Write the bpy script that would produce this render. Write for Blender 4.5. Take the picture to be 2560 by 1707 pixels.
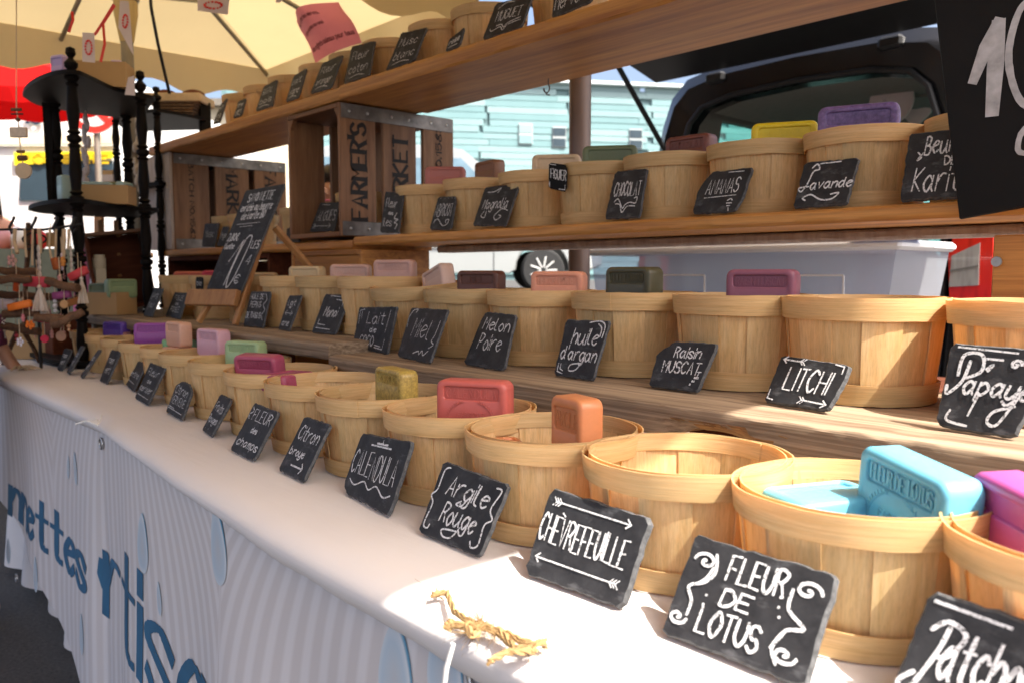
import bpy, math, random
from mathutils import Vector, Matrix, noise
R_ = math.radians
random.seed(11)
scene = bpy.context.scene
for o in list(bpy.data.objects):
    bpy.data.objects.remove(o)
col = scene.collection

# ------------------------------------------------------------------ camera
H = 1.08                                    # camera height above the ground
FPX, CX, CY = 2066.0, 1280.0, 853.5         # photo: 2560 x 1707 pixels, 18 mm on APS-C
PITCH = math.atan((CY - 683.0) / FPX)
TH = math.atan((CX + 620.0) * math.cos(PITCH) / FPX)
Fh = Vector((-math.cos(TH), math.sin(TH), 0)); RT = Vector((Fh.y, -Fh.x, 0)); ZZ = Vector((0, 0, 1))
FW = Fh * math.cos(PITCH) - ZZ * math.sin(PITCH); UP = RT.cross(FW)
CAM = Vector((0, 0, H))
cd = bpy.data.cameras.new('camera'); cam = bpy.data.objects.new('camera', cd); col.objects.link(cam)
cam.matrix_world = Matrix.Translation(CAM) @ Matrix((RT, UP, -FW)).transposed().to_4x4()
cd.sensor_width = 22.3; cd.lens = 18.0; cd.clip_start = 0.02; cd.clip_end = 900
cd.dof.use_dof = True; cd.dof.focus_distance = 1.12; cd.dof.aperture_fstop = 4.5
scene.camera = cam
scene.render.resolution_x = 1024; scene.render.resolution_y = 682

# ------------------------------------------------------------------ sky, sun, exposure
SUN = Vector((0.568, 0.085, 0.819)).normalized()
w = bpy.data.worlds.new('World'); scene.world = w; w.use_nodes = True
nt = w.node_tree; bg = nt.nodes['Background']
sky = nt.nodes.new('ShaderNodeTexSky'); sky.sky_type = 'NISHITA'; sky.sun_disc = False
sky.sun_elevation = math.asin(SUN.z); sky.sun_rotation = math.atan2(SUN.x, SUN.y)
sky.air_density = 0.8; sky.dust_density = 7.0; sky.ozone_density = 1.0
nt.links.new(sky.outputs[0], bg.inputs[0]); bg.inputs[1].default_value = 0.15
sl = bpy.data.lights.new('sun', 'SUN'); sl.energy = 4.5; sl.angle = R_(0.53); sl.color = (1, .95, .87)
so = bpy.data.objects.new('sun', sl); col.objects.link(so)
so.rotation_euler = SUN.to_track_quat('Z', 'Y').to_euler(); so.location = (3, 2, 8)
vs = scene.view_settings; vs.view_transform = 'Standard'; vs.look = 'None'; vs.exposure = 1.4; vs.gamma = 1.0

# ------------------------------------------------------------------ pixel -> place
def ray(x, y): return FW + RT * ((x - CX) / FPX) + UP * ((CY - y) / FPX)
def onz(x, y, z): r = ray(x, y); return CAM + r * ((z - H) / r.z)
def ony(x, y, Y): r = ray(x, y); return CAM + r * (Y / r.y)
def onx(x, y, X): r = ray(x, y); return CAM + r * (X / r.x)
def atd(x, y, d): return CAM + ray(x, y) * d
def onplane(x, y, p, n): r = ray(x, y); return CAM + r * ((p - CAM).dot(n) / r.dot(n))

# ------------------------------------------------------------------ mesh helpers
class MB:
    def __init__(s): s.v = []; s.f = []
    def add(s, vs_, fs):
        o = len(s.v); s.v += [Vector(v) for v in vs_]; s.f += [tuple(i + o for i in f) for f in fs]; return s
    def box(s, c, d, b=0.0, m=None):
        x, y, z = d[0] / 2, d[1] / 2, d[2] / 2
        if b <= 0:
            vv = [(-x, -y, -z), (x, -y, -z), (x, y, -z), (-x, y, -z), (-x, -y, z), (x, -y, z), (x, y, z), (-x, y, z)]
            ff = [(3, 2, 1, 0), (4, 5, 6, 7), (0, 1, 5, 4), (1, 2, 6, 5), (2, 3, 7, 6), (3, 0, 4, 7)]
        else:
            def ring(ex, ey, k): return [(-ex + k, -ey), (ex - k, -ey), (ex, -ey + k), (ex, ey - k), (ex - k, ey), (-ex + k, ey), (-ex, ey - k), (-ex, -ey + k)]
            vv = []
            for (zz, ins) in ((-z, b), (-z + b, 0), (z - b, 0), (z, b)):
                vv += [(p[0], p[1], zz) for p in ring(x - ins, y - ins, b if ins == 0 else b * .6)]
            ff = [tuple(range(7, -1, -1)), tuple(range(24, 32))]
            for l in range(3):
                for i in range(8):
                    j = (i + 1) % 8; ff.append((l * 8 + i, l * 8 + j, l * 8 + 8 + j, l * 8 + 8 + i))
        M = Matrix.Translation(Vector(c)) @ (m.to_4x4() if m is not None else Matrix())
        return s.add([M @ Vector(q) for q in vv], ff)
    def bar(s, a, b, wd, ht, up=ZZ, bev=0.0):
        a, b = Vector(a), Vector(b); d = (b - a); L = d.length; d.normalize()
        u = Vector(up); sd = d.cross(u)
        if sd.length < 1e-4: sd = d.cross(Vector((1, 0, 0)))
        sd.normalize(); u = sd.cross(d)
        return s.box((a + b) / 2, (L, wd, ht), bev, Matrix((d, sd * -1, u)).transposed())
    def tube(s, pts, r, n=8, cap=True):
        pts = [Vector(p) for p in pts]; m = len(pts); rr = r if isinstance(r, (list, tuple)) else [r] * m
        prev = None; base = len(s.v); vv = []
        for i, p in enumerate(pts):
            t = (pts[min(i + 1, m - 1)] - pts[max(i - 1, 0)])
            if t.length < 1e-9: t = Vector((0, 0, 1))
            t.normalize()
            if prev is None:
                a = t.cross(ZZ)
                if a.length < 1e-3: a = t.cross(Vector((1, 0, 0)))
            else: a = prev - t * prev.dot(t)
            a.normalize(); prev = a; b = t.cross(a)
            vv += [p + (a * math.cos(2 * math.pi * k / n) + b * math.sin(2 * math.pi * k / n)) * rr[i] for k in range(n)]
        ff = []
        for i in range(m - 1):
            for k in range(n):
                k2 = (k + 1) % n; ff.append((i * n + k, i * n + k2, (i + 1) * n + k2, (i + 1) * n + k))
        if cap: ff += [tuple(range(n - 1, -1, -1)), tuple(range((m - 1) * n, m * n))]
        return s.add(vv, ff)
    def lathe(s, prof, n=16, c=(0, 0, 0), m=None, cap=True):
        vv = []; k = len(prof)
        M = Matrix.Translation(Vector(c)) @ (m.to_4x4() if m is not None else Matrix())
        for (r, z) in prof:
            vv += [M @ Vector((r * math.cos(2 * math.pi * i / n), r * math.sin(2 * math.pi * i / n), z)) for i in range(n)]
        ff = []
        for l in range(k - 1):
            for i in range(n):
                j = (i + 1) % n; ff.append((l * n + i, l * n + j, (l + 1) * n + j, (l + 1) * n + i))
        if cap: ff += [tuple(range(n - 1, -1, -1)), tuple(range((k - 1) * n, k * n))]
        return s.add(vv, ff)
    def grid(s, fn, nu, nv):
        vv = [fn(i / nu, j / nv) for j in range(nv + 1) for i in range(nu + 1)]
        ff = [(j * (nu + 1) + i, j * (nu + 1) + i + 1, (j + 1) * (nu + 1) + i + 1, (j + 1) * (nu + 1) + i) for j in range(nv) for i in range(nu)]
        return s.add(vv, ff)
    def sheet(s, fn, nu, nv, th, nrm):
        nrm = Vector(nrm); n0 = (nu + 1) * (nv + 1); b = len(s.v)
        s.grid(fn, nu, nv)
        back = [s.v[b + i] + nrm * th for i in range(n0)]
        ff = [(j * (nu + 1) + i, (j + 1) * (nu + 1) + i, (j + 1) * (nu + 1) + i + 1, j * (nu + 1) + i + 1) for j in range(nv) for i in range(nu)]
        s.v += back; s.f += [tuple(q + b + n0 for q in f) for f in ff]
        edge = [i for i in range(nu + 1)] + [j * (nu + 1) + nu for j in range(1, nv + 1)] + [nv * (nu + 1) + i for i in range(nu - 1, -1, -1)] + [j * (nu + 1) for j in range(nv - 1, 0, -1)]
        for q in range(len(edge)):
            a, c = edge[q], edge[(q + 1) % len(edge)]
            s.f.append((b + c, b + a, b + n0 + a, b + n0 + c))
        return s
    def prism(s, poly, a, b):
        # poly of Vectors (bottom), extruded by vector from a to b offsets
        n = len(poly); a, b = Vector(a), Vector(b)
        vv = [Vector(p) + a for p in poly] + [Vector(p) + b for p in poly]
        ff = [tuple(range(n - 1, -1, -1)), tuple(range(n, 2 * n))]
        ff += [(i, (i + 1) % n, n + (i + 1) % n, n + i) for i in range(n)]
        return s.add(vv, ff)
    def ball(s, c, r, n=10, sc=(1, 1, 1)):
        pr = [(max(1e-4, math.sin(math.pi * i / n)) * r, -math.cos(math.pi * i / n) * r) for i in range(n + 1)]
        M = Matrix.Diagonal(Vector(sc))
        return s.lathe(pr, n + 4, c, M)
    def mesh(s, name, mat=None, smooth=None):
        me = bpy.data.meshes.new(name); me.from_pydata([tuple(v) for v in s.v], [], s.f); me.validate()
        if smooth is not None:
            me.polygons.foreach_set('use_smooth', [True] * len(me.polygons)); me.set_sharp_from_angle(angle=R_(smooth))
        if mat: me.materials.append(mat)
        return me
    def build(s, name, mat, parent=None, smooth=None, matrix=None):
        return obj(name, s.mesh(name, mat, smooth), parent, matrix)

def obj(name, data, parent=None, matrix=None):
    o = bpy.data.objects.new(name, data); col.objects.link(o)
    if matrix is not None: o.matrix_world = matrix
    if parent is not None: o.parent = parent
    return o
def empty(name, loc=(0, 0, 0), rz=0.0):
    o = bpy.data.objects.new(name, None); col.objects.link(o); o.empty_display_size = .05
    o.location = loc; o.rotation_euler = (0, 0, rz); return o
def tag(o, label, cat, group=None, kind=None):
    o['label'] = label
    if cat: o['category'] = cat
    if group: o['group'] = group
    if kind: o['kind'] = kind
    return o
def structure(o): o['kind'] = 'structure'; return o
def nz(x, y=0, z=0): return noise.noise(Vector((x, y, z)))

# ------------------------------------------------------------------ materials
MATS = {}
def newmat(name):
    m = bpy.data.materials.new(name); m.use_nodes = True; MATS[name] = m
    return m, m.node_tree, m.node_tree.nodes['Principled BSDF']
def ramp(t, stops):
    r = t.nodes.new('ShaderNodeValToRGB'); e = r.color_ramp.elements
    while len(e) < len(stops): e.new(.5)
    for q, (p, c) in zip(e, stops): q.position = p; q.color = (*c, 1) if len(c) == 3 else c
    return r
def coords(t, scale=(1, 1, 1), kind='Object', rot=(0, 0, 0)):
    tc = t.nodes.new('ShaderNodeTexCoord'); mp = t.nodes.new('ShaderNodeMapping')
    mp.inputs['Scale'].default_value = scale; mp.inputs['Rotation'].default_value = rot
    t.links.new(tc.outputs[kind], mp.inputs['Vector']); return mp
def noise_n(t, vec, scale, detail=4, rough=.55):
    n = t.nodes.new('ShaderNodeTexNoise'); n.inputs['Scale'].default_value = scale; n.inputs['Detail'].default_value = detail
    n.inputs['Roughness'].default_value = rough; t.links.new(vec.outputs[0], n.inputs['Vector']); return n
def bump(t, b, hgt, st=.3, dist=.002):
    n = t.nodes.new('ShaderNodeBump'); n.inputs['Strength'].default_value = st; n.inputs['Distance'].default_value = dist
    t.links.new(hgt, n.inputs['Height']); t.links.new(n.outputs[0], b.inputs['Normal']); return n
def mixc(t, fac, a, b, mode='MIX'):
    m = t.nodes.new('ShaderNodeMix'); m.data_type = 'RGBA'; m.blend_type = mode
    for sock, v in ((0, fac), (6, a), (7, b)):
        if hasattr(v, 'is_linked') or hasattr(v, 'links'): t.links.new(v, m.inputs[sock])
        elif isinstance(v, (int, float)): m.inputs[sock].default_value = v
        else: m.inputs[sock].default_value = (*v, 1)
    return m.outputs[2]
def plain(name, c, rough=.5, metal=0.0, var=.12, sc=30, bmp=.0, spec=.5):
    if name in MATS: return MATS[name]
    m, t, b = newmat(name); mp = coords(t); n = noise_n(t, mp, sc, 5)
    r = ramp(t, [(.25, tuple(x * (1 - var) for x in c)), (.75, tuple(min(1, x * (1 + var)) for x in c))])
    t.links.new(n.outputs[0], r.inputs[0]); t.links.new(r.outputs[0], b.inputs['Base Color'])
    b.inputs['Roughness'].default_value = rough; b.inputs['Metallic'].default_value = metal; b.inputs['Specular IOR Level'].default_value = spec
    if bmp: bump(t, b, n.outputs[0], bmp)
    return m
def wood(name, c1, c2, scale=(3, 60, 60), rough=.6, bmp=.25, knots=True, rnd=.18):
    m, t, b = newmat(name); mp = coords(t, scale)
    oi = t.nodes.new('ShaderNodeObjectInfo')
    ad = t.nodes.new('ShaderNodeVectorMath'); ad.operation = 'ADD'
    sc_ = t.nodes.new('ShaderNodeMath'); sc_.operation = 'MULTIPLY'; sc_.inputs[1].default_value = 37.0
    t.links.new(oi.outputs['Random'], sc_.inputs[0]); t.links.new(mp.outputs[0], ad.inputs[0]); t.links.new(sc_.outputs[0], ad.inputs[1])
    n = noise_n(t, ad, 1.0, 6, .6); n.inputs['Distortion'].default_value = .6
    r = ramp(t, [(.3, c1), (.5, tuple((a + b_) / 2 for a, b_ in zip(c1, c2))), (.72, c2)])
    t.links.new(n.outputs[0], r.inputs[0])
    mp2 = coords(t, tuple(s_ / 12 for s_ in scale)); n2 = noise_n(t, mp2, 1.0, 3)
    out = mixc(t, .55, r.outputs[0], n2.outputs[0], 'SOFT_LIGHT')
    n4 = noise_n(t, ad, 3.4, 4, .7); r4 = ramp(t, [(.30, (.74, .72, .70)), (.55, (1, 1, 1))]); t.links.new(n4.outputs[0], r4.inputs[0])
    out = mixc(t, .75, out, r4.outputs[0], 'MULTIPLY')
    hs = t.nodes.new('ShaderNodeHueSaturation'); hs.inputs['Saturation'].default_value = 1.0
    vr = t.nodes.new('ShaderNodeMapRange'); vr.inputs[3].default_value = 1 - rnd; vr.inputs[4].default_value = 1 + rnd
    t.links.new(oi.outputs['Random'], vr.inputs[0]); t.links.new(vr.outputs[0], hs.inputs['Value'])
    t.links.new(out, hs.inputs['Color']); t.links.new(hs.outputs[0], b.inputs['Base Color'])
    b.inputs['Roughness'].default_value = rough
    bump(t, b, n.outputs[0], bmp, .0015)
    return m, t, b

def veneer(name, scale):
    m, t, b = wood(name, (.75, .515, .215), (.88, .67, .345), scale, .5, .35, rnd=.10)
    src = b.inputs['Base Color'].links[0].from_socket
    tr = t.nodes.new('ShaderNodeBsdfTranslucent'); t.links.new(mixc(t, 1.0, src, (1.0, .78, .50), 'MULTIPLY'), tr.inputs[0])
    mx = t.nodes.new('ShaderNodeMixShader'); mx.inputs[0].default_value = .38
    out = t.nodes['Material Output']
    t.links.new(b.outputs[0], mx.inputs[1]); t.links.new(tr.outputs[0], mx.inputs[2]); t.links.new(mx.outputs[0], out.inputs[0])
    return m
M_SLAT = veneer('chip_veneer_upright', (170, 170, 6))
M_BAND = veneer('chip_veneer_band', (9, 9, 330))
M_SHELF, *_ = wood('shelf_pine', (.30, .108, .024), (.62, .29, .070), (2.2, 34, 85), .5, .35)
M_PLANK, *_ = wood('weathered_plank', (.12, .072, .040), (.42, .31, .205), (2.0, 60, 170), .85, 1.0, rnd=.06)
M_BREAK, *_ = wood('split_wood', (.20, .085, .025), (.52, .30, .11), (6, 90, 200), .85, 1.0)
M_CRATE, *_ = wood('crate_board', (.155, .068, .030), (.29, .150, .072), (40, 40, 3.5), .6, .3)
M_CRATEH, *_ = wood('crate_board_across', (.15, .062, .027), (.27, .130, .058), (3, 40, 40), .6, .3)
M_GREYW, *_ = wood('pale_crate_end', (.33, .25, .21), (.52, .44, .39), (30, 30, 6), .7, .4)
M_DKBROWN, _t, _b = wood('red_brown_board', (.085, .022, .010), (.155, .048, .021), (4, 40, 40), .75, .15); _b.inputs['Specular IOR Level'].default_value = .15
M_EASEL, *_ = wood('easel_wood', (.34, .15, .05), (.52, .27, .10), (30, 30, 5), .5, .2)
M_STICK, *_ = wood('bark_stick', (.07, .032, .016), (.17, .085, .04), (10, 60, 60), .8, .6)
M_BLACKW = plain('black_painted_wood', (.008, .0058, .005), .6, var=.5, sc=18, bmp=.1, spec=.12)
M_STRAP = plain('zinc_strap', (.19, .175, .165), .45, .75, .5, 22, .15)
M_RIVET = plain('rivet_steel', (.5, .5, .5), .3, .9)
M_STEEL = plain('tent_pole_brown', (.20, .145, .125), .45, .25, .15, 6)
M_STEELD = plain('tent_pole_grey', (.23, .20, .16), .45, .4, .2, 6)
M_KRAFT = plain('kraft_card', (.46, .29, .13), .75, var=.1, sc=8)
M_BLKBOARD = plain('black_board', (.008, .0075, .008), .7, var=.3, sc=6, spec=.2)
M_INK = plain('stencil_ink', (.012, .010, .010), .7, var=.4, sc=90)
M_BLUE = plain('banner_blue', (.028, .125, .235), .7, var=.2, sc=9)
M_TWINE = plain('jute_twine', (.36, .225, .095), .95, var=.45, sc=160, bmp=.4)
M_STRING = plain('white_string', (.75, .73, .70), .9, sc=100)
M_PINK = plain('pink_paper', (.78, .25, .34), .8, var=.05, sc=8)
M_PINKINK = plain('paper_ink', (.16, .02, .04), .8)
M_CORD = plain('natural_cord', (.55, .42, .28), .9)
M_TASSEL = plain('ecru_tassel', (.62, .52, .42), .95, var=.15, sc=150, bmp=.5)
M_IRON = plain('wrought_iron', (.012, .012, .013), .5, .3)
M_SKIN = plain('skin', (.50, .26, .17), .5, var=.06)
M_HAIR = plain('dark_hair', (.02, .012, .008), .45, var=.4, sc=80, bmp=.4)
M_WSHIRT = plain('white_shirt', (.72, .68, .72), .9, var=.04)
M_PLUM = plain('plum_top', (.11, .02, .06), .9)
M_RUST = plain('rust_jumper', (.34, .075, .03), .95, var=.35, sc=40, bmp=.5)
M_WHITE = plain('white_paint', (.66, .655, .63), .35, var=.04, sc=3)
M_CREAM = plain('cream_paint', (.72, .62, .44), .5, var=.05)
M_YELLOW = plain('yellow_vinyl', (.86, .68, .02), .4, var=.04)
M_YELLOWL = plain('yellow_letters', (.60, .42, .01), .4)
M_RED = plain('sign_red', (.75, .03, .02), .4, var=.05)
M_NAVY = plain('navy_letters', (.02, .03, .05), .4)
M_RUBBER = plain('tyre_rubber', (.018, .018, .018), .85)
M_SILVER = plain('silver_car_paint', (.36, .375, .36), .3, .5, .03, 2)
M_CHROME = plain('alloy', (.62, .62, .6), .4, .1)
M_BLACKCAR = plain('black_car_paint', (.006, .006, .007), .18, .0, .1, 3, spec=.6)
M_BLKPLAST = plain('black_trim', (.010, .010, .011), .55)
M_TRIM = plain('grey_trim', (.20, .185, .16), .8, var=.1)
M_DARKIN = plain('dark_lining', (.02, .018, .016), .9)
M_LID = plain('white_plastic', (.80, .80, .80), .35, var=.02)
M_BLUEBAG = plain('blue_bag', (.02, .10, .55), .4)
M_SAGE = plain('sage_cloth', (.20, .21, .15), .9)
M_ROSE = plain('rose_cloth', (.62, .16, .26), .85, var=.15)

def slatemat():
    m, t, b = newmat('slate_stone'); mp = coords(t, (1, 1, 1)); n = noise_n(t, mp, 38, 8, .7)
    r = ramp(t, [(.35, (.012, .012, .014)), (.62, (.030, .030, .033)), (.85, (.10, .10, .105))]); t.links.new(n.outputs[0], r.inputs[0])
    mp2 = coords(t, (26, 60, 60)); n2 = noise_n(t, mp2, 1.0, 5, .65); r2 = ramp(t, [(.58, (0, 0, 0)), (.82, (.13, .13, .135))])
    t.links.new(n2.outputs[0], r2.inputs[0])
    t.links.new(mixc(t, .8, r.outputs[0], r2.outputs[0], 'ADD'), b.inputs['Base Color']); b.inputs['Roughness'].default_value = .62
    b.inputs['Specular IOR Level'].default_value = .35
    bump(t, b, n.outputs[0], .5, .0012); return m
M_SLATE = slatemat()
M_SLATE_EDGE = plain('slate_broken_edge', (.075, .077, .08), .8, var=.6, sc=160, bmp=.7)
def chalkmat():
    m, t, b = newmat('white_chalk_pen'); mp = coords(t); n = noise_n(t, mp, 420, 3, .6)
    r = ramp(t, [(.36, (.10, .10, .10)), (.46, (.66, .66, .67)), (.8, (.80, .80, .80))]); t.links.new(n.outputs[0], r.inputs[0])
    t.links.new(r.outputs[0], b.inputs['Base Color']); b.inputs['Roughness'].default_value = .9; return m
M_CHALK = chalkmat()
def clothmat(name, c, trans=.0, sc=900):
    m, t, b = newmat(name); mp = coords(t)
    n = noise_n(t, mp, sc, 2); n2 = noise_n(t, mp, 2.2, 4)
    r = ramp(t, [(.3, tuple(x * .93 for x in c)), (.7, c)]); t.links.new(n2.outputs[0], r.inputs[0]); t.links.new(r.outputs[0], b.inputs['Base Color'])
    b.inputs['Roughness'].default_value = .92; b.inputs['Specular IOR Level'].default_value = .15
    b1 = bump(t, b, n.outputs[0], .25, .0006)
    mp3 = coords(t, (2.5, 14, 6)); n3 = noise_n(t, mp3, 1.6, 5, .6); b3 = t.nodes.new('ShaderNodeBump'); b3.inputs['Strength'].default_value = .35; b3.inputs['Distance'].default_value = .006
    t.links.new(n3.outputs[0], b3.inputs['Height']); t.links.new(b1.outputs[0], b3.inputs['Normal']); t.links.new(b3.outputs[0], b.inputs['Normal'])
    if trans:
        tr = t.nodes.new('ShaderNodeBsdfTranslucent'); t.links.new(r.outputs[0], tr.inputs[0])
        mx = t.nodes.new('ShaderNodeMixShader'); mx.inputs[0].default_value = trans
        t.links.new(b.outputs[0], mx.inputs[1]); t.links.new(tr.outputs[0], mx.inputs[2]); t.links.new(mx.outputs[0], t.nodes['Material Output'].inputs[0])
    return m
M_CLOTH = clothmat('white_cotton', (.80, .755, .735), .06)
M_CANOPY = clothmat('beige_canvas', (.68, .525, .27), .29, 300)
M_REDCAN = clothmat('red_canvas', (.62, .012, .012), .35, 300)
M_PENNANT = clothmat('white_pennant', (.78, .68, .66), .2)
def bannermat():
    m, t, b = newmat('printed_banner'); tc = t.nodes.new('ShaderNodeTexCoord')
    sp = t.nodes.new('ShaderNodeSeparateXYZ'); t.links.new(tc.outputs['UV'], sp.inputs[0])
    wv = t.nodes.new('ShaderNodeMath'); wv.operation = 'SINE'
    ml = t.nodes.new('ShaderNodeMath'); ml.operation = 'MULTIPLY'; ml.inputs[1].default_value = 2 * math.pi
    t.links.new(sp.outputs[0], ml.inputs[0]); t.links.new(ml.outputs[0], wv.inputs[0])
    r = ramp(t, [(.30, (.61, .565, .555)), (.85, (.70, .665, .665))])
    mr = t.nodes.new('ShaderNodeMapRange'); mr.inputs[1].default_value = -1; mr.inputs[2].default_value = 1
    t.links.new(wv.outputs[0], mr.inputs[0]); t.links.new(mr.outputs[0], r.inputs[0]); t.links.new(r.outputs[0], b.inputs['Base Color'])
    b.inputs['Roughness'].default_value = .6; b.inputs['Specular IOR Level'].default_value = .3
    return m
M_BANNER = bannermat()
def dropmat():
    m, t, b = newmat('printed_water_drop'); tc = t.nodes.new('ShaderNodeTexCoord'); sp = t.nodes.new('ShaderNodeSeparateXYZ'); t.links.new(tc.outputs['UV'], sp.inputs[0])
    r = ramp(t, [(0, (.50, .52, .55)), (.55, (.46, .55, .63)), (.80, (.62, .66, .70)), (.90, (.16, .33, .46)), (1, (.06, .22, .36))])
    t.links.new(sp.outputs[0], r.inputs[0]); t.links.new(r.outputs[0], b.inputs['Base Color']); b.inputs['Roughness'].default_value = .6; return m
M_DROP = dropmat()
def glassmat(name, tint, refl=.15, rough=.03):
    m, t, b = newmat(name); tr = t.nodes.new('ShaderNodeBsdfTransparent'); tr.inputs[0].default_value = (*tint, 1)
    gl = t.nodes.new('ShaderNodeBsdfGlossy'); gl.inputs['Roughness'].default_value = rough
    mx = t.nodes.new('ShaderNodeMixShader'); mx.inputs[0].default_value = refl
    t.links.new(tr.outputs[0], mx.inputs[1]); t.links.new(gl.outputs[0], mx.inputs[2]); t.links.new(mx.outputs[0], t.nodes['Material Output'].inputs[0]); return m
M_VGLASS = glassmat('tinted_car_glass', (.55, .82, .78), .12)
M_JAR = glassmat('jar_glass', (.85, .88, .86), .2)
M_DGLASS = plain('dark_window_glass', (.03, .05, .065), .06, 0, .2, 3)
M_BGLASS = plain('blue_window_glass', (.10, .16, .20), .08, 0, .3, 4)
def tubmat():
    m, t, b = newmat('clear_plastic_tub'); b.inputs['Base Color'].default_value = (.88, .90, .93, 1); b.inputs['Roughness'].default_value = .3
    tr = t.nodes.new('ShaderNodeBsdfTransparent'); tr.inputs[0].default_value = (.78, .83, .92, 1)
    tl = t.nodes.new('ShaderNodeBsdfTranslucent'); tl.inputs[0].default_value = (.8, .85, .95, 1)
    mx = t.nodes.new('ShaderNodeMixShader'); mx.inputs[0].default_value = .5
    mx2 = t.nodes.new('ShaderNodeMixShader'); mx2.inputs[0].default_value = .62
    t.links.new(b.outputs[0], mx.inputs[1]); t.links.new(tl.outputs[0], mx.inputs[2])
    t.links.new(mx.outputs[0], mx2.inputs[1]); t.links.new(tr.outputs[0], mx2.inputs[2]); t.links.new(mx2.outputs[0], t.nodes['Material Output'].inputs[0]); return m
M_TUB = tubmat()
def lensmat(name, c, e=0):
    m, t, b = newmat(name); mp = coords(t, (45, 45, 9)); v = t.nodes.new('ShaderNodeTexVoronoi'); v.inputs['Scale'].default_value = 1.2; t.links.new(mp.outputs[0], v.inputs['Vector'])
    r = ramp(t, [(.1, tuple(x * .72 for x in c)), (.6, c)]); t.links.new(v.outputs[0], r.inputs[0]); t.links.new(r.outputs[0], b.inputs['Base Color'])
    b.inputs['Roughness'].default_value = .12; b.inputs['Coat Weight'].default_value = .6
    bump(t, b, v.outputs[0], .2, .003); return m
M_TAIL = lensmat('red_tail_lens', (.80, .02, .008))
M_TAILW = lensmat('clear_tail_lens', (.42, .40, .36))
def facademat():
    m, t, b = newmat('glass_facade_panel'); oi = t.nodes.new('ShaderNodeObjectInfo')
    r = ramp(t, [(0, (.150, .265, .275)), (.5, (.195, .315, .325)), (1, (.24, .36, .365))]); t.links.new(oi.outputs['Random'], r.inputs[0])
    mp = coords(t, (1, 1, .3)); n = noise_n(t, mp, .6, 2)
    t.links.new(mixc(t, .25, r.outputs[0], n.outputs[0], 'SOFT_LIGHT'), b.inputs['Base Color']); b.inputs['Roughness'].default_value = .25; return m
M_FACADE = facademat()
def asphalt():
    m, t, b = newmat('asphalt'); mp = coords(t); n = noise_n(t, mp, 90, 6, .7); n2 = noise_n(t, mp, .6, 4)
    r = ramp(t, [(.3, (.028, .026, .025)), (.7, (.085, .080, .076))]); t.links.new(n.outputs[0], r.inputs[0])
    t.links.new(mixc(t, .4, r.outputs[0], n2.outputs[0], 'SOFT_LIGHT'), b.inputs['Base Color']); b.inputs['Roughness'].default_value = .9; bump(t, b, n.outputs[0], .6, .006); return m
M_ASPH = asphalt()
def soapmat(c, speck=0.0):
    nm = 'soap_%02d_%02d_%02d' % tuple(int(x * 99) for x in c)
    if nm in MATS: return MATS[nm]
    m, t, b = newmat(nm); mp = coords(t); n = noise_n(t, mp, 160, 4, .7); n2 = noise_n(t, mp, 25, 3)
    r = ramp(t, [(.3, tuple(x * .92 for x in c)), (.72, c), (.80, tuple(min(.9, x * .75 + .22) for x in c))])
    if speck: r.color_ramp.elements[0].color = tuple(x * .45 for x in c) + (1,); r.color_ramp.elements[0].position = .33
    t.links.new(n.outputs[0], r.inputs[0]); t.links.new(r.outputs[0], b.inputs['Base Color'])
    b.inputs['Roughness'].default_value = .42; b.inputs['Subsurface Weight'].default_value = .25
    b.inputs['Subsurface Radius'].default_value = (.01, .006, .004); b.inputs['Subsurface Scale'].default_value = .6
    bump(t, b, n2.outputs[0], .12, .001); return m

# ------------------------------------------------------------------ stroke lettering
G = {'A': '022842;1434', 'B': '0208;~0828372505;~0525443202', 'C': '~472806042243', 'D': '0208;~082846442202', 'E': '48080242;0535', 'F': '480802;0535',
 'G': '~472806042243;434525', 'H': '0208;4248;0545', 'I': '0802', 'J': '~48442203', 'K': '0208;480542', 'L': '080242', 'M': '0208254842', 'N': '02084248',
 'O': '~2806042244462806', 'P': '0208;~0828472505', 'Q': '~2806042244462806;3342', 'R': '0208;~0828472505;2542', 'S': '~47280715354322 03', 'T': '0848;2822',
 'U': '~0804224448', 'V': '082248', 'W': '0812253248', 'X': '0842;0248', 'Y': '082548;2522', 'Z': '08480242',
 'a': '~4526042244;464352', 'b': '0802;~0526442203', 'c': '~4526042243', 'd': '~4526042244;484352', 'e': '~044526042243', 'f': '~38272210;0636',
 'g': '~4526042244;~464120 01', 'h': '0802;~04264542', 'i': '0602;0807', 'j': '~2621 00', 'k': '0802;360442', 'l': '~080322', 'm': '0602;~04162522;~24364542', 'n': '0602;~04264542',
 'o': '~260422442604', 'p': '0600;~0526442203', 'q': '~4526042243;4640', 'r': '0602;~042646', 's': '~452605432203', 't': '~282332 42;0646', 'u': '~06032244;464352',
 'v': '062246', 'w': '0612243246', 'x': '0642;4602', 'y': '~06032244;~464120 01', 'z': '06460242', "'": '0907', '.': '0203', ',': '0301', '-': '0535', '!': '0804;0203',
 '0': '~2806042244462806', '1': '062822', '2': '~07284602;0242', '3': '~07283625 ;~25443203', '4': '3238;380444', '5': '480805;~0536442203', '8': '~2516384725041243 25', '6': '~38042244 2504', '9': '~4526284742', '7': '084822',
 '\xe8': '~044526042243;1827', '\xe9': '~044526042243;2738', '\xee': '0602;071817', '\xef': '0602;0707;2727', '\xc8': '48080242;0535;1a29', '\xea': '~044526042243;172837', '\xc9': '48080242;0535;293a', '\xe2': '~4526042244;464352;172837', '\u20ac': '~4728060422 43;0636;0434'}
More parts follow.
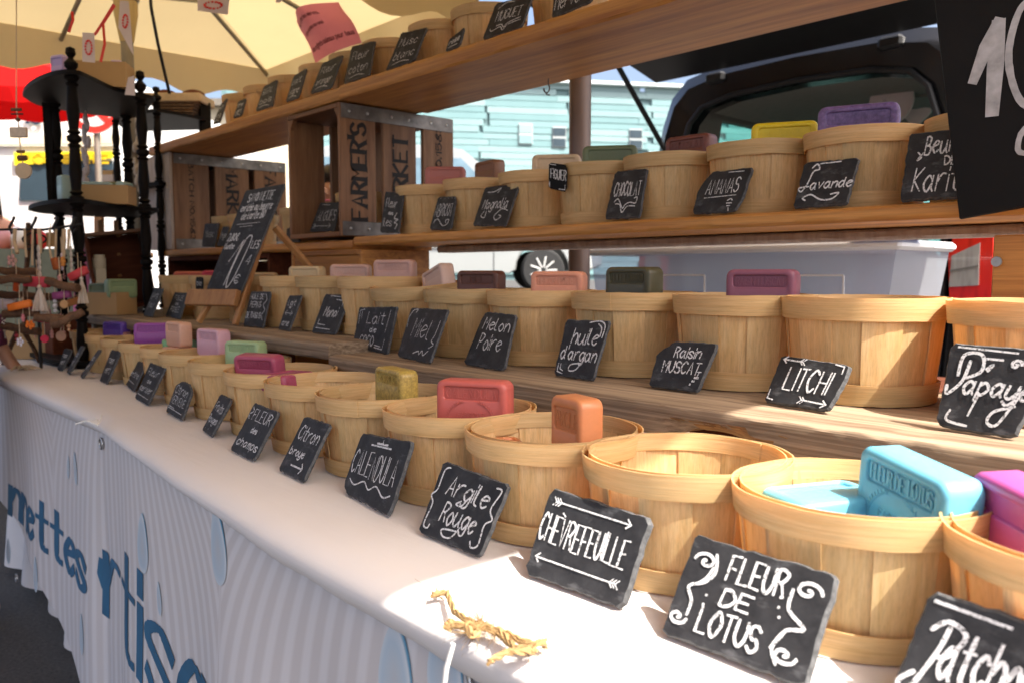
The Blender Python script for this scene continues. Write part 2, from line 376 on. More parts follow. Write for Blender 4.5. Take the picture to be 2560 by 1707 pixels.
def catmull(p, k=5):
    if len(p) < 3: return p
    q = [p[0]] + list(p) + [p[-1]]; out = []
    for i in range(1, len(q) - 2):
        a, b, c, d = q[i - 1], q[i], q[i + 1], q[i + 2]
        for j in range(k):
            t = j / k
            out.append(tuple(.5 * (2 * b[n] + (c[n] - a[n]) * t + (2 * a[n] - 5 * b[n] + 4 * c[n] - d[n]) * t * t + (3 * b[n] - a[n] - 3 * c[n] + d[n]) * t ** 3) for n in range(2)))
    out.append(tuple(p[-1])); return out
def strokes(txt, slant=0.0, jit=.12, track=1.4):
    x = 0; res = []
    for ch in txt:
        if ch == ' ': x += 3.0; continue
        g = G.get(ch) or G.get(ch.upper()) or '0242'; mx = 0; st = []
        for s in g.split(';'):
            sm = s.startswith('~'); s = s.replace('~', '').replace(' ', '')
            p = [(int(s[i], 16), int(s[i + 1], 16) - 2) for i in range(0, len(s) - 1, 2)]
            mx = max(mx, max(a for a, _ in p)); st.append((sm, p))
        dy = random.uniform(-jit, jit) * 2
        for sm, p in st:
            p = [(x + a + slant * b + random.uniform(-jit, jit), b + dy + random.uniform(-jit, jit)) for a, b in p]
            res.append(catmull(p) if sm else p)
        x += mx + track
    return res, max(1, x - track)
RC = [0]
def ribbon(mb, pts, hw, nib=None, lift=0.0, z=0.0, mp=None, serif=0):
    """flat pen stroke through 2-D points; mp maps (x, y, z) to a place"""
    RC[0] = (RC[0] + 1) % 24; z = z + RC[0] * 2.5e-5
    f = mp or (lambda x, y, q: Vector((x, y, q)))
    pts = [Vector((p[0], p[1])) for p in pts]; q = [pts[0]]
    for p in pts[1:]:
        if (p - q[-1]).length > 1e-6: q.append(p)
    if len(q) < 2: q.append(q[0] + Vector((hw * .6, hw * .6)))
    d0 = (q[0] - q[1]).normalized(); d1 = (q[-1] - q[-2]).normalized()
    q[0] = q[0] + d0 * hw * .5; q[-1] = q[-1] + d1 * hw * .5
    L, Rr = [], []
    for i, p in enumerate(q):
        t = (q[min(i + 1, len(q) - 1)] - q[max(i - 1, 0)]); t = t.normalized() if t.length > 1e-9 else Vector((1, 0))
        n = Vector((-t.y, t.x)); ww = hw if nib is None else nib + (hw - nib) * abs(t.y)
        ww *= 1 + .18 * nz(p.x * 900 + z * 77, p.y * 900) if nib is None else 1
        if nib is None and i in (0, len(q) - 1): ww *= .7
        L.append(p + n * ww); Rr.append(p - n * ww)
    vv = [f(p.x, p.y, z + lift) for p in L] + [f(p.x, p.y, z + lift) for p in Rr]; m = len(q)
    ff = [(i, m + i, m + i + 1, i + 1) for i in range(m - 1)]
    if lift:
        vv += [f(p.x, p.y, z) for p in L] + [f(p.x, p.y, z) for p in Rr]
        ff += [(2 * m + i, i, i + 1, 2 * m + i + 1) for i in range(m - 1)] + [(m + i, 3 * m + i, 3 * m + i + 1, m + i + 1) for i in range(m - 1)]
        ff += [(0, 2 * m, 3 * m, m), (m - 1, 2 * m - 1, 4 * m - 1, 3 * m - 1)]
    mb.add(vv, ff)
    if serif:
        for p, d in ((q[0], d0), (q[-1], d1)):
            if abs(d.y) > .75: ribbon(mb, [(p.x - serif, p.y), (p.x + serif, p.y)], hw * .28, None, lift, z, mp)
def write(mb, txt, x0, y0, x1, y1, hw, slant=0., jit=.1, mp=None, lift=0., z=0., nib=None, serif=0, track=1.4):
    st, wd = strokes(txt, slant, jit, track); sx = (x1 - x0) / wd; sy = (y1 - y0) / 6
    for s in st: ribbon(mb, [(x0 + a * sx, y0 + b * sy) for a, b in s], hw, nib, lift, z, mp, serif)

# ------------------------------------------------------------------ levels of the display (metres above the ground)
T = H - .303; PL = H - .165; PF = H - .142; MS = H + .103; TS = H + .533

# ================================================================== ground
def ground_z(x, y):
    t = max(0, min(1, ((x * Fh.x + y * Fh.y) - 7.2) / 3.6)); return .80 * t * t * (3 - 2 * t)
g = MB(); XS = [-400, -150, -70, -45, -32] + [-26 + i for i in range(37)] + [16, 30, 80, 300]
YS = [-300, -100, -45, -30] + [-24 + i for i in range(49)] + [30, 45, 80, 160, 400]
g.add([(x, y, ground_z(x, y)) for y in YS for x in XS], [(j * len(XS) + i, j * len(XS) + i + 1, (j + 1) * len(XS) + i + 1, (j + 1) * len(XS) + i) for j in range(len(YS) - 1) for i in range(len(XS) - 1)])
structure(g.build('ground', M_ASPH, smooth=60))

# ================================================================== table, cloth and banner
EDGE = [(-3.9, .545), (-3.0, .54), (-2.4, .532), (-2.05, .525), (-1.84, .515), (-1.6, .490), (-1.3, .462), (-.9, .434), (-.7, .428), (-.4, .428), (.0, .43), (.45, .43)]
def lerp_tab(tab, x):
    for (a, va), (b, vb) in zip(tab, tab[1:]):
        if x <= b: t = max(0, (x - a) / (b - a)); return va + (vb - va) * t
    return tab[-1][1]
def edge_y(x): return sum(lerp_tab(EDGE, x + d) for d in (-.06, -.03, 0, .03, .06)) / 5
X0, X1 = -3.62, .42
tb = empty('trestle_table', ((X0 + X1) / 2, 1.05, 0))
def loc(o_, p): return Vector(p) - o_.location
m = MB(); m.box(loc(tb, ((X0 + X1) / 2, 1.11, T - .0215)), (X1 - X0 - .06, 1.02, .03), .004); m.build('tabletop', M_SHELF, tb)
for x in (-3.45, -2.2, -1.0, .25):
    for y in (.66, 1.5):
        m = MB(); m.bar(loc(tb, (x, y, T - .036)), loc(tb, (x, y + .05, 0.0)), .05, .05, (1, 0, 0), .004); m.build('leg', M_SHELF, tb)
tag(tb, 'long trestle table hidden under the white cloth', 'table')
HEM = [(-3.9, .05), (-2.6, .048), (-2.1, .044), (-1.86, .034), (-1.76, .026), (-1.5, .032), (-1.0, .040), (-.6, .044), (-.52, .046), (-.45, .050), (.45, .055)]
def clothfn(u, v):
    x = X0 + (X1 - X0) * u; e = edge_y(x) + .004 * nz(x * 3.1, 4.0); hem = lerp_tab(HEM, x)
    k = v * 22
    if k <= 12:
        y = 1.66 + (e + .045 - 1.66) * (k / 12); z = T + .0012 * nz(x * 6, y * 9, 2) + .0008 * nz(x * 25, y * 4)
        return Vector((x, y, z))
    if k <= 18:
        a = (k - 12) / 6 * math.pi / 2; return Vector((x, e + .045 * (1 - math.sin(a)), T - .018 * (1 - math.cos(a)) + .0008 * nz(x * 6, .3)))
    a = (k - 18) / 4; return Vector((x, e + .016 * a * a + .004 * a * nz(x * 8, 3), T - .018 - (hem - .018) * a + .0025 * a * nz(x * 14)))
m = MB(); m.sheet(clothfn, 260, 22, -.0012, (0, .3, 1))
tag(m.build('tablecloth', M_CLOTH, smooth=50), 'white cotton tablecloth covering the long display table', 'tablecloth')

def bann_y(x, z):
    d = T - z; e = edge_y(x) + .024
    fold = .009 * math.sin(x * 13 + 1.3 * nz(x * 2)) + .010 * nz(x * 4.0, d * 1.2) + .012 * math.exp(-((x + 1.93) / .05) ** 2)
    return e + min(1, d / .35) * fold - .012 * min(1, d / .5) - .02 * max(0, d - .35)
ZB0, ZB1 = T - .012, .09
def bz(x): return ZB1 - .02 * math.sin(x * 3) + .26 * max(0, min(1, (-x - 2.1) / .9))
BX0, BX1 = -3.05, .40
NU, NV = 300, 40
def bfn(u, v):
    x = BX0 + (BX1 - BX0) * u; z = ZB0 + (bz(x) - ZB0) * v; return Vector((x, bann_y(x, z), z))
m = MB(); m.grid(bfn, NU, NV); bme = m.mesh('banner', M_BANNER, 60)
uv = bme.uv_layers.new(name='UVMap'); co = [bme.vertices[l.vertex_index].co for l in bme.loops]
for i, c in enumerate(co):
    d = max(0, T - c.z); s = 1 - .55 * math.exp(-d / .16)
    cx_ = c.x + (1 - s) * .0; k = round((c.x + 1.75) / 1.25) * 1.25 - 1.75
    uv.data[i].uv = ((k + (c.x - k) * (1 + .5 * math.exp(-d / .12)) + .05 * math.exp(-d / .2)) / .050, c.z)
ban = obj('printed_banner', bme); tag(ban, 'striped vinyl banner with blue lettering tied along the table front', 'banner')
def on_banner(x, z, off=.0016): return Vector((x, bann_y(x, z) - off, z))
# lettering of the banner: visible ends of the two words
def bword(txt, x0, zb, hx, wid):
    mb = MB(); st, wd = strokes(txt, .02, 0.0, 1.4); sx = wid / wd; sy = hx / 4
    for s in st:
        dense = []
        for a, b in zip(s, s[1:]):
            n = 4
            dense += [(a[0] + (b[0] - a[0]) * k / n, a[1] + (b[1] - a[1]) * k / n) for k in range(n)]
        dense.append(s[-1])
        ribbon(mb, [(x0 + a * sx, zb + b * sy) for a, b in dense], .0205, .0065, 0, 0, lambda x, y, q: on_banner(x, y, .0013 + q))
    mb.build('lettering', M_BLUE, ban)
def banner_px(px, py):
    Y = .48
    for _ in range(6): p = ony(px, py, Y); Y = bann_y(p.x, p.z)
    return p
_a, _b = banner_px(169, 1331), banner_px(219, 1500); bword('nnettes', _b.x - .022 - .86, _b.z + .012, _a.z - _b.z - .024, .86)
_a, _b, _c = banner_px(247, 1440), banner_px(335, 1679), banner_px(330, 1404); bword('rtisanales', _a.x + .024, _b.z + .01, (_c.z - _b.z) * .667 - .012, (banner_px(302, 1480).x - _a.x) / 5.4 * 48.6)
_a = banner_px(250, 1400)
ap = MB(); ribbon(ap, [(_a.x, _a.z), (_a.x - .004, _a.z - .03), (_a.x + .008, _a.z - .055)], .012, None, 0, 0, lambda x, y, q: on_banner(x, y, .0013 + q)); ap.build('lettering', M_BLUE, ban)
def drop(px, py, a, b, tilt=0):
    p = banner_px(px, py); mb = MB(); vv = []; uvs = []
    for k in range(9):
        for i in range(28):
            t = 2 * math.pi * i / 28; r = k / 8; rr = r * (1 + .12 * math.sin(t))
            lx = a * rr * math.cos(t) * (1 - .25 * math.sin(t)) ; lz = b * rr * math.sin(t)
            vv.append(on_banner(p.x + lx * math.cos(tilt) - lz * math.sin(tilt), p.z + lx * math.sin(tilt) + lz * math.cos(tilt), .0014)); uvs.append(r * (.72 + .28 * max(0, math.sin(t + .9))))
    ff = [(k * 28 + i, k * 28 + (i + 1) % 28, (k + 1) * 28 + (i + 1) % 28, (k + 1) * 28 + i) for k in range(8) for i in range(28)]
    mb.add(vv, ff); me = mb.mesh('printed_drop', M_DROP, 60); u_ = me.uv_layers.new(name='UVMap')
    for i, l in enumerate(me.loops): u_.data[i].uv = (uvs[l.vertex_index], 0)
    obj('printed_drop', me, ban)
for a in [(358, 1365, .036, .056, 0), (548, 1375, .034, .055, .25), (190, 1175, .016, .04, .2), (172, 1170, .012, .03, -.2), (990, 1695, .030, .05, 0), (1115, 1680, .026, .045, 0), (400, 1500, .012, .03, .1), (205, 1590, .02, .05, 0), (90, 1440, .02, .05, 0), (20, 1380, .02, .04, 0)]:
    drop(*a)
def eyelet(px, py):
    p = banner_px(px, py); o = MB(); n = 20
    q = on_banner(p.x, p.z, .003)
    o.tube([q + Vector((.011 * math.cos(2 * math.pi * i / n), -.001, .011 * math.sin(2 * math.pi * i / n))) for i in range(n + 1)], .0028, 8, False); o.build('eyelet', M_RIVET, ban, 60); return q
eyelet(258, 1107); E2 = eyelet(1200, 1690); eyelet(45, 1443)
# under-cloth hanging at the far end
def ufn(u, v):
    x = -3.4 + 1.75 * u; z = T - .03 + (.035 - T + .03 + .012 * math.sin(u * 9)) * v
    return Vector((x, edge_y(x) + .14 + .022 * math.sin(x * 23) * v + .03 * nz(x * 3) * v - .05 * v, z))
m = MB(); m.sheet(ufn, 70, 16, .0012, (0, 1, 0)); tag(m.build('cloth_skirt', M_CLOTH, smooth=60), 'white cloth skirt hanging below the banner at its far end', 'cloth')
# twine knots
def hairs(mb, c, n, L, r=.0004, spread=1.0, bias=(0, 0, 0)):
    for _ in range(n):
        d = Vector((random.gauss(0, 1), random.gauss(0, 1), random.gauss(.3, .7))).normalized() * spread + Vector(bias); d.normalize()
        l = L * random.uniform(.4, 1); e = Vector((random.gauss(0, 1), random.gauss(0, 1), random.gauss(0, 1))) * l * .25
        mb.tube([c, c + d * l * .5 + e * .4, c + d * l + e], [r, r * .8, r * .3], 3, False)
tw = empty('twine_knot', onz(1300, 1600, T)); tz = tw.location.copy()
def tp(px, py, up=.004): return onz(px, py, T) + Vector((0, 0, up)) - tz
for nm, pth, r in [('cord', [(1080, 1503), (1098, 1502), (1118, 1503), (1126, 1524), (1136, 1545), (1152, 1558), (1175, 1570), (1205, 1580), (1240, 1592), (1275, 1610), (1300, 1624), (1335, 1632), (1365, 1628)], .0036),
                   ('cord', [(1115, 1578), (1128, 1584), (1122, 1572), (1150, 1580), (1182, 1578), (1215, 1586), (1250, 1600), (1270, 1622), (1290, 1640), (1330, 1645)], .0042),
                   ('cord', [(1165, 1590), (1180, 1606), (1195, 1598), (1185, 1584), (1205, 1578)], .004),
                   ('cord', [(1340, 1640), (1310, 1652), (1270, 1650), (1240, 1662), (1222, 1680)], .0034)]:
    P_ = [tp(x, y, .005 + .004 * random.random()) for x, y in pth]; mb = MB()
    for k in range(3):
        pp = []
        for i in range((len(P_) - 1) * 5 + 1):
            a = min(i // 5, len(P_) - 2); t = i / 5 - a; q = P_[a].lerp(P_[a + 1], t); an = i * .55 + k * 2.09
            pp.append(q + Vector((math.cos(an), math.sin(an) * .6, math.sin(an))) * r * .42)
        mb.tube(pp, r * .46, 5)
    mb.build(nm, M_TWINE, tw, 60)
mb = MB(); hairs(mb, tp(1098, 1502), 22, .022, bias=(-.9, .2, .2)); hairs(mb, tp(1205, 1575), 90, .034, .0003); hairs(mb, tp(1180, 1592), 90, .018, .0003); hairs(mb, tp(1120, 1578), 40, .012, .0003); hairs(mb, tp(1240, 1596), 60, .016, .0003); hairs(mb, tp(1320, 1634), 50, .016, .0003); hairs(mb, tp(1360, 1628), 20, .018); hairs(mb, tp(1270, 1612), 30, .014)
hf = mb.build('frayed_fibre', M_TWINE, tw); hf['kind'] = 'stuff'
tag(tw, 'frayed jute twine knot lying on the sunlit cloth edge', 'twine')
ws = MB(); p0 = ony(1133, 1608, .40); ws.tube([p0, p0 + Vector((-.004, -.004, -.02)), p0 + Vector((-.010, -.004, -.05)), p0 + Vector((-.016, -.003, -.09))], [.0022, .0026, .0024, .0012], 6)
tag(ws.build('white_string', M_STRING, smooth=60), 'loose white string end hanging from the cloth hem', 'string')
ws = MB(); p0 = onz(258, 1068, T); 
for k in range(5): ws.tube([p0 + Vector((0, -.01, .006)), p0 + Vector((-.03, -.02 + .006 * k, .012)), p0 + Vector((-.055, -.035 + .012 * k, .004 + .003 * k))], .002, 5)
tag(ws.build('string_tie', M_STRING, smooth=60), 'small white string bow tied at the cloth corner seam', 'string')

# ================================================================== planks and shelves
def plank(name, x0, x1, y0, y1, z1, th, mat, label, cat='shelf', seed=0, brk=None, rough=.0012):
    """one board with uneven sawn edges; brk = (xa, xb) splintered lower front edge"""
    cx_, cy_ = (x0 + x1) / 2, (y0 + y1) / 2; n = max(12, int((x1 - x0) / .012)); mb = MB()
    prof = [(y1, z1 - th), (y1, z1), (y0 + .012, z1), (y0 + .003, z1 - .002), (y0, z1 - .006), (y0, z1 - th * .35), (y0, z1 - th * .6), (y0, z1 - th + .005), (y0 + .004, z1 - th), ((y0 + y1) / 2, z1 - th)]
    k = len(prof); vv = []
    for i in range(n + 1):
        x = x0 + (x1 - x0) * i / n
        for j, (y, z) in enumerate(prof):
            dx = 0
            if 2 <= j <= 8: y += rough * nz(x * 30, j * .8, seed) + rough * 1.5 * nz(x * 7, 3, seed); z += rough * .7 * nz(x * 22, j, seed + 5)
            if brk and brk[0] < x < brk[1] and 5 <= j <= 8:
                t = (x - brk[0]) / (brk[1] - brk[0]); q = max(0, math.sin(math.pi * min(1, t * 1.25)) + .35 * nz(x * 90, j, 3))
                y += (.0, .020, .032, .040)[j - 5] * q; z += (0, .003, .007, .012)[j - 5] * q * (1 + .6 * nz(x * 120, j))
            vv.append(Vector((x - cx_ + dx, y - cy_, z - z1)))
    ff = [(i * k + j, i * k + (j + 1) % k, (i + 1) * k + (j + 1) % k, (i + 1) * k + j) for i in range(n) for j in range(k)]
    ff += [tuple(range(k - 1, -1, -1)), tuple(range(n * k, (n + 1) * k))]
    mb.add(vv, ff); o = mb.build(name, mat, None, 40); o.location = (cx_, cy_, z1)
    if brk:
        o.data.materials.append(M_BREAK)
        for i in range(n):
            x = x0 + (x1 - x0) * i / n
            if brk[0] < x < brk[1]:
                q = math.sin(math.pi * (x - brk[0]) / (brk[1] - brk[0])) + .5 * nz(x * 140, 2.2)
                for j in (5, 6, 7, 8):
                    if q > (.95, .62, .40, .2)[j - 5]: o.data.polygons[i * k + j].material_index = 1
    return tag(o, label, cat)
# near lower plank with the splintered edge
xa, xb = onz(1655, 1060, PL - .03).x, onz(1960, 1120, PL - .03).x
near = plank('wooden_plank', -1.475, .30, .848, 1.21, PL, .043, M_PLANK, 'thick weathered plank with a splintered front edge behind the table front row', 'plank', 1, (xa, xb), .0016)
sp = MB()
for i in range(34):
    x = random.uniform(xa, xb); z = PL - random.choice((.0165, .018, .040, .041)) + random.uniform(-.002, .002); L = random.uniform(.008, .03); y = .8485 + random.uniform(0, .004)
    sp.bar(Vector((x, y, z)) - near.location, Vector((x + L, y + random.uniform(-.002, .003), z - L * random.uniform(-.05, .18))) - near.location, .0009, random.uniform(.0006, .0016))
so_ = sp.build('splinters', M_BREAK, near); so_['kind'] = 'stuff'
plank('wooden_plank', -3.36, -1.485, .855, 1.20, PF, .034, M_PLANK, 'thick weathered plank carrying the little slate easel', 'plank', 9)
for x, lab in ((-1.38, 'dark wooden block under the joint of the two lower planks'), (-.62, 'dark wooden block under the sunlit end of the splintered plank'), (.18, 'dark wooden block under the far right end of the splintered plank'), (-2.3, 'dark wooden block under the middle of the easel plank'), (-3.2, 'dark wooden block under the far left end of the easel plank')):
    z1 = (PL - .0445) if x > -1.475 else (PF - .0355)
    m = MB(); m.box((0, 0, (z1 - T - .002) / 2), (.12, .22, z1 - T - .002), .003); o = m.build('support_block', M_DKBROWN); o.location = (x, 1.07, T + .002); tag(o, lab, 'block', 'blocks under the lower planks')
plank('shelf_board', -2.05, .30, 1.268, 1.57, MS, .0245, M_SHELF, 'middle shelf board holding the lavender and pineapple baskets', 'shelf', 3, None, .0012)
plank('shelf_board', -3.62, -2.07, 1.275, 1.56, MS - .008, .026, M_SHELF, 'middle shelf board under the pale-ended market crate', 'shelf', 4)
plank('shelf_board', -2.105, -.30, 1.262, 1.572, TS, .040, M_SHELF, 'top shelf board holding the MUGUET basket', 'shelf', 5, None, .0018)
plank('shelf_board', -3.66, -2.112, 1.268, 1.56, TS - .002, .036, M_SHELF, 'top shelf board resting across both market crates', 'shelf', 6, None, .0014)
plank('batten', -1.9, .25, 1.45, 1.50, MS - .0255, .020, M_GREYW, 'grey wooden batten under the middle shelf board', 'batten', 7)
# boxes and posts that carry the shelves
def openbox(name, x0, x1, y0, y1, z0, z1, th, mat, label, open_side='front', cat='box', inner=None):
    c = Vector(((x0 + x1) / 2, (y0 + y1) / 2, z0)); e = empty(name, c)
    def pt(nm, a, b): mb = MB(); a, b = Vector(a), Vector(b); mb.box((a + b) / 2 - c, b - a, .0025); mb.build(nm, mat, e)
    pt('side', (x0, y0, z0), (x0 + th, y1, z1)); pt('side', (x1 - th, y0, z0), (x1, y1, z1))
    pt('base', (x0 + th + .001, y0, z0), (x1 - th - .001, y1, z0 + th)); pt('top', (x0 + th + .001, y0, z1 - th), (x1 - th - .001, y1, z1))
    if open_side == 'back': pt('front_panel', (x0 + th + .001, y0 + .002, z0 + th + .001), (x1 - th - .001, y0 + .002 + th, z1 - th - .001))
    else: pt('back_panel', (x0 + th + .001, y1 - th, z0 + th + .001), (x1 - th - .001, y1 - .001, z1 - th - .001))
    return tag(e, label, cat)
bx = ony(925, 650, 1.29).x; bx0 = ony(748, 650, 1.29).x
openbox('wooden_box', bx0, bx, 1.262, 1.50, PF + .002 if False else T + .002, MS - .036, .016, M_SHELF, 'brown wooden box carrying the open market crate', 'back')
openbox('wooden_box', -3.55, -2.62, 1.29, 1.55, T + .002, MS - .0355, .018, M_DKBROWN, 'dark red-brown wooden box under the pale-ended market crate')
def upright(x, y0, y1, label, z0, z1, th=.022):
    m = MB(); m.box((0, 0, (z1 - z0) / 2), (th, y1 - y0, z1 - z0), .002); o = m.build('upright_board', M_SHELF); o.location = (x, (y0 + y1) / 2, z0)
    tag(o, label, 'board'); return o
m = MB(); xr = ony(2482, 650, 1.30).x
m.box((.22, 0, (MS - .0485 - T) / 2), (.44, .024, MS - .0485 - T - .003), .002); o = m.build('support_board', M_SHELF); o.location = (xr, 1.31, T)
tag(o, 'wide pine board with a screw head supporting the middle shelf', 'board')
sc = MB(); p = ony(1900 + 1858 / 3.136, 300 + 1113 / 3.136, 1.296); sc.lathe([(.001, 0), (.0045, 0), (.0075, .002), (.007, .0035), (.002, .0035), (.002, .002)], 12, p - o.location, Matrix.Rotation(R_(90), 3, 'X')); sc.build('screw', M_RIVET, o, 50)
for x, lab in ((-.36, 'pine upright carrying the right end of the top shelf'), (-1.18, 'pine upright behind the baskets under the top shelf')):
    if x > -1: upright(x, 1.50, 1.565, lab, MS + .001, TS - .042)
# hook under the top shelf
hk = MB(); p = ony(1367, 221, 1.52); pts = []
for i in range(19):
    a = i / 18 * 2 * math.pi * .8; pts.append(p + Vector((.010 * math.sin(a), 0, .010 * math.cos(a) - .002)))
hk.tube([Vector((p.x + .006, 1.52, TS - .041)), p + Vector((.005, 0, .012))] + pts[2:], .0018, 6); hk.tube([p + Vector((-.012, 0, -.002)), p + Vector((0, 0, -.016)), p + Vector((.012, 0, -.02))], .0018, 6)
tag(hk.build('cup_hook', M_STEEL, smooth=60), 'small metal hook screwed under the top shelf', 'hook')

# ================================================================== market crates
def crate(x0, x1, y0, y1, z0, z1, words, flip, label, end=False):
    c = Vector(((x0 + x1) / 2, (y0 + y1) / 2, z0)); e = empty('market_crate', c); th = .014
    def pt(nm, a, b, mat=M_CRATE, bv=.002):
        mb = MB(); a, b = Vector(a), Vector(b); mb.box((a + b) / 2 - c, b - a, bv); return mb.build(nm, mat, e)
    pt('top_board', (x0, y0, z1 - th), (x1 - th - .001, y1, z1), M_CRATEH); pt('bottom_board', (x0, y0, z0), (x1 - th - .001, y1, z0 + th), M_CRATEH)
    n = 3; gap = .026; W = (y1 - y0 - gap * (n - 1)) / n
    for sx in (0, 1):
        for i in range(n):
            ya = y0 + i * (W + gap)
            if sx: s_ = pt('slat', (x1 - th, ya, z0), (x1, ya + W, z1))
            else: s_ = pt('slat', (x0, ya, z0 + th + .001), (x0 + th, ya + W, z1 - th - .001))
            if sx and i < len(words):
                wd, hw, hgt, a, b, sf = words[i]; mb = MB(); L = (z1 - z0)
                yc = ya + W / 2
                if flip: pass
                else: mp = lambda x, y, q: Vector((x1 + .0012 + q, yc + hgt / 2 - y, z0 + x)) - c
                if flip: mp = lambda x, y, q: Vector((x1 + .0012 + q, yc - hgt / 2 + y, z1 - x)) - c
                write(mb, wd, L * a, 0, L * b, hgt, hw, 0, 0, mp, nib=hw * .45, serif=sf, track=1.5); mb.build('lettering', M_INK, s_)
    nb = 3; Wb = (x1 - x0 - .03 * (nb - 1) - 2 * th) / nb
    for i in range(nb):
        xa_ = x0 + th + i * (Wb + .03)
        if not (not flip and i == 1): pt('back_slat', (xa_, y1 - th, z0 + th + .001), (xa_ + Wb, y1, z1 - th - .001))
    for zz in (z0 + .002, z1 - .044):
        st = pt('metal_strap', (x1 + .0005, y0 + .004, zz), (x1 + .003, y1 - .004, zz + .042), M_STRAP, .0008)
        for i in range(n):
            for dy in (.03, W - .03):
                mb = MB(); mb.ball(Vector((x1 + .0035, y0 + i * (W + gap) + dy, zz + .021)) - c, .005, 6, (.5, 1, 1)); mb.build('rivet', M_RIVET, st, 60)
    if end:
        mb = MB(); mb.box(Vector(((x0 + x1) / 2, y0 - .007, (z0 + z1) / 2)) - c, (x1 - x0, .012, z1 - z0), .002); mb.build('end_panel', M_GREYW, e)
    for sx in (x0 + th, x1 - th - .02): m = MB(); m.prism([Vector((sx, y0 + .002, z1 - th - .001)) - c, Vector((sx + .02, y0 + .002, z1 - th - .001)) - c, Vector((sx + (.0 if sx < (x0 + x1) / 2 else .02), y0 + .002, z1 - th - .03)) - c], (0, 0, 0), (0, .012, 0)); m.build('corner_bracket', M_CRATEH, e)
    return tag(e, label, 'crate', 'market crates')
a = ony(852, 571, 1.27); CRX = a.x
crate(CRX - .315, CRX, 1.272, 1.690, MS + .004, TS - .042, [("FARMER'S", .0066, .050, .13, .85, .008), ('MARKET', .0066, .050, .16, .80, .008), ('BATCH NO.1583', .0028, .022, .12, .93, 0)], False, "wooden slatted crate stencilled FARMER'S MARKET with a slate inside")
CLX = ony(431, 500, 1.29).x
crate(CLX - .26, CLX, 1.295, 1.80, MS - .006, TS - .040, [('BATCH NO.1583', .0026, .018, .10, .90, 0), ('MARKET', .0066, .048, .10, .86, .008), ("FARMER'S", .0066, .048, .06, .93, .008)], True, 'wooden slatted crate with a pale end panel stencilled MARKET', True)

# ================================================================== baskets
RT_, RB_, BH = .100, .0865, .132
def rad(z): return RB_ + (RT_ - RB_) * (max(0, z) / BH) ** .85
NS = 14
def slat_mesh(off, wdt, seed):
    mb = MB(); a0 = -wdt / 2; th = .0013
    def ring(o): return [Vector(((rad(z) + o) * math.cos(a), (rad(z) + o) * math.sin(a), z)) for z in (.003, BH * .5, BH - .003 - .002 * (seed % 2)) for a in (a0 + wdt * i / 3 + (.012 * nz(z * 40, seed, i)) for i in range(4))]
    vv = ring(off) + ring(off - th)
    ff = []
    for j in range(2):
        for i in range(3):
            q = j * 4 + i; ff.append((q, q + 1, q + 5, q + 4)); ff.append((q + 12, q + 16, q + 17, q + 13))
    e = [0, 1, 2, 3, 7, 11, 10, 9, 8, 4]
    for i in range(10): u, v = e[i], e[(i + 1) % 10]; ff.append((v, u, u + 12, v + 12))
    mb.add(vv, ff); return mb.mesh('slat', M_SLAT, 40)
SLATS = [slat_mesh(.0 if k % 2 else -.0022, 2 * math.pi / NS * (1.10 + .05 * (k % 3)), k) for k in range(4)]
def band_mesh(z0, z1, off, th, seed, gap=.0):
    mb = MB(); n = 44; vv = []; k = 4
    for i in range(n + 1):
        a = i / n * (2 * math.pi + .16); st = .0012 * (i / n)
        for (z, o) in ((z0 + .0016 * nz(i * .35, seed), off + st), (z1 + .0016 * nz(i * .3, seed, 4), off + st), (z1 + .0016 * nz(i * .3, seed, 4), off + st - th), (z0, off + st - th)):
            r = rad(min(BH, max(0, z))) + o; vv.append(Vector((r * math.cos(a), r * math.sin(a), z)))
    ff = [(i * k + j, (i + 1) * k + j, (i + 1) * k + (j + 1) % k, i * k + (j + 1) % k) for i in range(n) for j in range(k)] + [(3, 2, 1, 0), (n * k, n * k + 1, n * k + 2, n * k + 3)]
    mb.add(vv, ff); return mb.mesh('band', M_BAND, 40)
RIMS = [band_mesh(BH - .0265, BH + .0005, .0036, .0016, s) for s in (1, 2, 3)]
INNER = [band_mesh(BH - .020, BH + .0012, -.0036, .0013, s + 7) for s in (1, 2)]
BASEB = [band_mesh(.0006, .0265, .0036, .0016, s + 3) for s in (1, 2)]
mb = MB(); mb.lathe([(RB_ - .004, .003), (RB_ - .004, .0055)], 36); BOTTOM = mb.mesh('bottom', M_BAND, 40)
BASKETS = []
def basket(x, y, z, label, group, sc_=1.0, tilt=(0, 0), rz=None, zs=1.0):
    e = empty('chip_basket', (x, y, z + (abs(math.sin(tilt[0])) + abs(math.sin(tilt[1]))) * RB_ * sc_ + .0012)); rz = random.uniform(0, 6.28) if rz is None else rz
    e.rotation_euler = (tilt[0], tilt[1], rz); e.scale = (sc_, sc_, sc_ * zs)
    for i in range(NS):
        o = obj('slat', SLATS[(i % 2) + 2 * random.randint(0, 1)], e); o.rotation_euler = (0, 0, 2 * math.pi * i / NS + random.uniform(-.03, .03))
    for nm, ms in (('rim_band', RIMS), ('inner_band', INNER), ('base_band', BASEB)):
        o = obj(nm, random.choice(ms), e); o.rotation_euler = (0, 0, random.uniform(0, 6.28))
    obj('bottom', BOTTOM, e)
    tag(e, label, 'basket', group); BASKETS.append(e); return e
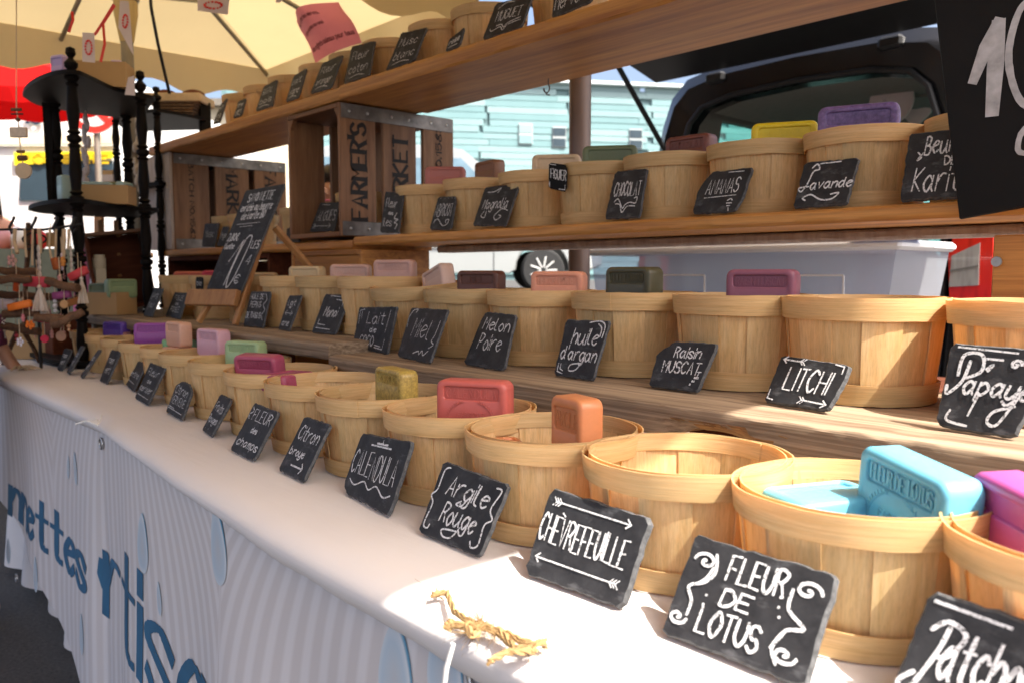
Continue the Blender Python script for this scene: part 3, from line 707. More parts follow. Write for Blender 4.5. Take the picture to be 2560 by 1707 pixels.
def solve_x(lpx, Y, z, r=RT_ + .004):
    """X of a basket in row Y whose rim's left edge is seen at pixel column lpx"""
    lo, hi = -6.0, .4
    for _ in range(50):
        X = (lo + hi) / 2; d = math.hypot(X, Y); a = math.atan2(Y, X) + math.asin(min(.99, r / d)); L = math.sqrt(max(1e-6, d * d - r * r))
        p = Vector((L * math.cos(a), L * math.sin(a), z)) - CAM; px = CX + FPX * p.dot(RT) / p.dot(FW)
        if px < lpx: lo = X
        else: hi = X
    return (lo + hi) / 2
B = {}
ROW1 = [('patchouli', 2349, .70), ('lotus', 1827, .70), ('chevre', 1453, .70), ('argile', 1161, .70), ('calendula', 954, .715), ('citron', 787, .722), ('champs', 658, .732), ('rouge', 556, .745), ('verveine', 467, .765), ('cerisier', 393, .785), ('menthe', 345, .81), ('f12', 290, .82), ('f13', 247, .83), ('f14', 207, .84), ('f15', 170, .85)]
NM1 = {'patchouli': 'behind the slate reading Pate', 'lotus': 'holding pale blue soaps behind the FLEUR DE LOTUS slate', 'chevre': 'standing empty and sunlit behind the CHEVREFEUILLE slate', 'argile': 'with an orange soap behind the Argile Rouge slate', 'calendula': 'with a red soap behind the CALENDULA slate', 'citron': 'with a yellow soap behind the Citron broye slate', 'champs': 'standing empty behind the FLEUR des champs slate', 'rouge': 'with a dark pink soap behind the Fruits Rouges slate', 'verveine': 'with a pale green soap behind the rounded VERVEINE slate', 'cerisier': 'with a light pink soap between the green soap and the peach soap', 'menthe': 'with a flat green soap behind the Menthe slate', 'f12': 'with a violet soap on the white cloth', 'f13': 'on the white cloth between the violet and the purple-blue soap', 'f14': 'with a purple-blue soap on the white cloth', 'f15': 'at the far end of the cloth row beside the stick ornaments'}
SC1 = {'cerisier': 1.02, 'menthe': 1.01, 'f12': 1.0, 'f13': 1.0, 'f14': 1.0, 'f15': 1.0}
for k, L, Y in ROW1:
    B[k] = basket(solve_x(L, Y, T + BH * .89, RT_ * 1.03 + .004), Y, T, 'round wood-chip basket ' + NM1[k], 'baskets along the white tablecloth', SC1.get(k, 1.03), zs=.865)
ROW2 = [('papaye', 2364, 1.08, PL), ('litchi', 1952, 1.08, PL), ('muscat', 1681, 1.08, PL), ('argan', 1427, 1.08, PL), ('melon', 1215, 1.08, PL), ('miel', 1058, 1.08, PL), ('coco', 933, 1.09, PL), ('monoi', 841, 1.09, PF), ('anesse', 737, 1.09, PF), ('pepins', 648, 1.09, PF), ('easel', 560, 1.10, PF), ('rose', 470, 1.10, PF), ('ylang', 395, 1.10, PF)]
NM2 = {'papaye': 'behind the Papaye slate', 'litchi': 'standing empty half in sun behind the LITCHI slate', 'muscat': 'with a plum soap behind the Raisin MUSCAT slate', 'argan': "with a dark olive soap behind the huile d'argan slate", 'melon': 'with a salmon soap behind the Melon Poire slate', 'miel': 'with a dark brown soap behind the Miel slate', 'coco': 'tipped slightly forward behind the Lait de coco slate', 'monoi': 'with a dusty pink MONOI soap behind the Monoi slate', 'anesse': 'with a pinkish soap to the right of the cream soap', 'pepins': 'with a cream soap behind the HUILE DE PEPINS slate', 'easel': 'half hidden behind the slate easel', 'rose': 'with a crimson soap beside the slate easel', 'ylang': 'with a salmon red soap beside the black turned post'}
for k, L, Y, z in ROW2:
    B[k] = basket(solve_x(L, Y, z + BH), Y, z, 'round wood-chip basket ' + NM2[k], 'baskets on the lower planks', tilt=(R_(5), 0) if k == 'coco' else (0, 0), rz=0 if k == 'coco' else None)
ROW3 = [('karite', 2306, 1.40), ('lavande', 2003, 1.40), ('ananas', 1763, 1.40), ('chocolat', 1555, 1.40), ('figuier', 1388, 1.40), ('magnolia', 1243, 1.40), ('abricot', 1104, 1.40), ('iles', 986, 1.40), ('algues', 832, 1.45)]
NM3 = {'karite': 'with a chipped rim behind the Beurre de Karite slate', 'lavande': 'with a purple LAVANDE soap on the middle shelf', 'ananas': 'with a yellow soap behind the ANANAS slate', 'chocolat': 'with a red-brown soap behind the CHOCOLAT slate', 'figuier': 'with the FIGUIER card clipped to its rim', 'magnolia': 'with a cream soap behind the Magnolia slate', 'abricot': 'with a brown soap behind the ABRICOT slate', 'iles': 'with a rose soap behind the Fleur des iles slate', 'algues': 'standing inside the market crate'}
for k, L, Y in ROW3:
    B[k] = basket(solve_x(L, Y, MS + BH), Y, MS + (.020 if k == 'algues' else 0), 'round wood-chip basket ' + NM3[k], 'baskets on the middle shelf', .98 if k != 'algues' else .93)
for L, lab in ((690, 'round wood-chip basket on the middle shelf just beside the open market crate'), (560, 'round wood-chip basket in front of the letters of the pale-ended crate'), (520, 'round wood-chip basket behind the two small black cards of the pale-ended crate')):
    basket(solve_x(L, 1.41, MS + BH), 1.41, MS - .008, lab, 'baskets on the middle shelf', .9)
ROW4 = [('t0', 1318, 1.43), ('t1', 1122, 1.43), ('t2', 1022, 1.43), ('t3', 899, 1.43), ('t4', 824, 1.43), ('t5', 742, 1.43), ('t6', 666, 1.43), ('t7', 604, 1.43), ('t8', 564, 1.43)]
NM4 = ['behind the Merveille slate', 'between the MUGUET slate and the small torn slate', 'with a bright orange soap', 'behind the Musc slate', 'beside the pink paper notice', 'below the corner of the pink paper notice', 'between the narrow and the square slate', 'above the corner of the open crate', 'nearest the black corner stand']
pv = None
for i, (k, L, Y) in enumerate(ROW4):
    X = solve_x(L, Y, TS + BH)
    if pv is not None: X = min(X, pv - .186)
    pv = X
    B[k] = basket(X, Y, TS, 'round wood-chip basket %s on the top shelf' % NM4[i], 'baskets on the top shelf', .96)

# ================================================================== slates
def inset_poly(poly, d):
    n = len(poly); c = sum(poly, Vector((0, 0))) / n
    return [p + (c - p).normalized() * d for p in poly]
def make_plate(O, e, up, corners, th, name, mat, seed, jag=.0014, round_=.006, edge_mat=None):
    """corners: TL, TR, BR, BL in plate coordinates (x along e, y along up)"""
    N = e.cross(up); cs = [Vector(c) for c in corners]; out = []; n = len(cs)
    for i in range(n):
        a, b = cs[i], cs[(i + 1) % n]; L = (b - a).length; d = (b - a) / L; k = max(3, int(L / .008))
        r = min(round_ * (.5 + random.random()), L * .3)
        for j in range(k + 1):
            t = r + (L - 2 * r) * j / k; p = a + d * t; nn = Vector((-d.y, d.x))
            out.append(p + nn * (jag * nz(p.x * 110 + seed, p.y * 110) + jag * .8 * nz(p.x * 400, p.y * 400, seed)))
    m = len(out); loops = []
    for (z, ins, jj) in ((th, .0022, 1), (th * .62, .0004, 1), (th * .3, 0, 1), (0, .0016, 1)):
        lp = inset_poly(out, ins); loops.append([Vector((p.x + jag * .5 * nz(i * .9, z * 900, seed), p.y + jag * .5 * nz(i * .8, z * 700, seed + 3), z)) for i, p in enumerate(lp)])
    loops[0] = [Vector((v.x, v.y, th - .0006 * abs(nz(i * .7, seed)))) for i, v in enumerate(loops[0])]
    mb = MB(); vv = [v for l in loops for v in l]; c0 = sum(loops[0], Vector()) / m; c1 = sum(loops[-1], Vector()) / m
    ff = [(l * m + i, (l + 1) * m + i, (l + 1) * m + (i + 1) % m, l * m + (i + 1) % m) for l in range(3) for i in range(m)]
    vv += [c0, c1]; nf = len(ff)
    ff += [(4 * m, (i + 1) % m, i) for i in range(m)] + [(4 * m + 1, 3 * m + i, 3 * m + (i + 1) % m) for i in range(m)]
    mb.add(vv, ff); me = mb.mesh(name, mat, 30)
    if edge_mat:
        me.materials.append(edge_mat)
        for i in range(nf): me.polygons[i].material_index = 1
    # flip winding safe: faces are double sided
    M = Matrix.Translation(O) @ Matrix((e, up, N)).transposed().to_4x4()
    return obj(name, me, None, M)
def bil(cs, u, v):
    tl, tr, br, bl = cs; return (bl * (1 - u) + br * u) * (1 - v) + (tl * (1 - u) + tr * u) * v
def decorate(o, cs, th, items, hw, mat=M_CHALK):
    mb = MB(); f = lambda x, y, q: Vector((*bil(cs, x, y), q))
    wu = ((cs[1] - cs[0]).length + (cs[2] - cs[3]).length) / 2; hv = (cs[0] - cs[3]).length
    # strokes are laid out in metres, then mapped to the plate's own outline
    fm = lambda x, y, q: f(x / wu, y / hv, q)
    for it in items:
        if isinstance(it[0], str) and it[0] in ('~', '-'):
            k = it[2] if len(it) > 2 else 1.0
            p = [(u * wu, v * hv) for u, v in it[1]]; ribbon(mb, catmull(p, 6) if it[0] == '~' else p, hw * k, None, 0, th + .0005, fm)
        else:
            txt, u0, v0, u1, v1 = it[:5]; sl_ = it[5] if len(it) > 5 else 0.0; k = it[6] if len(it) > 6 else 1.0
            write(mb, txt, u0 * wu, v0 * hv, u1 * wu, v1 * hv, hw * k, sl_, .12, fm, 0, th + .0005)
    if mb.v: mb.build('lettering', mat, o)
SEED = [0]
def slate(px, plane, items, label, group, hw=.0011, th=.0055, chips=None, lean=None):
    SEED[0] += 3.7; TL, TR, BR, BL = px
    if plane[0] == 'z':
        bl, br = onz(*BL, plane[1]), onz(*BR, plane[1])
    else:
        bl = ony(*BL, plane[1]); br = ony(*BR, plane[1]); zb = plane[2]; bl.z = br.z = zb
    e = (br - bl); e.z = 0; e.normalize(); nb = Vector((-e.y, e.x, 0))
    if nb.y < 0: nb = -nb
    if lean is None:
        r = ray(*TL); t = (bl - CAM).dot(e) / r.dot(e); d = CAM + r * t - bl; lean = math.atan2(d.dot(nb), max(.01, d.z)); lean = max(R_(12), min(R_(33), lean))
    else: lean = R_(lean)
    up = nb * math.sin(lean) + ZZ * math.cos(lean); N = e.cross(up)
    cs = []
    for p in (TL, TR, BR, BL):
        q = onplane(*p, bl, N) - bl; cs.append(Vector((q.dot(e), q.dot(up))))
    lift = -min(c.y for c in cs); 
    O = bl + N * .0 ; O.z += max(-.004, lift * math.cos(lean)) + .0012 if plane[0] == 'z' else lift * math.cos(lean) + .0012
    poly = list(cs)
    if chips:                              # cut corners: {index: (d1, d2)}
        poly = []
        for i in range(4):
            a = cs[i]
            if i in chips:
                d1, d2 = chips[i]; pr, nx = cs[i - 1], cs[(i + 1) % 4]
                poly += [a + (pr - a) * d1, a + (nx - a) * d2]
            else: poly.append(a)
    o = make_plate(O, e, up, poly, th, 'slate_label', M_SLATE, SEED[0], .0014, .005, M_SLATE_EDGE)
    decorate(o, cs, th, items, hw)
    return tag(o, label, 'slate', group)
def arrow(u0, u1, v, v1=None, s=.035, fl=3, k=1.0):
    v1 = v if v1 is None else v1; d = 1 if u1 > u0 else -1; r = [('-', [(u0, v), (u1, v1)], k), ('-', [(u1 - d * s * 1.3, v1 + s * 1.6), (u1, v1), (u1 - d * s * 1.3, v1 - s * 1.6)], k)]
    for i in range(fl): r.append(('-', [(u0 + d * (i * s * .9 - s), v + s * 1.5), (u0 + d * i * s * .9, v), (u0 + d * (i * s * .9 - s), v - s * 1.5)], k * .8))
    return r
def curl(u, v, s, fx=1, fy=1, k=1.0, turns=1.25):
    p = [(u + fx * s * (1 - i / 15) * math.cos(i / 14 * turns * 6.28), v + fy * s * (1 - i / 15) * math.sin(i / 14 * turns * 6.28)) for i in range(15)]
    return ('~', p, k)
def swirl(u0, u1, v, s=.06, k=1.0):
    return [('~', [(u0, v + s * .5), (u0 + (u1 - u0) * .15, v - s * .4), (u0 + (u1 - u0) * .35, v + s), (u0 + (u1 - u0) * .5, v - s * .2), (u0 + (u1 - u0) * .65, v + s), (u0 + (u1 - u0) * .85, v - s * .4), (u1, v + s * .4)], k)]
G1, G2, G3, G4 = 'slates along the tablecloth', 'slates on the lower planks', 'slates on the middle shelf', 'slates on the top shelf'
SL = 'black slate label reading %s'
# --- front row, on the cloth
zt = ('z', T)
slate([(2325, 1476), (2690, 1590), (2600, 1880), (2222, 1760)], zt, [('-', [(.08, .93), (.62, .90)], 1.3), ('~', [(.12, .70), (.22, .80), (.36, .72), (.28, .52), (.20, .50)], 1.3), ('~', [(.24, .76), (.20, .50), (.08, .12), (.02, .22), (.10, .33)], 1.3), ('atchouli', .24, .34, .98, .74, .22, 1.2)], SL % 'Pate in large loops, front edge of the cloth', G1, .0013, lean=15)
slate([(1746, 1343), (2106, 1447), (2023, 1732), (1660, 1589)], zt, [('FLEUR', .33, .66, .72, .90, .04, 1.15), ('DE', .34, .43, .54, .58, .1, 1.15), ('LOTUS', .24, .13, .66, .36, .05, 1.15),
  curl(.16, .77, .085, -1, 1, 1.2), ('~', [(.22, .86), (.25, .70), (.20, .58), (.10, .50), (.15, .38), (.15, .24)], 1.2), curl(.09, .20, .07, 1, -1, 1.2), ('~', [(.23, .74), (.20, .62), (.15, .54)], 1.0),
  curl(.86, .78, .09, 1, 1, 1.2), ('~', [(.77, .76), (.78, .58), (.90, .46), (.80, .40), (.74, .22)], 1.2), curl(.83, .20, .08, 1, -1, 1.2), ('~', [(.79, .36), (.75, .22), (.80, .10)], 1.0)]
  + [('-', [(u, v), (u + .004, v)], 1.2) for u, v in ((.235, .47), (.235, .38), (.235, .29), (.71, .66), (.715, .57), (.735, .49), (.24, .2))], SL % 'FLEUR DE LOTUS between curled brackets', G1, .0012, .008)
slate([(1388, 1223), (1640, 1302), (1568, 1530), (1320, 1438)], zt, arrow(.12, .86, .86, .86, .03, 3, 1.1) + [('CHEVREFEUILLE', .04, .40, .90, .70, 0, 1.15), ('-', [(.22, .76), (.25, .73)])] + arrow(.88, .08, .22, .22, .03, 3, 1.1), SL % 'CHEVREFEUILLE between two arrows', G1, .0011, .008)
slate([(1117, 1154), (1283, 1217), (1208, 1399), (1052, 1335)], zt, [('Argile', .22, .60, .82, .86, .22, 1.2), ('Rouge', .26, .24, .78, .50, .22, 1.2), ('~', [(.17, .94), (.09, .88), (.08, .62), (.02, .52), (.08, .42), (.06, .14), (.13, .10), (.15, .16)]), ('~', [(.87, .90), (.95, .88), (.90, .62), (.97, .50), (.90, .40), (.92, .14), (.84, .08), (.80, .15)]), ('~', [(.55, .62), (.50, .52), (.42, .52), (.48, .58)]), ('~', [(.60, .26), (.52, .10), (.40, .08), (.36, .16), (.58, .20)])], SL % 'Argile Rouge in a curly bracket frame', G1, .00105)
slate([(912, 1084), (1042, 1108), (981, 1296), (860, 1232)], zt, [('CALENDULA', .06, .36, .90, .72, 0, 1.0)] + swirl(.10, .92, .22, .07) + [('-', [(.30, .84), (.68, .84)], 1.6), ('-', [(.40, .88), (.60, .88)], 1.8), ('-', [(.50, .94), (.50, .88)])], SL % 'CALENDULA with a wavy underline', G1, .001, chips={3: (.14, .10)})
slate([(769, 1043), (834, 1065), (765, 1210), (702, 1179)], zt, [('Citron', .14, .60, .88, .84, .15), ('broye', .12, .33, .66, .46, .1)] + arrow(.36, .80, .17, .17, .05, 0, 1.8), SL % 'Citron broye with a thick arrow', G1, .001)
slate([(643, 1010), (705, 1034), (641, 1158), (581, 1128)], zt, [('FLEUR', .22, .68, .92, .90, 0), ('des', .42, .46, .64, .57, .1), ('champs', .12, .16, .92, .32, .2), ('~', [(.08, .92), (.16, .84), (.06, .76), (.12, .68)])], SL % 'FLEUR des champs', G1, .001)
slate([(558, 987), (586, 1002), (534, 1096), (511, 1078)], zt, [('Fruits', .16, .58, .88, .80, .1), ('Rouges', .12, .28, .88, .46, .1), ('-', [(.2, .1), (.22, .1)]), ('-', [(.5, .12), (.52, .12)])], SL % 'Fruits Rouges, narrow, in front of the dark pink soap', G1, .0009)
slate([(452, 949), (491, 968), (460, 1054), (420, 1032)], zt, [('Citron', .12, .62, .86, .86, .15), ('VERVEINE', .10, .32, .90, .54, 0), ('-', [(.08, .17), (.9, .14)]), ('-', [(.08, .22), (.4, .2)])], SL % 'Citron VERVEINE with a rounded top', G1, .0009, chips={0: (.18, .28), 1: (.28, .18)})
slate([(381, 908), (419, 923), (374, 1016), (342, 997)], zt, [('Fleur', .16, .70, .84, .88, .1), ('de', .38, .50, .62, .60), ('cerisier', .1, .26, .9, .42, .1), ('-', [(.1, .15), (.9, .13)])], SL % 'Fleur de cerisier beside the Menthe slate', G1, .0008)
slate([(341, 901), (371, 911), (338, 981), (317, 962)], zt, [('Menthe', .08, .42, .92, .64, .1), ('-', [(.15, .25), (.85, .22)])], SL % 'Menthe half behind a taller slate', G1, .0008)
for q, lab in (([(283, 876), (307, 879), (272, 962), (253, 954)], 'narrow grey slate card before the violet soap basket'), ([(250, 876), (257, 877), (210, 948), (204, 944)], 'slate card seen edge on before the empty far basket'), ([(207, 866), (215, 868), (177, 938), (170, 933)], 'slate card seen edge on before the purple-blue soap basket'), ([(165, 872), (185, 876), (159, 929), (146, 927)], 'last slate card of the cloth row beside the stick ornaments')):
    slate(q, zt, [('rose', .2, .6, .8, .8), ('vert', .2, .3, .8, .5)], lab, G1, .0009)
# --- lower planks
zp, zf = ('z', PL), ('z', PF)
slate([(2383, 862), (2640, 882), (2545, 1102), (2342, 1072)], zp, [('~', [(.16, .62), (.18, .86), (.36, .88), (.40, .70), (.26, .60)], 1.4), ('~', [(.26, .80), (.22, .56), (.08, .40), (.06, .50)], 1.4), ('apaye', .24, .42, .96, .64, .25, 1.3), ('~', [(.44, .44), (.38, .18)], 1.3), ('~', [(.86, .44), (.74, .12), (.62, .14), (.66, .26), (.86, .34)], 1.3), ('-', [(.10, .95), (.70, .93)], 1.2), curl(.72, .80, .06, 1, 1, 1.2), ('~', [(.16, .22), (.14, .10), (.40, .06)], 1.2), ('-', [(.42, .84), (.58, .84)], 1.5), ('~', [(.44, .72), (.50, .78), (.46, .70)], 1.2)], SL % 'Papaye in large script', G2, .0012, .007, chips={3: (.16, .04)})
slate([(1960, 893), (2139, 920), (2080, 1037), (1915, 1010)], zp, [('LITCHI', .22, .30, .84, .76, .02, 1.25)] + arrow(.36, .08, .90, .90, .04, 2, 1.2) + arrow(.56, .92, .14, .12, .045, 2, 1.2) + [('-', [(.80, .95), (.92, .93), (.93, .78)], 1.), ('-', [(.05, .26), (.05, .08), (.14, .06)], 1.)], SL % 'LITCHI between two arrows', G2, .0012, .007, chips={1: (.05, .10), 2: (.12, .05)})
slate([(1655, 855), (1802, 864), (1751, 986), (1627, 970)], zp, [('Raisin', .34, .66, .80, .88, .1, 1.0), ('MUSCAT', .20, .34, .88, .58, .02, 1.1)] + [('-', [(.84 + .03 * i - .02 * j, .28 - .07 * j), (.845 + .03 * i - .02 * j, .28 - .07 * j)], 2.2) for j in range(3) for i in range(3 - j)] + [('-', [(.86, .40), (.92, .40)]), ('-', [(.89, .40), (.88, .30)])], SL % 'Raisin MUSCAT with a small bunch of grapes', G2, .001, .007, chips={0: (.30, .26)})
slate([(1420, 802), (1532, 805), (1489, 955), (1389, 941)], zp, [('huile', .26, .58, .84, .84, .2, 1.15), ("d'argan", .08, .30, .92, .52, .12, 1.15), ('~', [(.66, .32), (.52, .14), (.36, .12), (.38, .22), (.64, .26)]), ('~', [(.58, .95), (.80, .98), (.93, .90), (.93, .70)]), ('~', [(.78, .93), (.87, .86), (.88, .72)]), ('-', [(.08, .22), (.08, .08), (.22, .05)]), ('-', [(.14, .22), (.14, .13), (.22, .10)])], SL % "huile d'argan with corner strokes", G2, .00105)
slate([(1216, 783), (1297, 791), (1265, 931), (1163, 914)], zp, [('Melon', .16, .66, .90, .88, .15, 1.1), ('Poire', .20, .30, .80, .58, .08, 1.0)], SL % 'Melon Poire', G2, .00105, chips={0: (.12, .06)})
slate([(1034, 772), (1127, 777), (1080, 913), (998, 893)], zp, [('Miel', .24, .42, .74, .78, .2, 1.0), ('~', [(.06, .60), (.04, .78), (.12, .94), (.24, .96), (.2, .90)]), ('~', [(.92, .78), (.90, .52), (.86, .40), (.94, .34), (.84, .26)]), ('~', [(.86, .22), (.76, .12), (.70, .20), (.64, .12), (.60, .18), (.46, .12)])], SL % 'Miel with curly corners', G2, .001)
slate([(903, 771), (998, 769), (974, 888), (886, 872)], zp, [('Lait', .30, .62, .76, .88, .15), ('de', .42, .42, .60, .54, .1), ('COCO', .20, .12, .58, .34), ('-', [(.08, .60), (.08, .92), (.2, .95)]), ('-', [(.14, .72), (.14, .90)]), ('-', [(.88, .92), (.84, .45)]), ('-', [(.62, .10), (.84, .08), (.86, .30)]), ('-', [(.62, .15), (.78, .13)])], SL % 'Lait de coco in a line frame', G2, .001, chips={1: (.0, .06)})
slate([(817, 738), (881, 741), (843, 839), (782, 834)], zf, [('Monoi', .26, .42, .76, .66, .2), ('-', [(.28, .95), (.80, .93)]), ('-', [(.55, .86), (.84, .84), (.86, .70)]), ('-', [(.16, .34), (.16, .22), (.46, .20)]), ('-', [(.14, .12), (.72, .10)])], SL % 'Monoi beside the plank end', G2, .001)
slate([(727, 741), (760, 741), (727, 830), (700, 826)], zf, [('Lait', .2, .70, .8, .86, .1), ("d'", .4, .62, .6, .68), ('ane', .2, .12, .8, .30), ('-', [(.2, .48), (.8, .48)]), ('-', [(.35, .56), (.2, .48), (.35, .42)]), ('-', [(.65, .56), (.8, .48), (.65, .42)])], SL % 'Lait with a double arrow, narrow', G2, .0009)
slate([(631, 731), (682, 731), (662, 822), (612, 817)], zf, [('HUILE DE', .10, .78, .74, .92), ('PEPINS', .16, .54, .68, .70), ('DE RAISINS', .06, .24, .78, .40), ('~', [(.82, .92), (.92, .76), (.80, .62), (.92, .48), (.82, .34), (.90, .2)])], SL % 'HUILE DE PEPINS DE RAISINS', G2, .0009)
slate([(441, 733), (475, 735), (453, 800), (417, 793)], zf, [('FIGUE', .2, .68, .8, .86), ('de', .4, .5, .6, .6), ('ROSE', .2, .22, .8, .42)], SL % 'three short lines beside the easel foot', G2, .0009)
slate([(390, 721), (412, 723), (383, 795), (362, 791)], zf, [('ylang', .15, .66, .85, .84), ('fleur', .15, .3, .85, .5)], 'narrow black slate label beside the turned black post', G2, .0009)
# --- middle shelf
def my(z=MS): return ('y', 1.278, z)
slate([(2276, 346), (2440, 326), (2424, 505), (2252, 514)], my(), [('Beurre', .30, .66, .98, .92, .2, 1.15), ('DE', .62, .48, .80, .60), ('Karite', .18, .12, 1.0, .46, .2, 1.15), ('~', [(.20, .70), (.26, .62), (.20, .58), (.28, .68)])], SL % 'Beurre de Karite partly behind the black price board', G3, .0012, .008, lean=14)
slate([(2014, 421), (2153, 409), (2122, 528), (1985, 536)], my(), [('~', [(.20, .84), (.28, .92), (.34, .80), (.24, .76), (.18, .50), (.10, .34), (.04, .42), (.22, .44)], 1.2), ('avande', .24, .38, .98, .58, .18, 1.2), ('-', [(.34, .92), (.70, .93)], 1.5)] + [('~', [(.22, .14), (.16, .20), (.30, .26), (.50, .14), (.70, .14), (.80, .26), (.66, .24)], 1.2)], SL % 'Lavande in script with a flourish', G3, .0011, .007, lean=18)
slate([(1760, 445), (1887, 431), (1852, 542), (1733, 548)], my(), [('ANANAS', .20, .44, .84, .78, .12, 1.0), ('-', [(.20, .36), (.84, .38)]), ('-', [(.56, .93), (.86, .92)])] + [('~', [(.70, .26), (.76, .30), (.80, .26)], 1.0), ('-', [(.70, .20), (.80, .20)], 1.3), ('-', [(.72, .14), (.78, .14)], 1.3), ('-', [(.76, .10), (.78, .02)])], SL % 'ANANAS with a pineapple sketch', G3, .001, .007, chips={0: (.40, .18), 2: (.28, .10)}, lean=20)
slate([(1541, 439), (1623, 431), (1603, 556), (1514, 558)], my(), [('CHOCOLAT', .14, .46, .90, .74, .05, 1.0), ('~', [(.20, .34), (.30, .40), (.44, .24), (.48, .20), (.54, .28), (.66, .32), (.82, .30), (.84, .42), (.76, .40)]), ('~', [(.24, .30), (.38, .28), (.48, .12), (.60, .24), (.82, .24)])], SL % 'CHOCOLAT with an open scroll', G3, .001, lean=18)
slate([(1216, 468), (1304, 457), (1268, 566), (1185, 564)], my(), [('Magnolia', .14, .42, .86, .66, .12, 1.0), ('~', [(.16, .84), (.36, .84), (.52, .92), (.46, .80)]), ('~', [(.24, .36), (.18, .24), (.30, .20), (.30, .36)]), ('~', [(.92, .36), (.74, .40), (.58, .24), (.66, .14), (.78, .22), (.70, .26)])], SL % 'Magnolia with a pointed corner', G3, .001, chips={0: (.02, .10)}, lean=20)
slate([(1099, 488), (1145, 487), (1131, 571), (1076, 571)], my(), [('ABRICOT', .10, .40, .92, .76, .08), ('~', [(.14, .18), (.2, .28), (.34, .30), (.60, .12), (.80, .18), (.84, .30), (.70, .28), (.72, .20)])] + [('-', [(u, .94), (u + .01, .94)], 1.2) for u in (.2, .4, .6, .8, .95)], SL % 'ABRICOT', G3, .0009, lean=18)
slate([(967, 469), (1013, 476), (1000, 574), (953, 572)], my(), [('Fleur', .16, .62, .74, .84, .1), ('des', .36, .44, .60, .52), ('iles', .12, .16, .58, .36, .1), ('~', [(.80, .50), (.70, .36), (.90, .34), (.72, .26), (.88, .22), (.80, .10)], 1.6)], SL % 'Fleur des iles with a drawn palm', G3, .0009, lean=14)
slate([(803, 490), (852, 487), (838, 560), (776, 562)], ('y', 1.30, MS + .020), [('ALGUES', .16, .36, .94, .72, .2), ('-', [(.2, .92), (.6, .9)])] + arrow(.14, .82, .18, .18, .05, 3), SL % 'ALGUES standing inside the market crate', G3, .0009, lean=22)
slate([(515, 559), (551, 557), (538, 617), (507, 616)], ('y', 1.29, MS - .008), [('Musc', .2, .4, .8, .7, .1)], SL % 'Musc, the wider card in front of the pale-ended crate', G3, .0009, lean=18)
slate([(560, 566), (577, 566), (564, 616), (545, 615)], ('y', 1.29, MS - .008), [('thym', .1, .4, .9, .7, .1)], 'narrow black card in front of the pale-ended crate', G3, .0009, lean=18)
slate([(722, 540), (757, 560), (752, 594), (716, 594)], ('y', 1.285, MS - .008), [], 'small blank slate lying under the corner of the open crate', G3, .0009, lean=35)
# --- top shelf
def ty(): return ('y', 1.278, TS)
slate([(1392, -75), (1500, -100), (1483, 0), (1382, 42)], ty(), [('Merveille', .08, .14, .98, .46, .2)], SL % 'Merveille on the top shelf', G4, .0011, lean=16)
slate([(1243, 2), (1338, -22), (1308, 62), (1208, 96)], ty(), [('MUGUET', .20, .44, .84, .72, .02), ('~', [(.14, .26), (.20, .18), (.40, .24), (.50, .12), (.60, .24), (.90, .28)]), ('~', [(.28, .30), (.42, .30), (.50, .20), (.60, .30), (.88, .36)]), ('~', [(.16, .80), (.34, .92), (.56, .90)])], SL % 'MUGUET', G4, .001, lean=18)
slate([(1126, 95), (1166, 64), (1153, 112), (1116, 128)], ty(), [('rose', .15, .4, .85, .7, .1), ('-', [(.2, .2), (.8, .2)])], 'small torn-cornered slate beside the MUGUET slate', G4, .0009, lean=18)
for q, t1, t2, lab in (([(1007, 84), (1072, 70), (1039, 154), (967, 180)], 'Musc', 'blanc', SL % 'Musc above a wavy line'), ([(883, 120), (942, 105), (927, 192), (862, 215)], 'Fleur', 'coton', SL % 'Fleur de coton'), ([(809, 169), (862, 146), (832, 231), (779, 246)], 'Fleur', 'oranger', SL % 'Fleur oranger beside the pink notice'), ([(738, 204), (771, 184), (750, 260), (717, 270)], 'lait', 'vigne', 'narrow slate label below the edge of the pink notice'), ([(663, 234), (697, 216), (685, 284), (642, 297)], 'SANTAL', 'bois', 'square slate label above the opening of the open crate'), ([(600, 274), (620, 266), (607, 311), (586, 318)], 'the', 'vert', 'narrow slate label beside the last one of the top shelf'), ([(556, 287), (573, 271), (553, 334), (535, 339)], 'pin', 'iris', 'last slate label of the top shelf beside the black stand')):
    slate(q, ty(), [(t1, .16, .58, .82, .80, .12), (t2, .14, .22, .86, .44, .12), ('~', [(.2, .1), (.5, .14), (.8, .08)])], lab, G4, .0009, lean=18)
# clip-on card on the fig basket
fb = B['figuier'].location; dv = (CAM - fb); dv.z = 0; dv = Vector((dv.x * .25 - .55, dv.y, 0)).normalized()
q = [(1373, 407), (1420, 414), (1418, 482), (1372, 472)]; bp = ony(1395, 480, 1.292); e_ = Vector((1, .10, 0)).normalized(); N_ = e_.cross(ZZ)
cs_ = [Vector(((onplane(*p, bp, N_) - bp).dot(e_), (onplane(*p, bp, N_) - bp).z)) for p in q]
o = make_plate(bp, e_, ZZ.copy(), cs_, .002, 'clip_card', M_BLKBOARD, 5, .0001, .006); decorate(o, cs_, .002, [('FIGUIER', .14, .42, .96, .78), ('-', [(.1, .94), (.4, .94)]), ('-', [(.08, .1), (.08, .25)], 2), ('-', [(.6, .06), (.92, .08), (.92, .25)])], .0011)
cl = MB(); cl.tube([(cs_[3].x + .02, .035, -.001), (cs_[3].x + .02, .035, -.022)], .003, 8); cl.build('clip', M_BLKPLAST, o, 60)
tag(o, 'rounded black plastic card reading FIGUIER clipped to a rim', 'card')
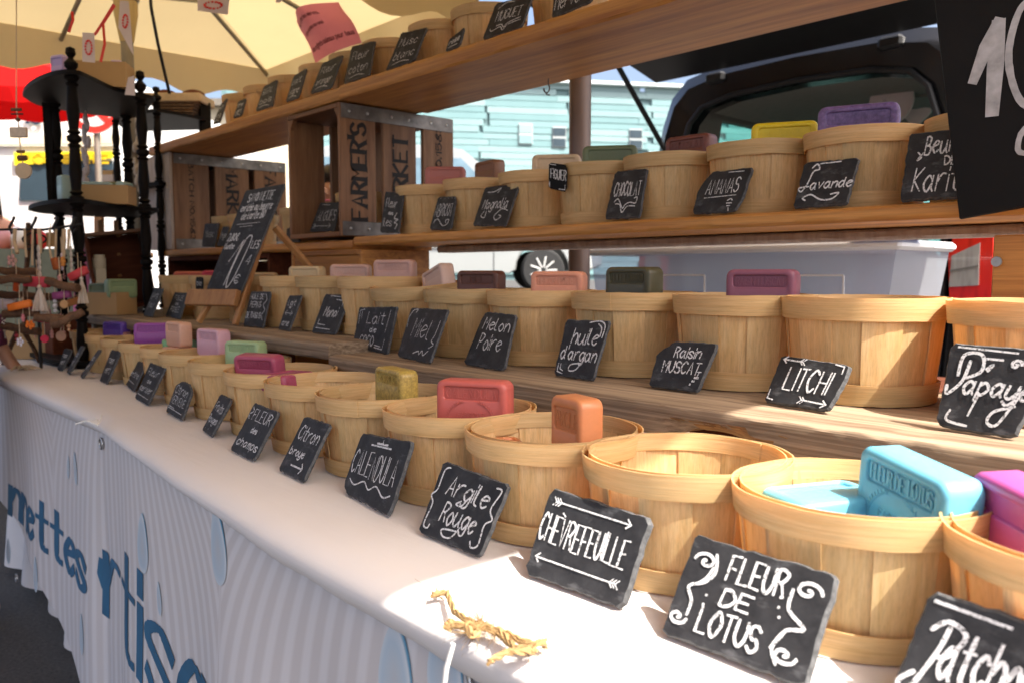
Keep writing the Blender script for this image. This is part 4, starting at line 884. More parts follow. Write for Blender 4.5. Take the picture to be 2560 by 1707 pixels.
# small card on the plank basket behind the easel
p = [(490, 693), (510, 693), (510, 735), (490, 735)]; bp = ony(500, 735, .985); N_ = Vector((0, -1, 0)); cs_ = [Vector(((onplane(*k, bp, N_) - bp).x, (onplane(*k, bp, N_) - bp).z)) for k in p]
o = make_plate(bp, Vector((1, 0, 0)), ZZ.copy(), cs_, .002, 'clip_card', M_BLKBOARD, 8, .0001, .006); decorate(o, cs_, .002, [('bio', .2, .5, .8, .8)], .0009); tag(o, 'small black card clipped to the basket beside the easel', 'card')

# ================================================================== easel with the tall price slate
ez = PF; l1, l2 = onz(495, 810, ez), onz(586, 816, ez); ee = (l2 - l1); ee.z = 0; ee.normalize(); nb = Vector((-ee.y, ee.x, 0)); lean = R_(17)
upv = nb * math.sin(lean) + ZZ * math.cos(lean); NN = ee.cross(upv); base = l1.copy()
def ep(px, py, off=0.0):
    return onplane(px, py, base, NN) + NN * off
es = empty('table_easel', base)
def ebar(nm, a, b, wd, ht): m_ = MB(); m_.bar(a - base, b - base, wd, ht, NN, .002); m_.build(nm, M_EASEL, es)
la, lb = ep(497, 806), ep(588, 812); ta, tb_ = ep(655, 500, -.022), ep(668, 500, -.022)
ebar('leg', la, ta, .016, .014); ebar('leg', lb, tb_, .016, .014)
ebar('ledge', ep(484, 748, .016), ep(606, 750, .016), .045, .018)
bk = ep(665, 560, -.03); foot = Vector((bk.x + .05, bk.y + .22, ez + .006)); ebar('back_leg', bk, foot, .018, .014)
tag(es, 'small folding wooden easel on the easel plank', 'easel')
px = [(619, 478), (718, 461), (603, 741), (517, 732)]; O_ = ep(517, 732, .004)
cs_ = [Vector(((onplane(*k, O_, NN) - O_).dot(ee), (onplane(*k, O_, NN) - O_).dot(upv))) for k in px]
o = make_plate(O_, ee, upv, cs_, .006, 'price_slate', M_SLATE, 77, .0006, .006, M_SLATE_EDGE)
decorate(o, cs_, .006, [('SAVONNETTE', .18, .87, .82, .95), ('enrichie au beurre', .10, .78, .90, .85, .1), ('de karite BIO', .20, .70, .80, .77, .1), ('-', [(.15, .655), (.75, .66)], .6), ('-', [(.25, .63), (.6, .635)], .6), ('2,80\u20ac', .06, .50, .34, .57), ("l'unite", .06, .42, .32, .47), ('-', [(.34, .30), (.52, .50), (.46, .08)], 1.6), ('~', [(.62, .54), (.72, .50), (.66, .16), (.56, .06), (.50, .20), (.56, .48), (.64, .54)], 1.4), ('LES', .78, .42, .98, .49), ('4', .82, .27, .92, .36), ('\u20ac', .70, .10, .82, .18)], .0013)
tag(o, 'tall slate price board reading SAVONNETTE 10 euros on an easel', 'price board')

# ================================================================== soaps
def rrect(wd, ht, r, cx_, cz, y, k=6):
    pts = []
    for (sx, sz, a0) in ((1, 1, 0), (-1, 1, 90), (-1, -1, 180), (1, -1, 270)):
        for i in range(k): a = R_(a0 + 90 * i / (k - 1)); pts.append(Vector((cx_ + sx * (wd / 2 - r) + r * math.cos(a), y, cz + sz * (ht / 2 - r) + r * math.sin(a))))
    return pts
SW, SH, ST = .100, .065, .034
def soap_mesh(wd, ht, th, mat):
    b = .0045; mb = MB(); r = .011; hy = th / 2; cz = ht / 2
    L = [rrect(wd - 2 * b, ht - 2 * b, r - b * .7, 0, cz, hy), rrect(wd - b * .6, ht - b * .6, r - b * .2, 0, cz, hy - b * .35), rrect(wd, ht, r, 0, cz, hy - b), rrect(wd, ht, r, 0, cz, -hy + b), rrect(wd - b * .6, ht - b * .6, r - b * .2, 0, cz, -hy + b * .35), rrect(wd - 2 * b, ht - 2 * b, r - b * .7, 0, cz, -hy)]
    cw, ch, ccz = wd * .80, ht * .30, ht * .735
    L += [rrect(cw, ch, .005, 0, ccz, -hy), rrect(cw - .0022, ch - .0022, .0042, 0, ccz, -hy + .0008), rrect(cw - .003, ch - .003, .004, 0, ccz, -hy + .0028)]
    n = len(L[0]); ff = [(l * n + i, l * n + (i + 1) % n, (l + 1) * n + (i + 1) % n, (l + 1) * n + i) for l in range(len(L) - 1) for i in range(n)]
    ff += [tuple(range(n)), tuple(range((len(L) - 1) * n + n - 1, (len(L) - 1) * n - 1, -1))]
    mb.add([v for l in L for v in l], ff); return mb.mesh('soap', mat, 50)
SM = {}
def soap(pos, ang, color, label, text='', s=1.0, tilt=0.0, roll=0.0, portrait=False, wreath=False, speck=0, group='soap bars standing in the baskets', lying=False):
    """pos = base centre; ang = heading of the stamped face (radians)"""
    mat = soapmat(color, speck); wd, ht = (SH, SW) if portrait else (SW, SH); key = (mat.name, portrait)
    if key not in SM: SM[key] = soap_mesh(wd, ht, ST, mat)
    o = obj('soap_bar', SM[key]); M = Matrix.Translation(pos) @ Matrix.Rotation(ang + math.pi / 2, 4, 'Z') @ Matrix.Rotation(roll, 4, 'Y') @ Matrix.Rotation(-tilt, 4, 'X') @ Matrix.Scale(s, 4)
    if lying: M = Matrix.Translation(pos + Vector((0, 0, ST * s / 2))) @ Matrix.Rotation(ang + math.pi / 2, 4, 'Z') @ Matrix.Rotation(R_(-90), 4, 'X') @ Matrix.Translation((0, 0, -ht / 2)) @ Matrix.Scale(s, 4)
    o.matrix_world = M
    if text:
        mb = MB(); hw = .00085; ccz, ch, cw = ht * .735, ht * .30, wd * .80; tw_ = min(cw * .88, len(text) * .0085)
        write(mb, text, -tw_ / 2, ccz - ch * .30, tw_ / 2, ccz + ch * .30, hw, 0, 0, lambda x, y, q: Vector((x, -ST / 2 + .0026 - q, y)), .0008, 0, hw * .6, .0009)
        if wreath:
            w2 = 'FABRIQUE'; write(mb, w2, -.019, ht * .26, .019, ht * .35, .0006, 0, 0, lambda x, y, q: Vector((x, -ST / 2 - q + .0003, y)), .0008, 0)
            for sgn in (-1, 1):
                arc = [(sgn * .032 * math.sin(a), ht * .18 + .026 * math.cos(a)) for a in [k * .14 + .25 for k in range(11)]]
                ribbon(mb, arc, .0005, None, .0007, 0, lambda x, y, q: Vector((x, -ST / 2 - q + .0003, y)))
                for x, y in arc[1:]:
                    for d in (.9, -.5): ribbon(mb, [(x, y), (x + sgn * .003 * d, y + .0032)], .0006, None, .0007, 0, lambda x, y, q: Vector((x, -ST / 2 - q + .0003, y)))
        mb.build('lettering', mat, o)
    return tag(o, label, 'soap', group)
def cam_ang(p): d = CAM - p; return math.atan2(d.y, d.x)
def stand(key, px, top, yaw, color, label, text='', dy=0.0, s=1.0, tilt=0., roll=0., portrait=False, fill=True, **kw):
    b = B[key].location; p = ony(px, top, b.y + dy); ht = (SW if portrait else SH) * s; z = p.z - ht * math.cos(tilt)
    floor = b.z + .0065; n = 0
    if fill:
        n = max(0, round((z - floor) / ST)); z2 = floor + n * (ST + .0006)
        if z2 > z + .006 and n: n -= 1
    pos = Vector((p.x, p.y, z)); ang = cam_ang(p) - R_(yaw)
    # keep the bar inside the basket rim
    d = Vector((pos.x - b.x, pos.y - b.y)); lim = .044
    if d.length > lim: d = d * (lim / d.length); pos.x = b.x + d.x; pos.y = b.y + d.y
    soap(pos, ang, color, label, text, s, tilt, roll, portrait, **kw)
    if fill:
        step = (z - floor) / n if n else 0; cc = Vector((b.x, b.y)) + d * min(1, .03 / max(.001, d.length))
        for i in range(n):
            hh = step / ST; o = soap(Vector((cc.x, cc.y, floor + i * step)), ang, color, 'soap bar under the ' + label, '', min(1.0, hh * .985), lying=True, group='soap bars lying inside the baskets')
            if hh > 1.0: o.scale = o.scale * 1.0
PEACH = (.72, .42, .30)
stand('patchouli', 2545, 1205, 62, (.52, .10, .34), 'magenta soap bar beside the basket of pale blue soaps', dy=-.01, s=1.1, tilt=R_(-4))
stand('lotus', 2312, 1150, 52, (.16, .50, .66), 'pale blue soap bar standing on its edge', 'FLEUR DE LOTUS', dy=.015, s=1.12, roll=R_(5), wreath=True)
b_ = B['lotus'].location
p = ony(2062, 1226, b_.y + .012); soap(Vector((p.x, p.y, p.z - .034)), cam_ang(p) + R_(40), (.16, .50, .66), 'pale blue soap bar lying flat beside the standing blue one', '', 1.0, lying=True)
for i in range(2): soap(Vector((b_.x - .03, b_.y + .005, b_.z + .0065 + i * .0345)), 1.2, (.16, .50, .66), 'pale blue soap bar at the bottom of the lotus basket', '', 1.0, lying=True, group='soap bars lying inside the baskets')
stand('argile', 1442, 990, 56, (.62, .235, .095), 'terracotta orange soap bar standing upright on its short side', 'ARGILE', portrait=True, dy=.01)
p = ony(1275, 1092, B['argile'].location.y - .02); soap(Vector((p.x, p.y, p.z - .034)), cam_ang(p) - R_(75), (.62, .235, .095), 'terracotta orange soap bar lying low inside its basket', '', .8, lying=True)
stand('calendula', 1188, 948, 22, (.56, .125, .10), 'red soap bar stamped CALENDULA with a wreath', 'CALENDULA', s=1.02, wreath=True)
stand('citron', 990, 920, 64, (.60, .42, .10), 'mustard yellow speckled soap bar on the cloth row', 'CITRON', speck=1, s=.92)
stand('rouge', 632, 884, 40, (.40, .075, .14), 'dark pink soap bar leaning out of its basket', 'FRUITS ROUGES', tilt=R_(-8), dy=-.03)
p = ony(715, 932, .72); soap(Vector((p.x, p.y, p.z - .03)), 0.4, (.40, .075, .14), 'dark pink soap bar lying inside the basket of the leaning one', '', .9, lying=True)
stand('verveine', 615, 852, 42, (.36, .50, .27), 'pale green soap bar beside the light pink one', 'VERVEINE', dy=.03, s=.95)
stand('cerisier', 533, 822, 60, (.68, .40, .47), 'light pink soap bar standing upright', 'CERISIER', portrait=False, dy=.02)
p = ony(455, 846, .845); soap(Vector((p.x, p.y, p.z - .036)), cam_ang(p), (.20, .42, .22), 'green soap bar lying level with its basket rim', '', 1.0, lying=True)
stand('menthe', 402, 796, 70, PEACH, 'peach soap bar beside the violet one', dy=.03)
stand('f12', 355, 804, 8, (.30, .07, .34), 'violet soap bar beside the peach one', 'VIOLETTE', s=.95)
stand('f14', 238, 797, 58, (.11, .05, .36), 'purple-blue soap bar near the stick ornaments', 'MAUVE')
stand('f14', 205, 803, 60, (.50, .22, .22), 'dull pink soap bar behind the purple-blue one', dy=.05)
# lower planks
stand('muscat', 1908, 674, 17, (.25, .085, .13), 'plum soap bar stamped RAISIN MUSCAT', 'RAISIN MUSCAT')
stand('argan', 1585, 668, 46, (.075, .068, .032), "dark olive soap bar stamped HUILE D'ARGAN", "HUILE D'ARGAN", s=1.05)
stand('melon', 1408, 679, 20, (.74, .33, .21), 'salmon soap bar stamped MELON POIRE', 'MELON POIRE')
stand('miel', 1203, 677, 34, (.115, .042, .026), 'dark brown soap bar stamped MIEL', 'MIEL')
stand('coco', 1128, 668, 62, (.62, .44, .37), 'pale beige speckled soap bar tilted beside the dark brown one', s=1.0, roll=R_(-16), dy=.05)
stand('monoi', 988, 650, 24, (.56, .34, .29), 'dusty pink soap bar stamped MONOI', 'MONOI', dy=.03)
stand('anesse', 890, 661, 12, (.58, .37, .31), 'dusty pink soap bar half hidden by the MONOI bar', 'LAIT', dy=.02)
stand('pepins', 768, 666, 34, (.68, .52, .30), 'cream soap bar beside the dusty pink ones', '', dy=.02)
stand('ylang', 470, 679, 8, (.52, .12, .07), 'salmon red soap bar beside the crimson one', dy=.02)
stand('rose', 520, 677, 10, (.50, .03, .07), 'crimson soap bar beside the easel slate', dy=.02)
stand('easel', 655, 682, 20, (.66, .48, .28), 'cream soap bar behind the easel leg', dy=.02, s=.9)
# middle shelf
stand('lavande', 2148, 266, 4, (.27, .17, .42), 'purple soap bar stamped LAVANDE with worn edges', 'LAVANDE', s=1.26, dy=-.02, speck=1)
stand('ananas', 1962, 309, 2, (.82, .62, .02), 'bright yellow soap bar stamped ANANAS', 'ANANAS', s=1.15)
stand('chocolat', 1728, 341, 36, (.20, .062, .04), 'red-brown soap bar behind the CHOCOLAT slate', 'CHOCOLAT', s=1.05)
stand('figuier', 1526, 367, 4, (.155, .195, .10), 'sage green soap bar stamped FIGUIER', 'FIGUIER', s=1.2)
stand('magnolia', 1392, 389, 6, (.74, .55, .35), 'cream soap bar behind the clipped black card', s=1.15, dy=.02)
stand('abricot', 1224, 404, 58, (.28, .12, .055), 'caramel brown soap bar turned sideways', s=1.0, dy=.02)
stand('iles', 1128, 418, 6, (.50, .17, .14), 'dusty rose soap bar in front of the crate', s=1.1, dy=.02)
# top shelf
p = ony(1088, 30, 1.45); soap(Vector((p.x, p.y, TS + BH * .96 - .022)), cam_ang(p) - R_(15), (.80, .20, .05), 'bright orange soap bar lying across the basket rim', '', .95, lying=True, roll=R_(8))
for i in range(3): soap(Vector((B['t2'].location.x, 1.43, TS + .0075 + i * .0345)), .3, (.80, .20, .05), 'orange soap bar lying inside the top shelf basket', '', 1.0, lying=True, group='soap bars lying inside the baskets')

# ================================================================== black price board and pink notice
YB = 1.2480; bl = ony(2400, 550, YB); rr_ = R_(8.5); eb = Vector((math.cos(rr_), 0, math.sin(rr_))); ub = Vector((-math.sin(rr_), 0, math.cos(rr_))); Nb = Vector((0, -1, 0))
cs_ = [Vector((0, .52)), Vector((.36, .52)), Vector((.36, 0)), Vector((0, 0))]
o = make_plate(bl + Vector((0, .001, 0)), eb, ub, cs_, .006, 'price_board', M_BLKBOARD, 3, .0002, .002); mb = MB()
def bp_(px, py): q = onplane(px, py, bl, Nb) - bl; return (q.dot(eb), q.dot(ub))
M_BCHALK = plain('board_chalk_pen', (.42, .42, .44), .8, var=.3, sc=60)
for hw, pts in ((.0085, [(2437, 205), (2470, 120), (2500, 55)]), (.0115, [(2500, 62), (2492, 170), (2484, 283)]), (.0045, [(2600, 0), (2560, 18), (2535, 80), (2525, 150), (2538, 220), (2562, 262), (2600, 270), (2650, 220), (2660, 120), (2640, 30), (2600, 0)]), (.0035, [(2600, 300), (2560, 330), (2548, 372), (2562, 385), (2600, 380)])):
    p_ = [bp_(*q) for q in pts]; ribbon(mb, catmull(p_, 6) if len(p_) > 3 else p_, hw, None, 0, .0066)
mb.build('lettering', M_BCHALK, o); tag(o, 'large tilted black price board with a chalked 10', 'price board')
# pink paper notice, curling, on a thin stick
YP = 1.60; q4 = [ony(730, 45, YP), ony(844, -2, YP), ony(905, 108, YP), ony(789, 160, YP)]
def pfn(u, v):
    p = (q4[3] * (1 - u) + q4[2] * u) * (1 - v) + (q4[0] * (1 - u) + q4[1] * u) * v
    return p + Vector((0, -.05 * math.sin(u * 3.1) * (.4 + v * .6) + .02 * v * math.cos(u * 5), .012 * math.sin(v * 5)))
mb = MB(); mb.sheet(pfn, 20, 14, .0004, (0, 1, 0)); pk = mb.build('paper_notice', M_PINK, None, 60)
mb = MB()
for txt, v0, v1, u0, u1 in (('Pour la f\xeate des m\xe8res,', .78, .86, .08, .74), ('offrez lui des savons!', .50, .58, .10, .68), ('des coffrets cadeaux pour tous', .16, .24, .06, .96)):
    st, wd = strokes(txt, .05, .03)
    for s_ in st: ribbon(mb, [(u0 + a_ / wd * (u1 - u0), v0 + b_ / 6 * (v1 - v0)) for a_, b_ in s_], .0055, None, 0, 0, lambda x, y, q: pfn(x, y) + Vector((0, -.0008 - q, 0)))
mb.build('lettering', M_PINKINK, pk); tag(pk, 'pink paper notice with three handwritten lines above the top shelf', 'notice')
st_ = MB(); pb = pfn(.45, .1); st_.tube([Vector((pb.x, 1.566, TS + .0)), Vector((pb.x, 1.60, pb.z - .02)), Vector((pb.x - .02, 1.606, pb.z + .06))], .004, 6); tag(st_.build('notice_stick', M_STICK, smooth=60), 'thin dark stick holding the pink paper notice', 'stick')

# ================================================================== tent poles, parasol, awning
def pole(x, y, z0, z1, r, mat, label, nm='tent_pole'):
    m_ = MB(); m_.lathe([(r, 0), (r, z1 - z0)], 20); m_.lathe([(r * 1.7, 0), (r * 1.7, .02), (r, .03)], 20)
    o_ = m_.build(nm, mat, None, 40); o_.location = (x, y, z0); return tag(o_, label, 'pole')
EV = H + 1.15
pole(-1.62, 1.745, 0.001, EV + .10, .031, M_STEEL, 'brown round tent pole behind the shelves')
pole(.32, 2.20, 0.001, EV - .02, .028, M_STEELD, 'grey tent pole at the back right corner of the awning')
pole(.32, -1.2, 0.001, EV - .02, .028, M_STEELD, 'grey tent pole at the front right corner of the awning')
pole(-2.55, -1.2, 0.001, EV + .02, .028, M_STEELD, 'grey tent pole at the front left corner of the awning')
AX0, AX1, AY0, AY1 = -2.60, .357, -1.25, 2.25
aw = empty('canvas_awning', (-.6, .7, EV))  # out of view; near edge and overhang shaped for the shade they cast
def afn(u, v): x = AX0 + (AX1 - AX0) * u; y = AY0 + (AY1 - AY0) * v; return Vector((x + .6, y - .7, .10 * (1 - abs(2 * u - 1)) + .03 - .02 * math.sin(math.pi * v)))
m_ = MB(); m_.sheet(afn, 16, 16, .001, (0, 0, 1)); m_.build('canopy', M_CANOPY, aw, 60)
for a_, b_ in (((AX0, AY0), (AX1, AY0)), ((AX1, AY0), (AX1, AY1)), ((AX1, AY1), (AX0, AY1)), ((AX0, AY1), (AX0, AY0))):
    m_ = MB(); m_.tube([(a_[0] + .6, a_[1] - .7, .01), (b_[0] + .6, b_[1] - .7, .01)], .014, 10); m_.build('frame_bar', M_STEELD, aw, 50)
tag(aw, 'unseen beige canvas awning shading the near half of the stall', 'awning')
PX0, PX1, PY0, PY1 = -4.48, -2.62, .10, 2.22; APX = Vector((-3.55, 1.16, H + 1.50)); HUB = atd(345, 6, 3.4); HUB.x, HUB.y = -3.55, 1.16
pr = empty('market_parasol', (APX.x, APX.y, 0.0)); po = pr.location
cr = [Vector((PX0, PY0, EV)), Vector((PX1, PY0, EV)), Vector((PX1, PY1, EV)), Vector((PX0, PY1, EV))]
for i in range(4):
    a_, b_ = cr[i], cr[(i + 1) % 4]
    def cfn(u, v): p = a_.lerp(b_, u).lerp(APX, v); return p - po + Vector((0, 0, -.008 * math.sin(math.pi * v) * abs(math.sin(2 * math.pi * u))))
    m_ = MB(); m_.grid(cfn, 16, 12); m_.build('canopy_panel', M_CANOPY, pr, 60)
    d_ = (b_ - a_); n_ = max(4, int(d_.length / .38))
    def vfn(u, v): p = a_.lerp(b_, u); return p - po + Vector((0, 0, +.006 - v * (.18 + .028 * math.cos(2 * math.pi * n_ * u)))) + (p - Vector((APX.x, APX.y, EV))).normalized() * (.012 * math.sin(2 * math.pi * n_ * u) * v)
    m_ = MB(); m_.grid(vfn, n_ * 10, 4); m_.build('valance', M_CANOPY, pr, 60)
mids = [(cr[i] + cr[(i + 1) % 4]) / 2 for i in range(4)]
for e_ in cr + mids:
    m_ = MB(); m_.tube([APX - po + Vector((0, 0, -.05)), e_ - po + Vector((0, 0, -.03))], .011, 8); m_.build('rib', M_STEELD, pr, 50)
    md = APX.lerp(e_, .48) + Vector((0, 0, -.04)); m_ = MB(); m_.tube([HUB - po, md - po], .009, 8); m_.build('strut', M_STEELD, pr, 50)
    m_ = MB(); m_.box(md - po, (.05, .05, .035), .006); m_.build('joint', M_STEELD, pr)
m_ = MB(); m_.lathe([(.024, 0), (.024, APX.z - .02)], 18); m_.build('pole', M_STEELD, pr, 40)
m_ = MB(); m_.lathe([(.05, -.03), (.06, 0), (.05, .03)], 16, (0, 0, HUB.z)); m_.build('hub', M_STEELD, pr, 40)
m_ = MB(); m_.lathe([(.045, 0), (.045, -.05), (.026, -.16)], 16, (0, 0, HUB.z - .03)); m_.build('sleeve', M_CANOPY, pr, 40)
tag(pr, 'beige square market parasol with grey ribs over the left half of the stall', 'parasol')
rp = MB(); rp.tube([atd(372, -60, 2.9), atd(378, 20, 2.9), atd(395, 110, 2.95), atd(424, 235, 3.05)], .006, 6); tag(rp.build('rope', M_IRON, smooth=60), 'dark rope hanging beside the parasol pole', 'rope')

# hanging pennants and ribbons
def pennant(pts, d, label, red=True):
    P_ = [atd(x, y, d) for x, y in pts]; c = P_[0].copy(); n_ = (CAM - c).normalized(); mb = MB()
    mb.prism([p - c for p in P_], (0, 0, 0), n_ * .0025); o_ = mb.build('pennant', M_PENNANT, None); o_.location = c
    if red:
        mb = MB(); mid = sum((p for p in P_), Vector()) / len(P_) - c; wv = (P_[1] - P_[0]); hv_ = (P_[-1] - P_[0])
        for k in range(14):
            a = 2 * math.pi * k / 14; q = mid + wv * .24 * math.cos(a) + hv_ * .22 * math.sin(a) + n_ * .004; mb.tube([q, q + wv * .09 * math.cos(a + 1) + hv_ * .06 * math.sin(a + 1)], .003, 5)
        mb.build('print', M_RED, o_)
    tag(o_, label, 'pennant', 'pennants hanging under the parasol')
pennant([(206, 82), (236, 84), (238, 158), (206, 155)], 2.5, 'white and red cloth tag hanging on a red ribbon')
pennant([(300, 2), (322, 4), (334, 140), (296, 70)], 2.5, 'pointed white pennant with a red print beside the parasol hub')
pennant([(494, -6), (574, -4), (570, 38), (494, 28)], 2.6, 'white square cloth with a red wreath print')
pennant([(690, -6), (715, -6), (700, 8), (690, 8)], 2.7, 'small corner of white cloth beside the pink notice', False)
pennant([(320, 195), (335, 190), (338, 240), (312, 238)], 2.55, 'pink cloth tag beside the dark hook on the parasol pole', False)
for pts, d, lab in (([(285, 12), (262, 50), (240, 84), (236, 88)], 2.5, 'red ribbon holding the white cloth tag'), ([(287, 14), (258, 60), (262, 110), (252, 156)], 2.5, 'long red ribbon end hanging under the parasol'), ([(180, 30), (183, 50), (172, 82)], 2.5, 'short curled red ribbon end')):
    mb = MB(); P_ = [atd(x, y, d) for x, y in pts]; n_ = (CAM - P_[0]).normalized()
    vv = []; 
    for i, p in enumerate(P_): t_ = (P_[min(i + 1, len(P_) - 1)] - P_[max(0, i - 1)]).normalized(); sd = t_.cross(n_) * .004; vv += [p - sd, p + sd, p + sd + n_ * .001, p - sd + n_ * .001]
    mb.add(vv, [(4 * i + j, 4 * i + (j + 1) % 4, 4 * i + 4 + (j + 1) % 4, 4 * i + 4 + j) for i in range(len(P_) - 1) for j in range(4)]); tag(mb.build('ribbon', M_RED), lab, 'ribbon', 'red ribbons under the parasol')
# ================================================================== black corner stand
def turned_post(mb, x, y, z0, z1, r=.013, fin=True):
    L = z1 - z0; n = max(2, int(round(L / .16))); pf = []
    for k in range(n):
        a = z0 + L * k / n; h = L / n
        pf += [(r * 1.25, a), (r * 1.25, a + h * .04), (r * .75, a + h * .07), (r * 1.2, a + h * .11), (r * .8, a + h * .15), (r * 1.15, a + h * .45), (r * .85, a + h * .85), (r * 1.2, a + h * .89), (r * .75, a + h * .93), (r * 1.25, a + h * .97)]
    pf.append((r * 1.25, z1))
    if fin: pf += [(r * .6, z1 + .004), (r * 1.4, z1 + .014), (r * 1.5, z1 + .022), (r * .6, z1 + .032), (r * .5, z1 + .036), (r * 1.1, z1 + .048), (r * .9, z1 + .060), (.001, z1 + .064)]
    mb.lathe(pf, 14, (x, y, 0))
def g2(px, d): p = atd(px, 683, d); return Vector((p.x, p.y))
E1 = [g2(200, 2.62), g2(368, 2.92), g2(155, 3.02), g2(330, 3.25)]
stz = [T + .012, H + .217, H + .606]
c0 = Vector((E1[0].x, E1[0].y, T)); cs1 = empty('corner_stand', c0)
outl = [g2(78, 2.90), g2(88, 2.78), g2(120, 2.66), g2(165, 2.585), g2(212, 2.58), g2(250, 2.66), g2(300, 2.80), g2(350, 2.88), g2(398, 2.95), g2(395, 3.02), g2(345, 3.30), g2(140, 3.10)]
sm_ = [Vector(p) for p in catmull([tuple(p) for p in outl] + [tuple(outl[0])], 4)][:-1]
base_ = [g2(60, 2.92), g2(78, 2.80), g2(120, 2.66), g2(165, 2.585), g2(216, 2.60), g2(222, 2.68), g2(185, 3.0), g2(140, 3.10)]
for z in stz:
    m_ = MB(); m_.prism([Vector((p.x - c0.x, p.y - c0.y, z - T)) for p in (base_ if z < H - .2 else sm_)], (0, 0, 0), (0, 0, .013)); m_.build('shelf', M_BLACKW, cs1, 30)
for p in E1:
    m_ = MB(); 
    for a_, b_, f_ in (((PF if p == E1[1] else T) + .0015, stz[1] - .001, 0), (stz[1] + .014, stz[2] - .001, 0)): turned_post(m_, p.x - c0.x, p.y - c0.y, a_ - T, b_ - T, .0168, False)
    m_.lathe([(.016, 0), (.009, .006), (.019, .018), (.020, .030), (.009, .042), (.008, .046), (.0155, .058), (.013, .074), (.001, .08)], 14, (p.x - c0.x, p.y - c0.y, stz[2] + .0135 - T))
    m_.build('turned_post', M_BLACKW, cs1, 35)
m_ = MB(); p = g2(128, 2.98); q = g2(143, 3.0); m_.prism([Vector((p.x, p.y, stz[1] + .014)) - c0, Vector((q.x, q.y, stz[1] + .014)) - c0, Vector((q.x, q.y, stz[2] - .001)) - c0, Vector((p.x - .02, p.y, stz[2] - .001)) - c0], (0, 0, 0), (0, .012, 0)); m_.build('back_slat', M_BLACKW, cs1)
tag(cs1, 'black corner stand with turned posts and curved shelves', 'stand')
# second black stand behind it, with a tray basket
c1 = Vector((*g2(405, 3.55), T)); cs2 = empty('corner_stand', c1); z2 = [H + .36, H + .655]
o2 = [g2(296, 3.6), g2(405, 3.42), g2(527, 3.62), g2(525, 3.85), g2(330, 3.9)]
for z in z2: m_ = MB(); m_.prism([Vector((p.x - c1.x, p.y - c1.y, z - T)) for p in o2], (0, 0, 0), (0, 0, .014)); m_.build('shelf', M_BLACKW, cs2, 30)
for p in (g2(303, 3.62), g2(406, 3.46), g2(350, 3.85)):
    m_ = MB(); turned_post(m_, p.x - c1.x, p.y - c1.y, .001, z2[0] - T - .001, .014, False); turned_post(m_, p.x - c1.x, p.y - c1.y, z2[0] - T + .015, z2[1] - T - .001, .014, False); turned_post(m_, p.x - c1.x, p.y - c1.y, z2[1] - T + .015, z2[1] - T + .045, .014, True); m_.build('turned_post', M_BLACKW, cs2, 35)
m_ = MB(); p = g2(524, 3.66); m_.box(Vector((p.x, p.y, (H + .45 + H + .74) / 2)) - c1, (.02, .05, .29), .004); m_.build('end_post', M_BLACKW, cs2)
m_ = MB(); p = atd(450, 400, 3.5); m_.ball(Vector((p.x, p.y, z2[0] + .035)) - c1, .02, 10); m_.build('knob', M_BLACKW, cs2, 60)
tag(cs2, 'second black stand further back carrying a woven tray', 'stand')
tp_ = atd(450, 290, 3.6); tr_ = empty('woven_tray', (tp_.x, tp_.y, z2[1] + .0145)); tr_.rotation_euler = (0, 0, math.atan2(RT.y, RT.x))
M_WICK, *_ = wood('wicker', (.10, .055, .03), (.22, .13, .075), (70, 70, 70), .8, 1.0)
m_ = MB()
for k in range(5): m_.box((0, 0, .008 + k * .012), (.15 + .012 * k, .12 + .01 * k, .010), .003)
m_.build('body', M_WICK, tr_)
m_ = MB(); 
for sx, sy, wx, wy in ((0, -.082, .245, .012), (0, .082, .245, .012), (-.117, 0, .012, .15), (.117, 0, .012, .15)): m_.box((sx, sy, .075), (wx, wy, .036), .004)
m_.build('rim', M_CORD, tr_)
tag(tr_, 'brown woven tray with a pale beige rim on the back stand', 'tray')
for dx, lab in ((-.06, 'dark brown rounded loaf of soap in the woven tray'), (.06, 'dark brown rounded loaf of soap in the woven tray')):
    m_ = MB(); m_.ball((0, 0, .025), .05, 10, (1.1, .7, .62)); o_ = m_.build('soap_loaf', M_DKBROWN, None, 60); v = tr_.matrix_basis @ Vector((dx, 0, .068)); o_.location = v; o_.rotation_euler = tr_.rotation_euler; tag(o_, lab, 'soap', 'soap loaves in the tray')

# ================================================================== clutter around the stands
def kbox(px, py, d, wd, dp, ht, base_z, label, mat=M_KRAFT, yaw=0.0, nm='card_box', cat='box'):
    p = atd(px, py, d); e = empty(nm, (p.x, p.y, base_z)); e.rotation_euler = (0, 0, math.atan2(RT.y, RT.x) + yaw); t_ = .004
    for n2, c_, s_ in (('front', (0, -dp / 2, ht / 2), (wd, t_, ht)), ('back', (0, dp / 2, ht / 2), (wd, t_, ht)), ('side', (-wd / 2 + t_ / 2, 0, ht / 2), (t_, dp - t_ * 1.2, ht)), ('side', (wd / 2 - t_ / 2, 0, ht / 2), (t_, dp - t_ * 1.2, ht)), ('base', (0, 0, t_ / 2), (wd - t_ * 2.2, dp - t_ * 1.2, t_))):
        m_ = MB(); m_.box(c_, s_); m_.build(n2, mat, e)
    return tag(e, label, cat)
LAV, BLU, SAG = (.42, .32, .62), (.36, .52, .52), (.20, .24, .13)
def csoap(e, dx, dz, yaw, colr, label, portrait=False, dy=0., s=1.0, roll=0.):
    p = e.matrix_basis @ Vector((dx, dy, dz)); soap(p, e.rotation_euler.z - math.pi / 2 + yaw, colr, label, '', s, 0, roll, portrait, group='soap bars around the black stand')
zb = stz[2] + .0135
k1 = kbox(262, 200, 2.80, .165, .10, .082, zb, 'kraft box of lavender soaps on top of the black stand', yaw=.15)
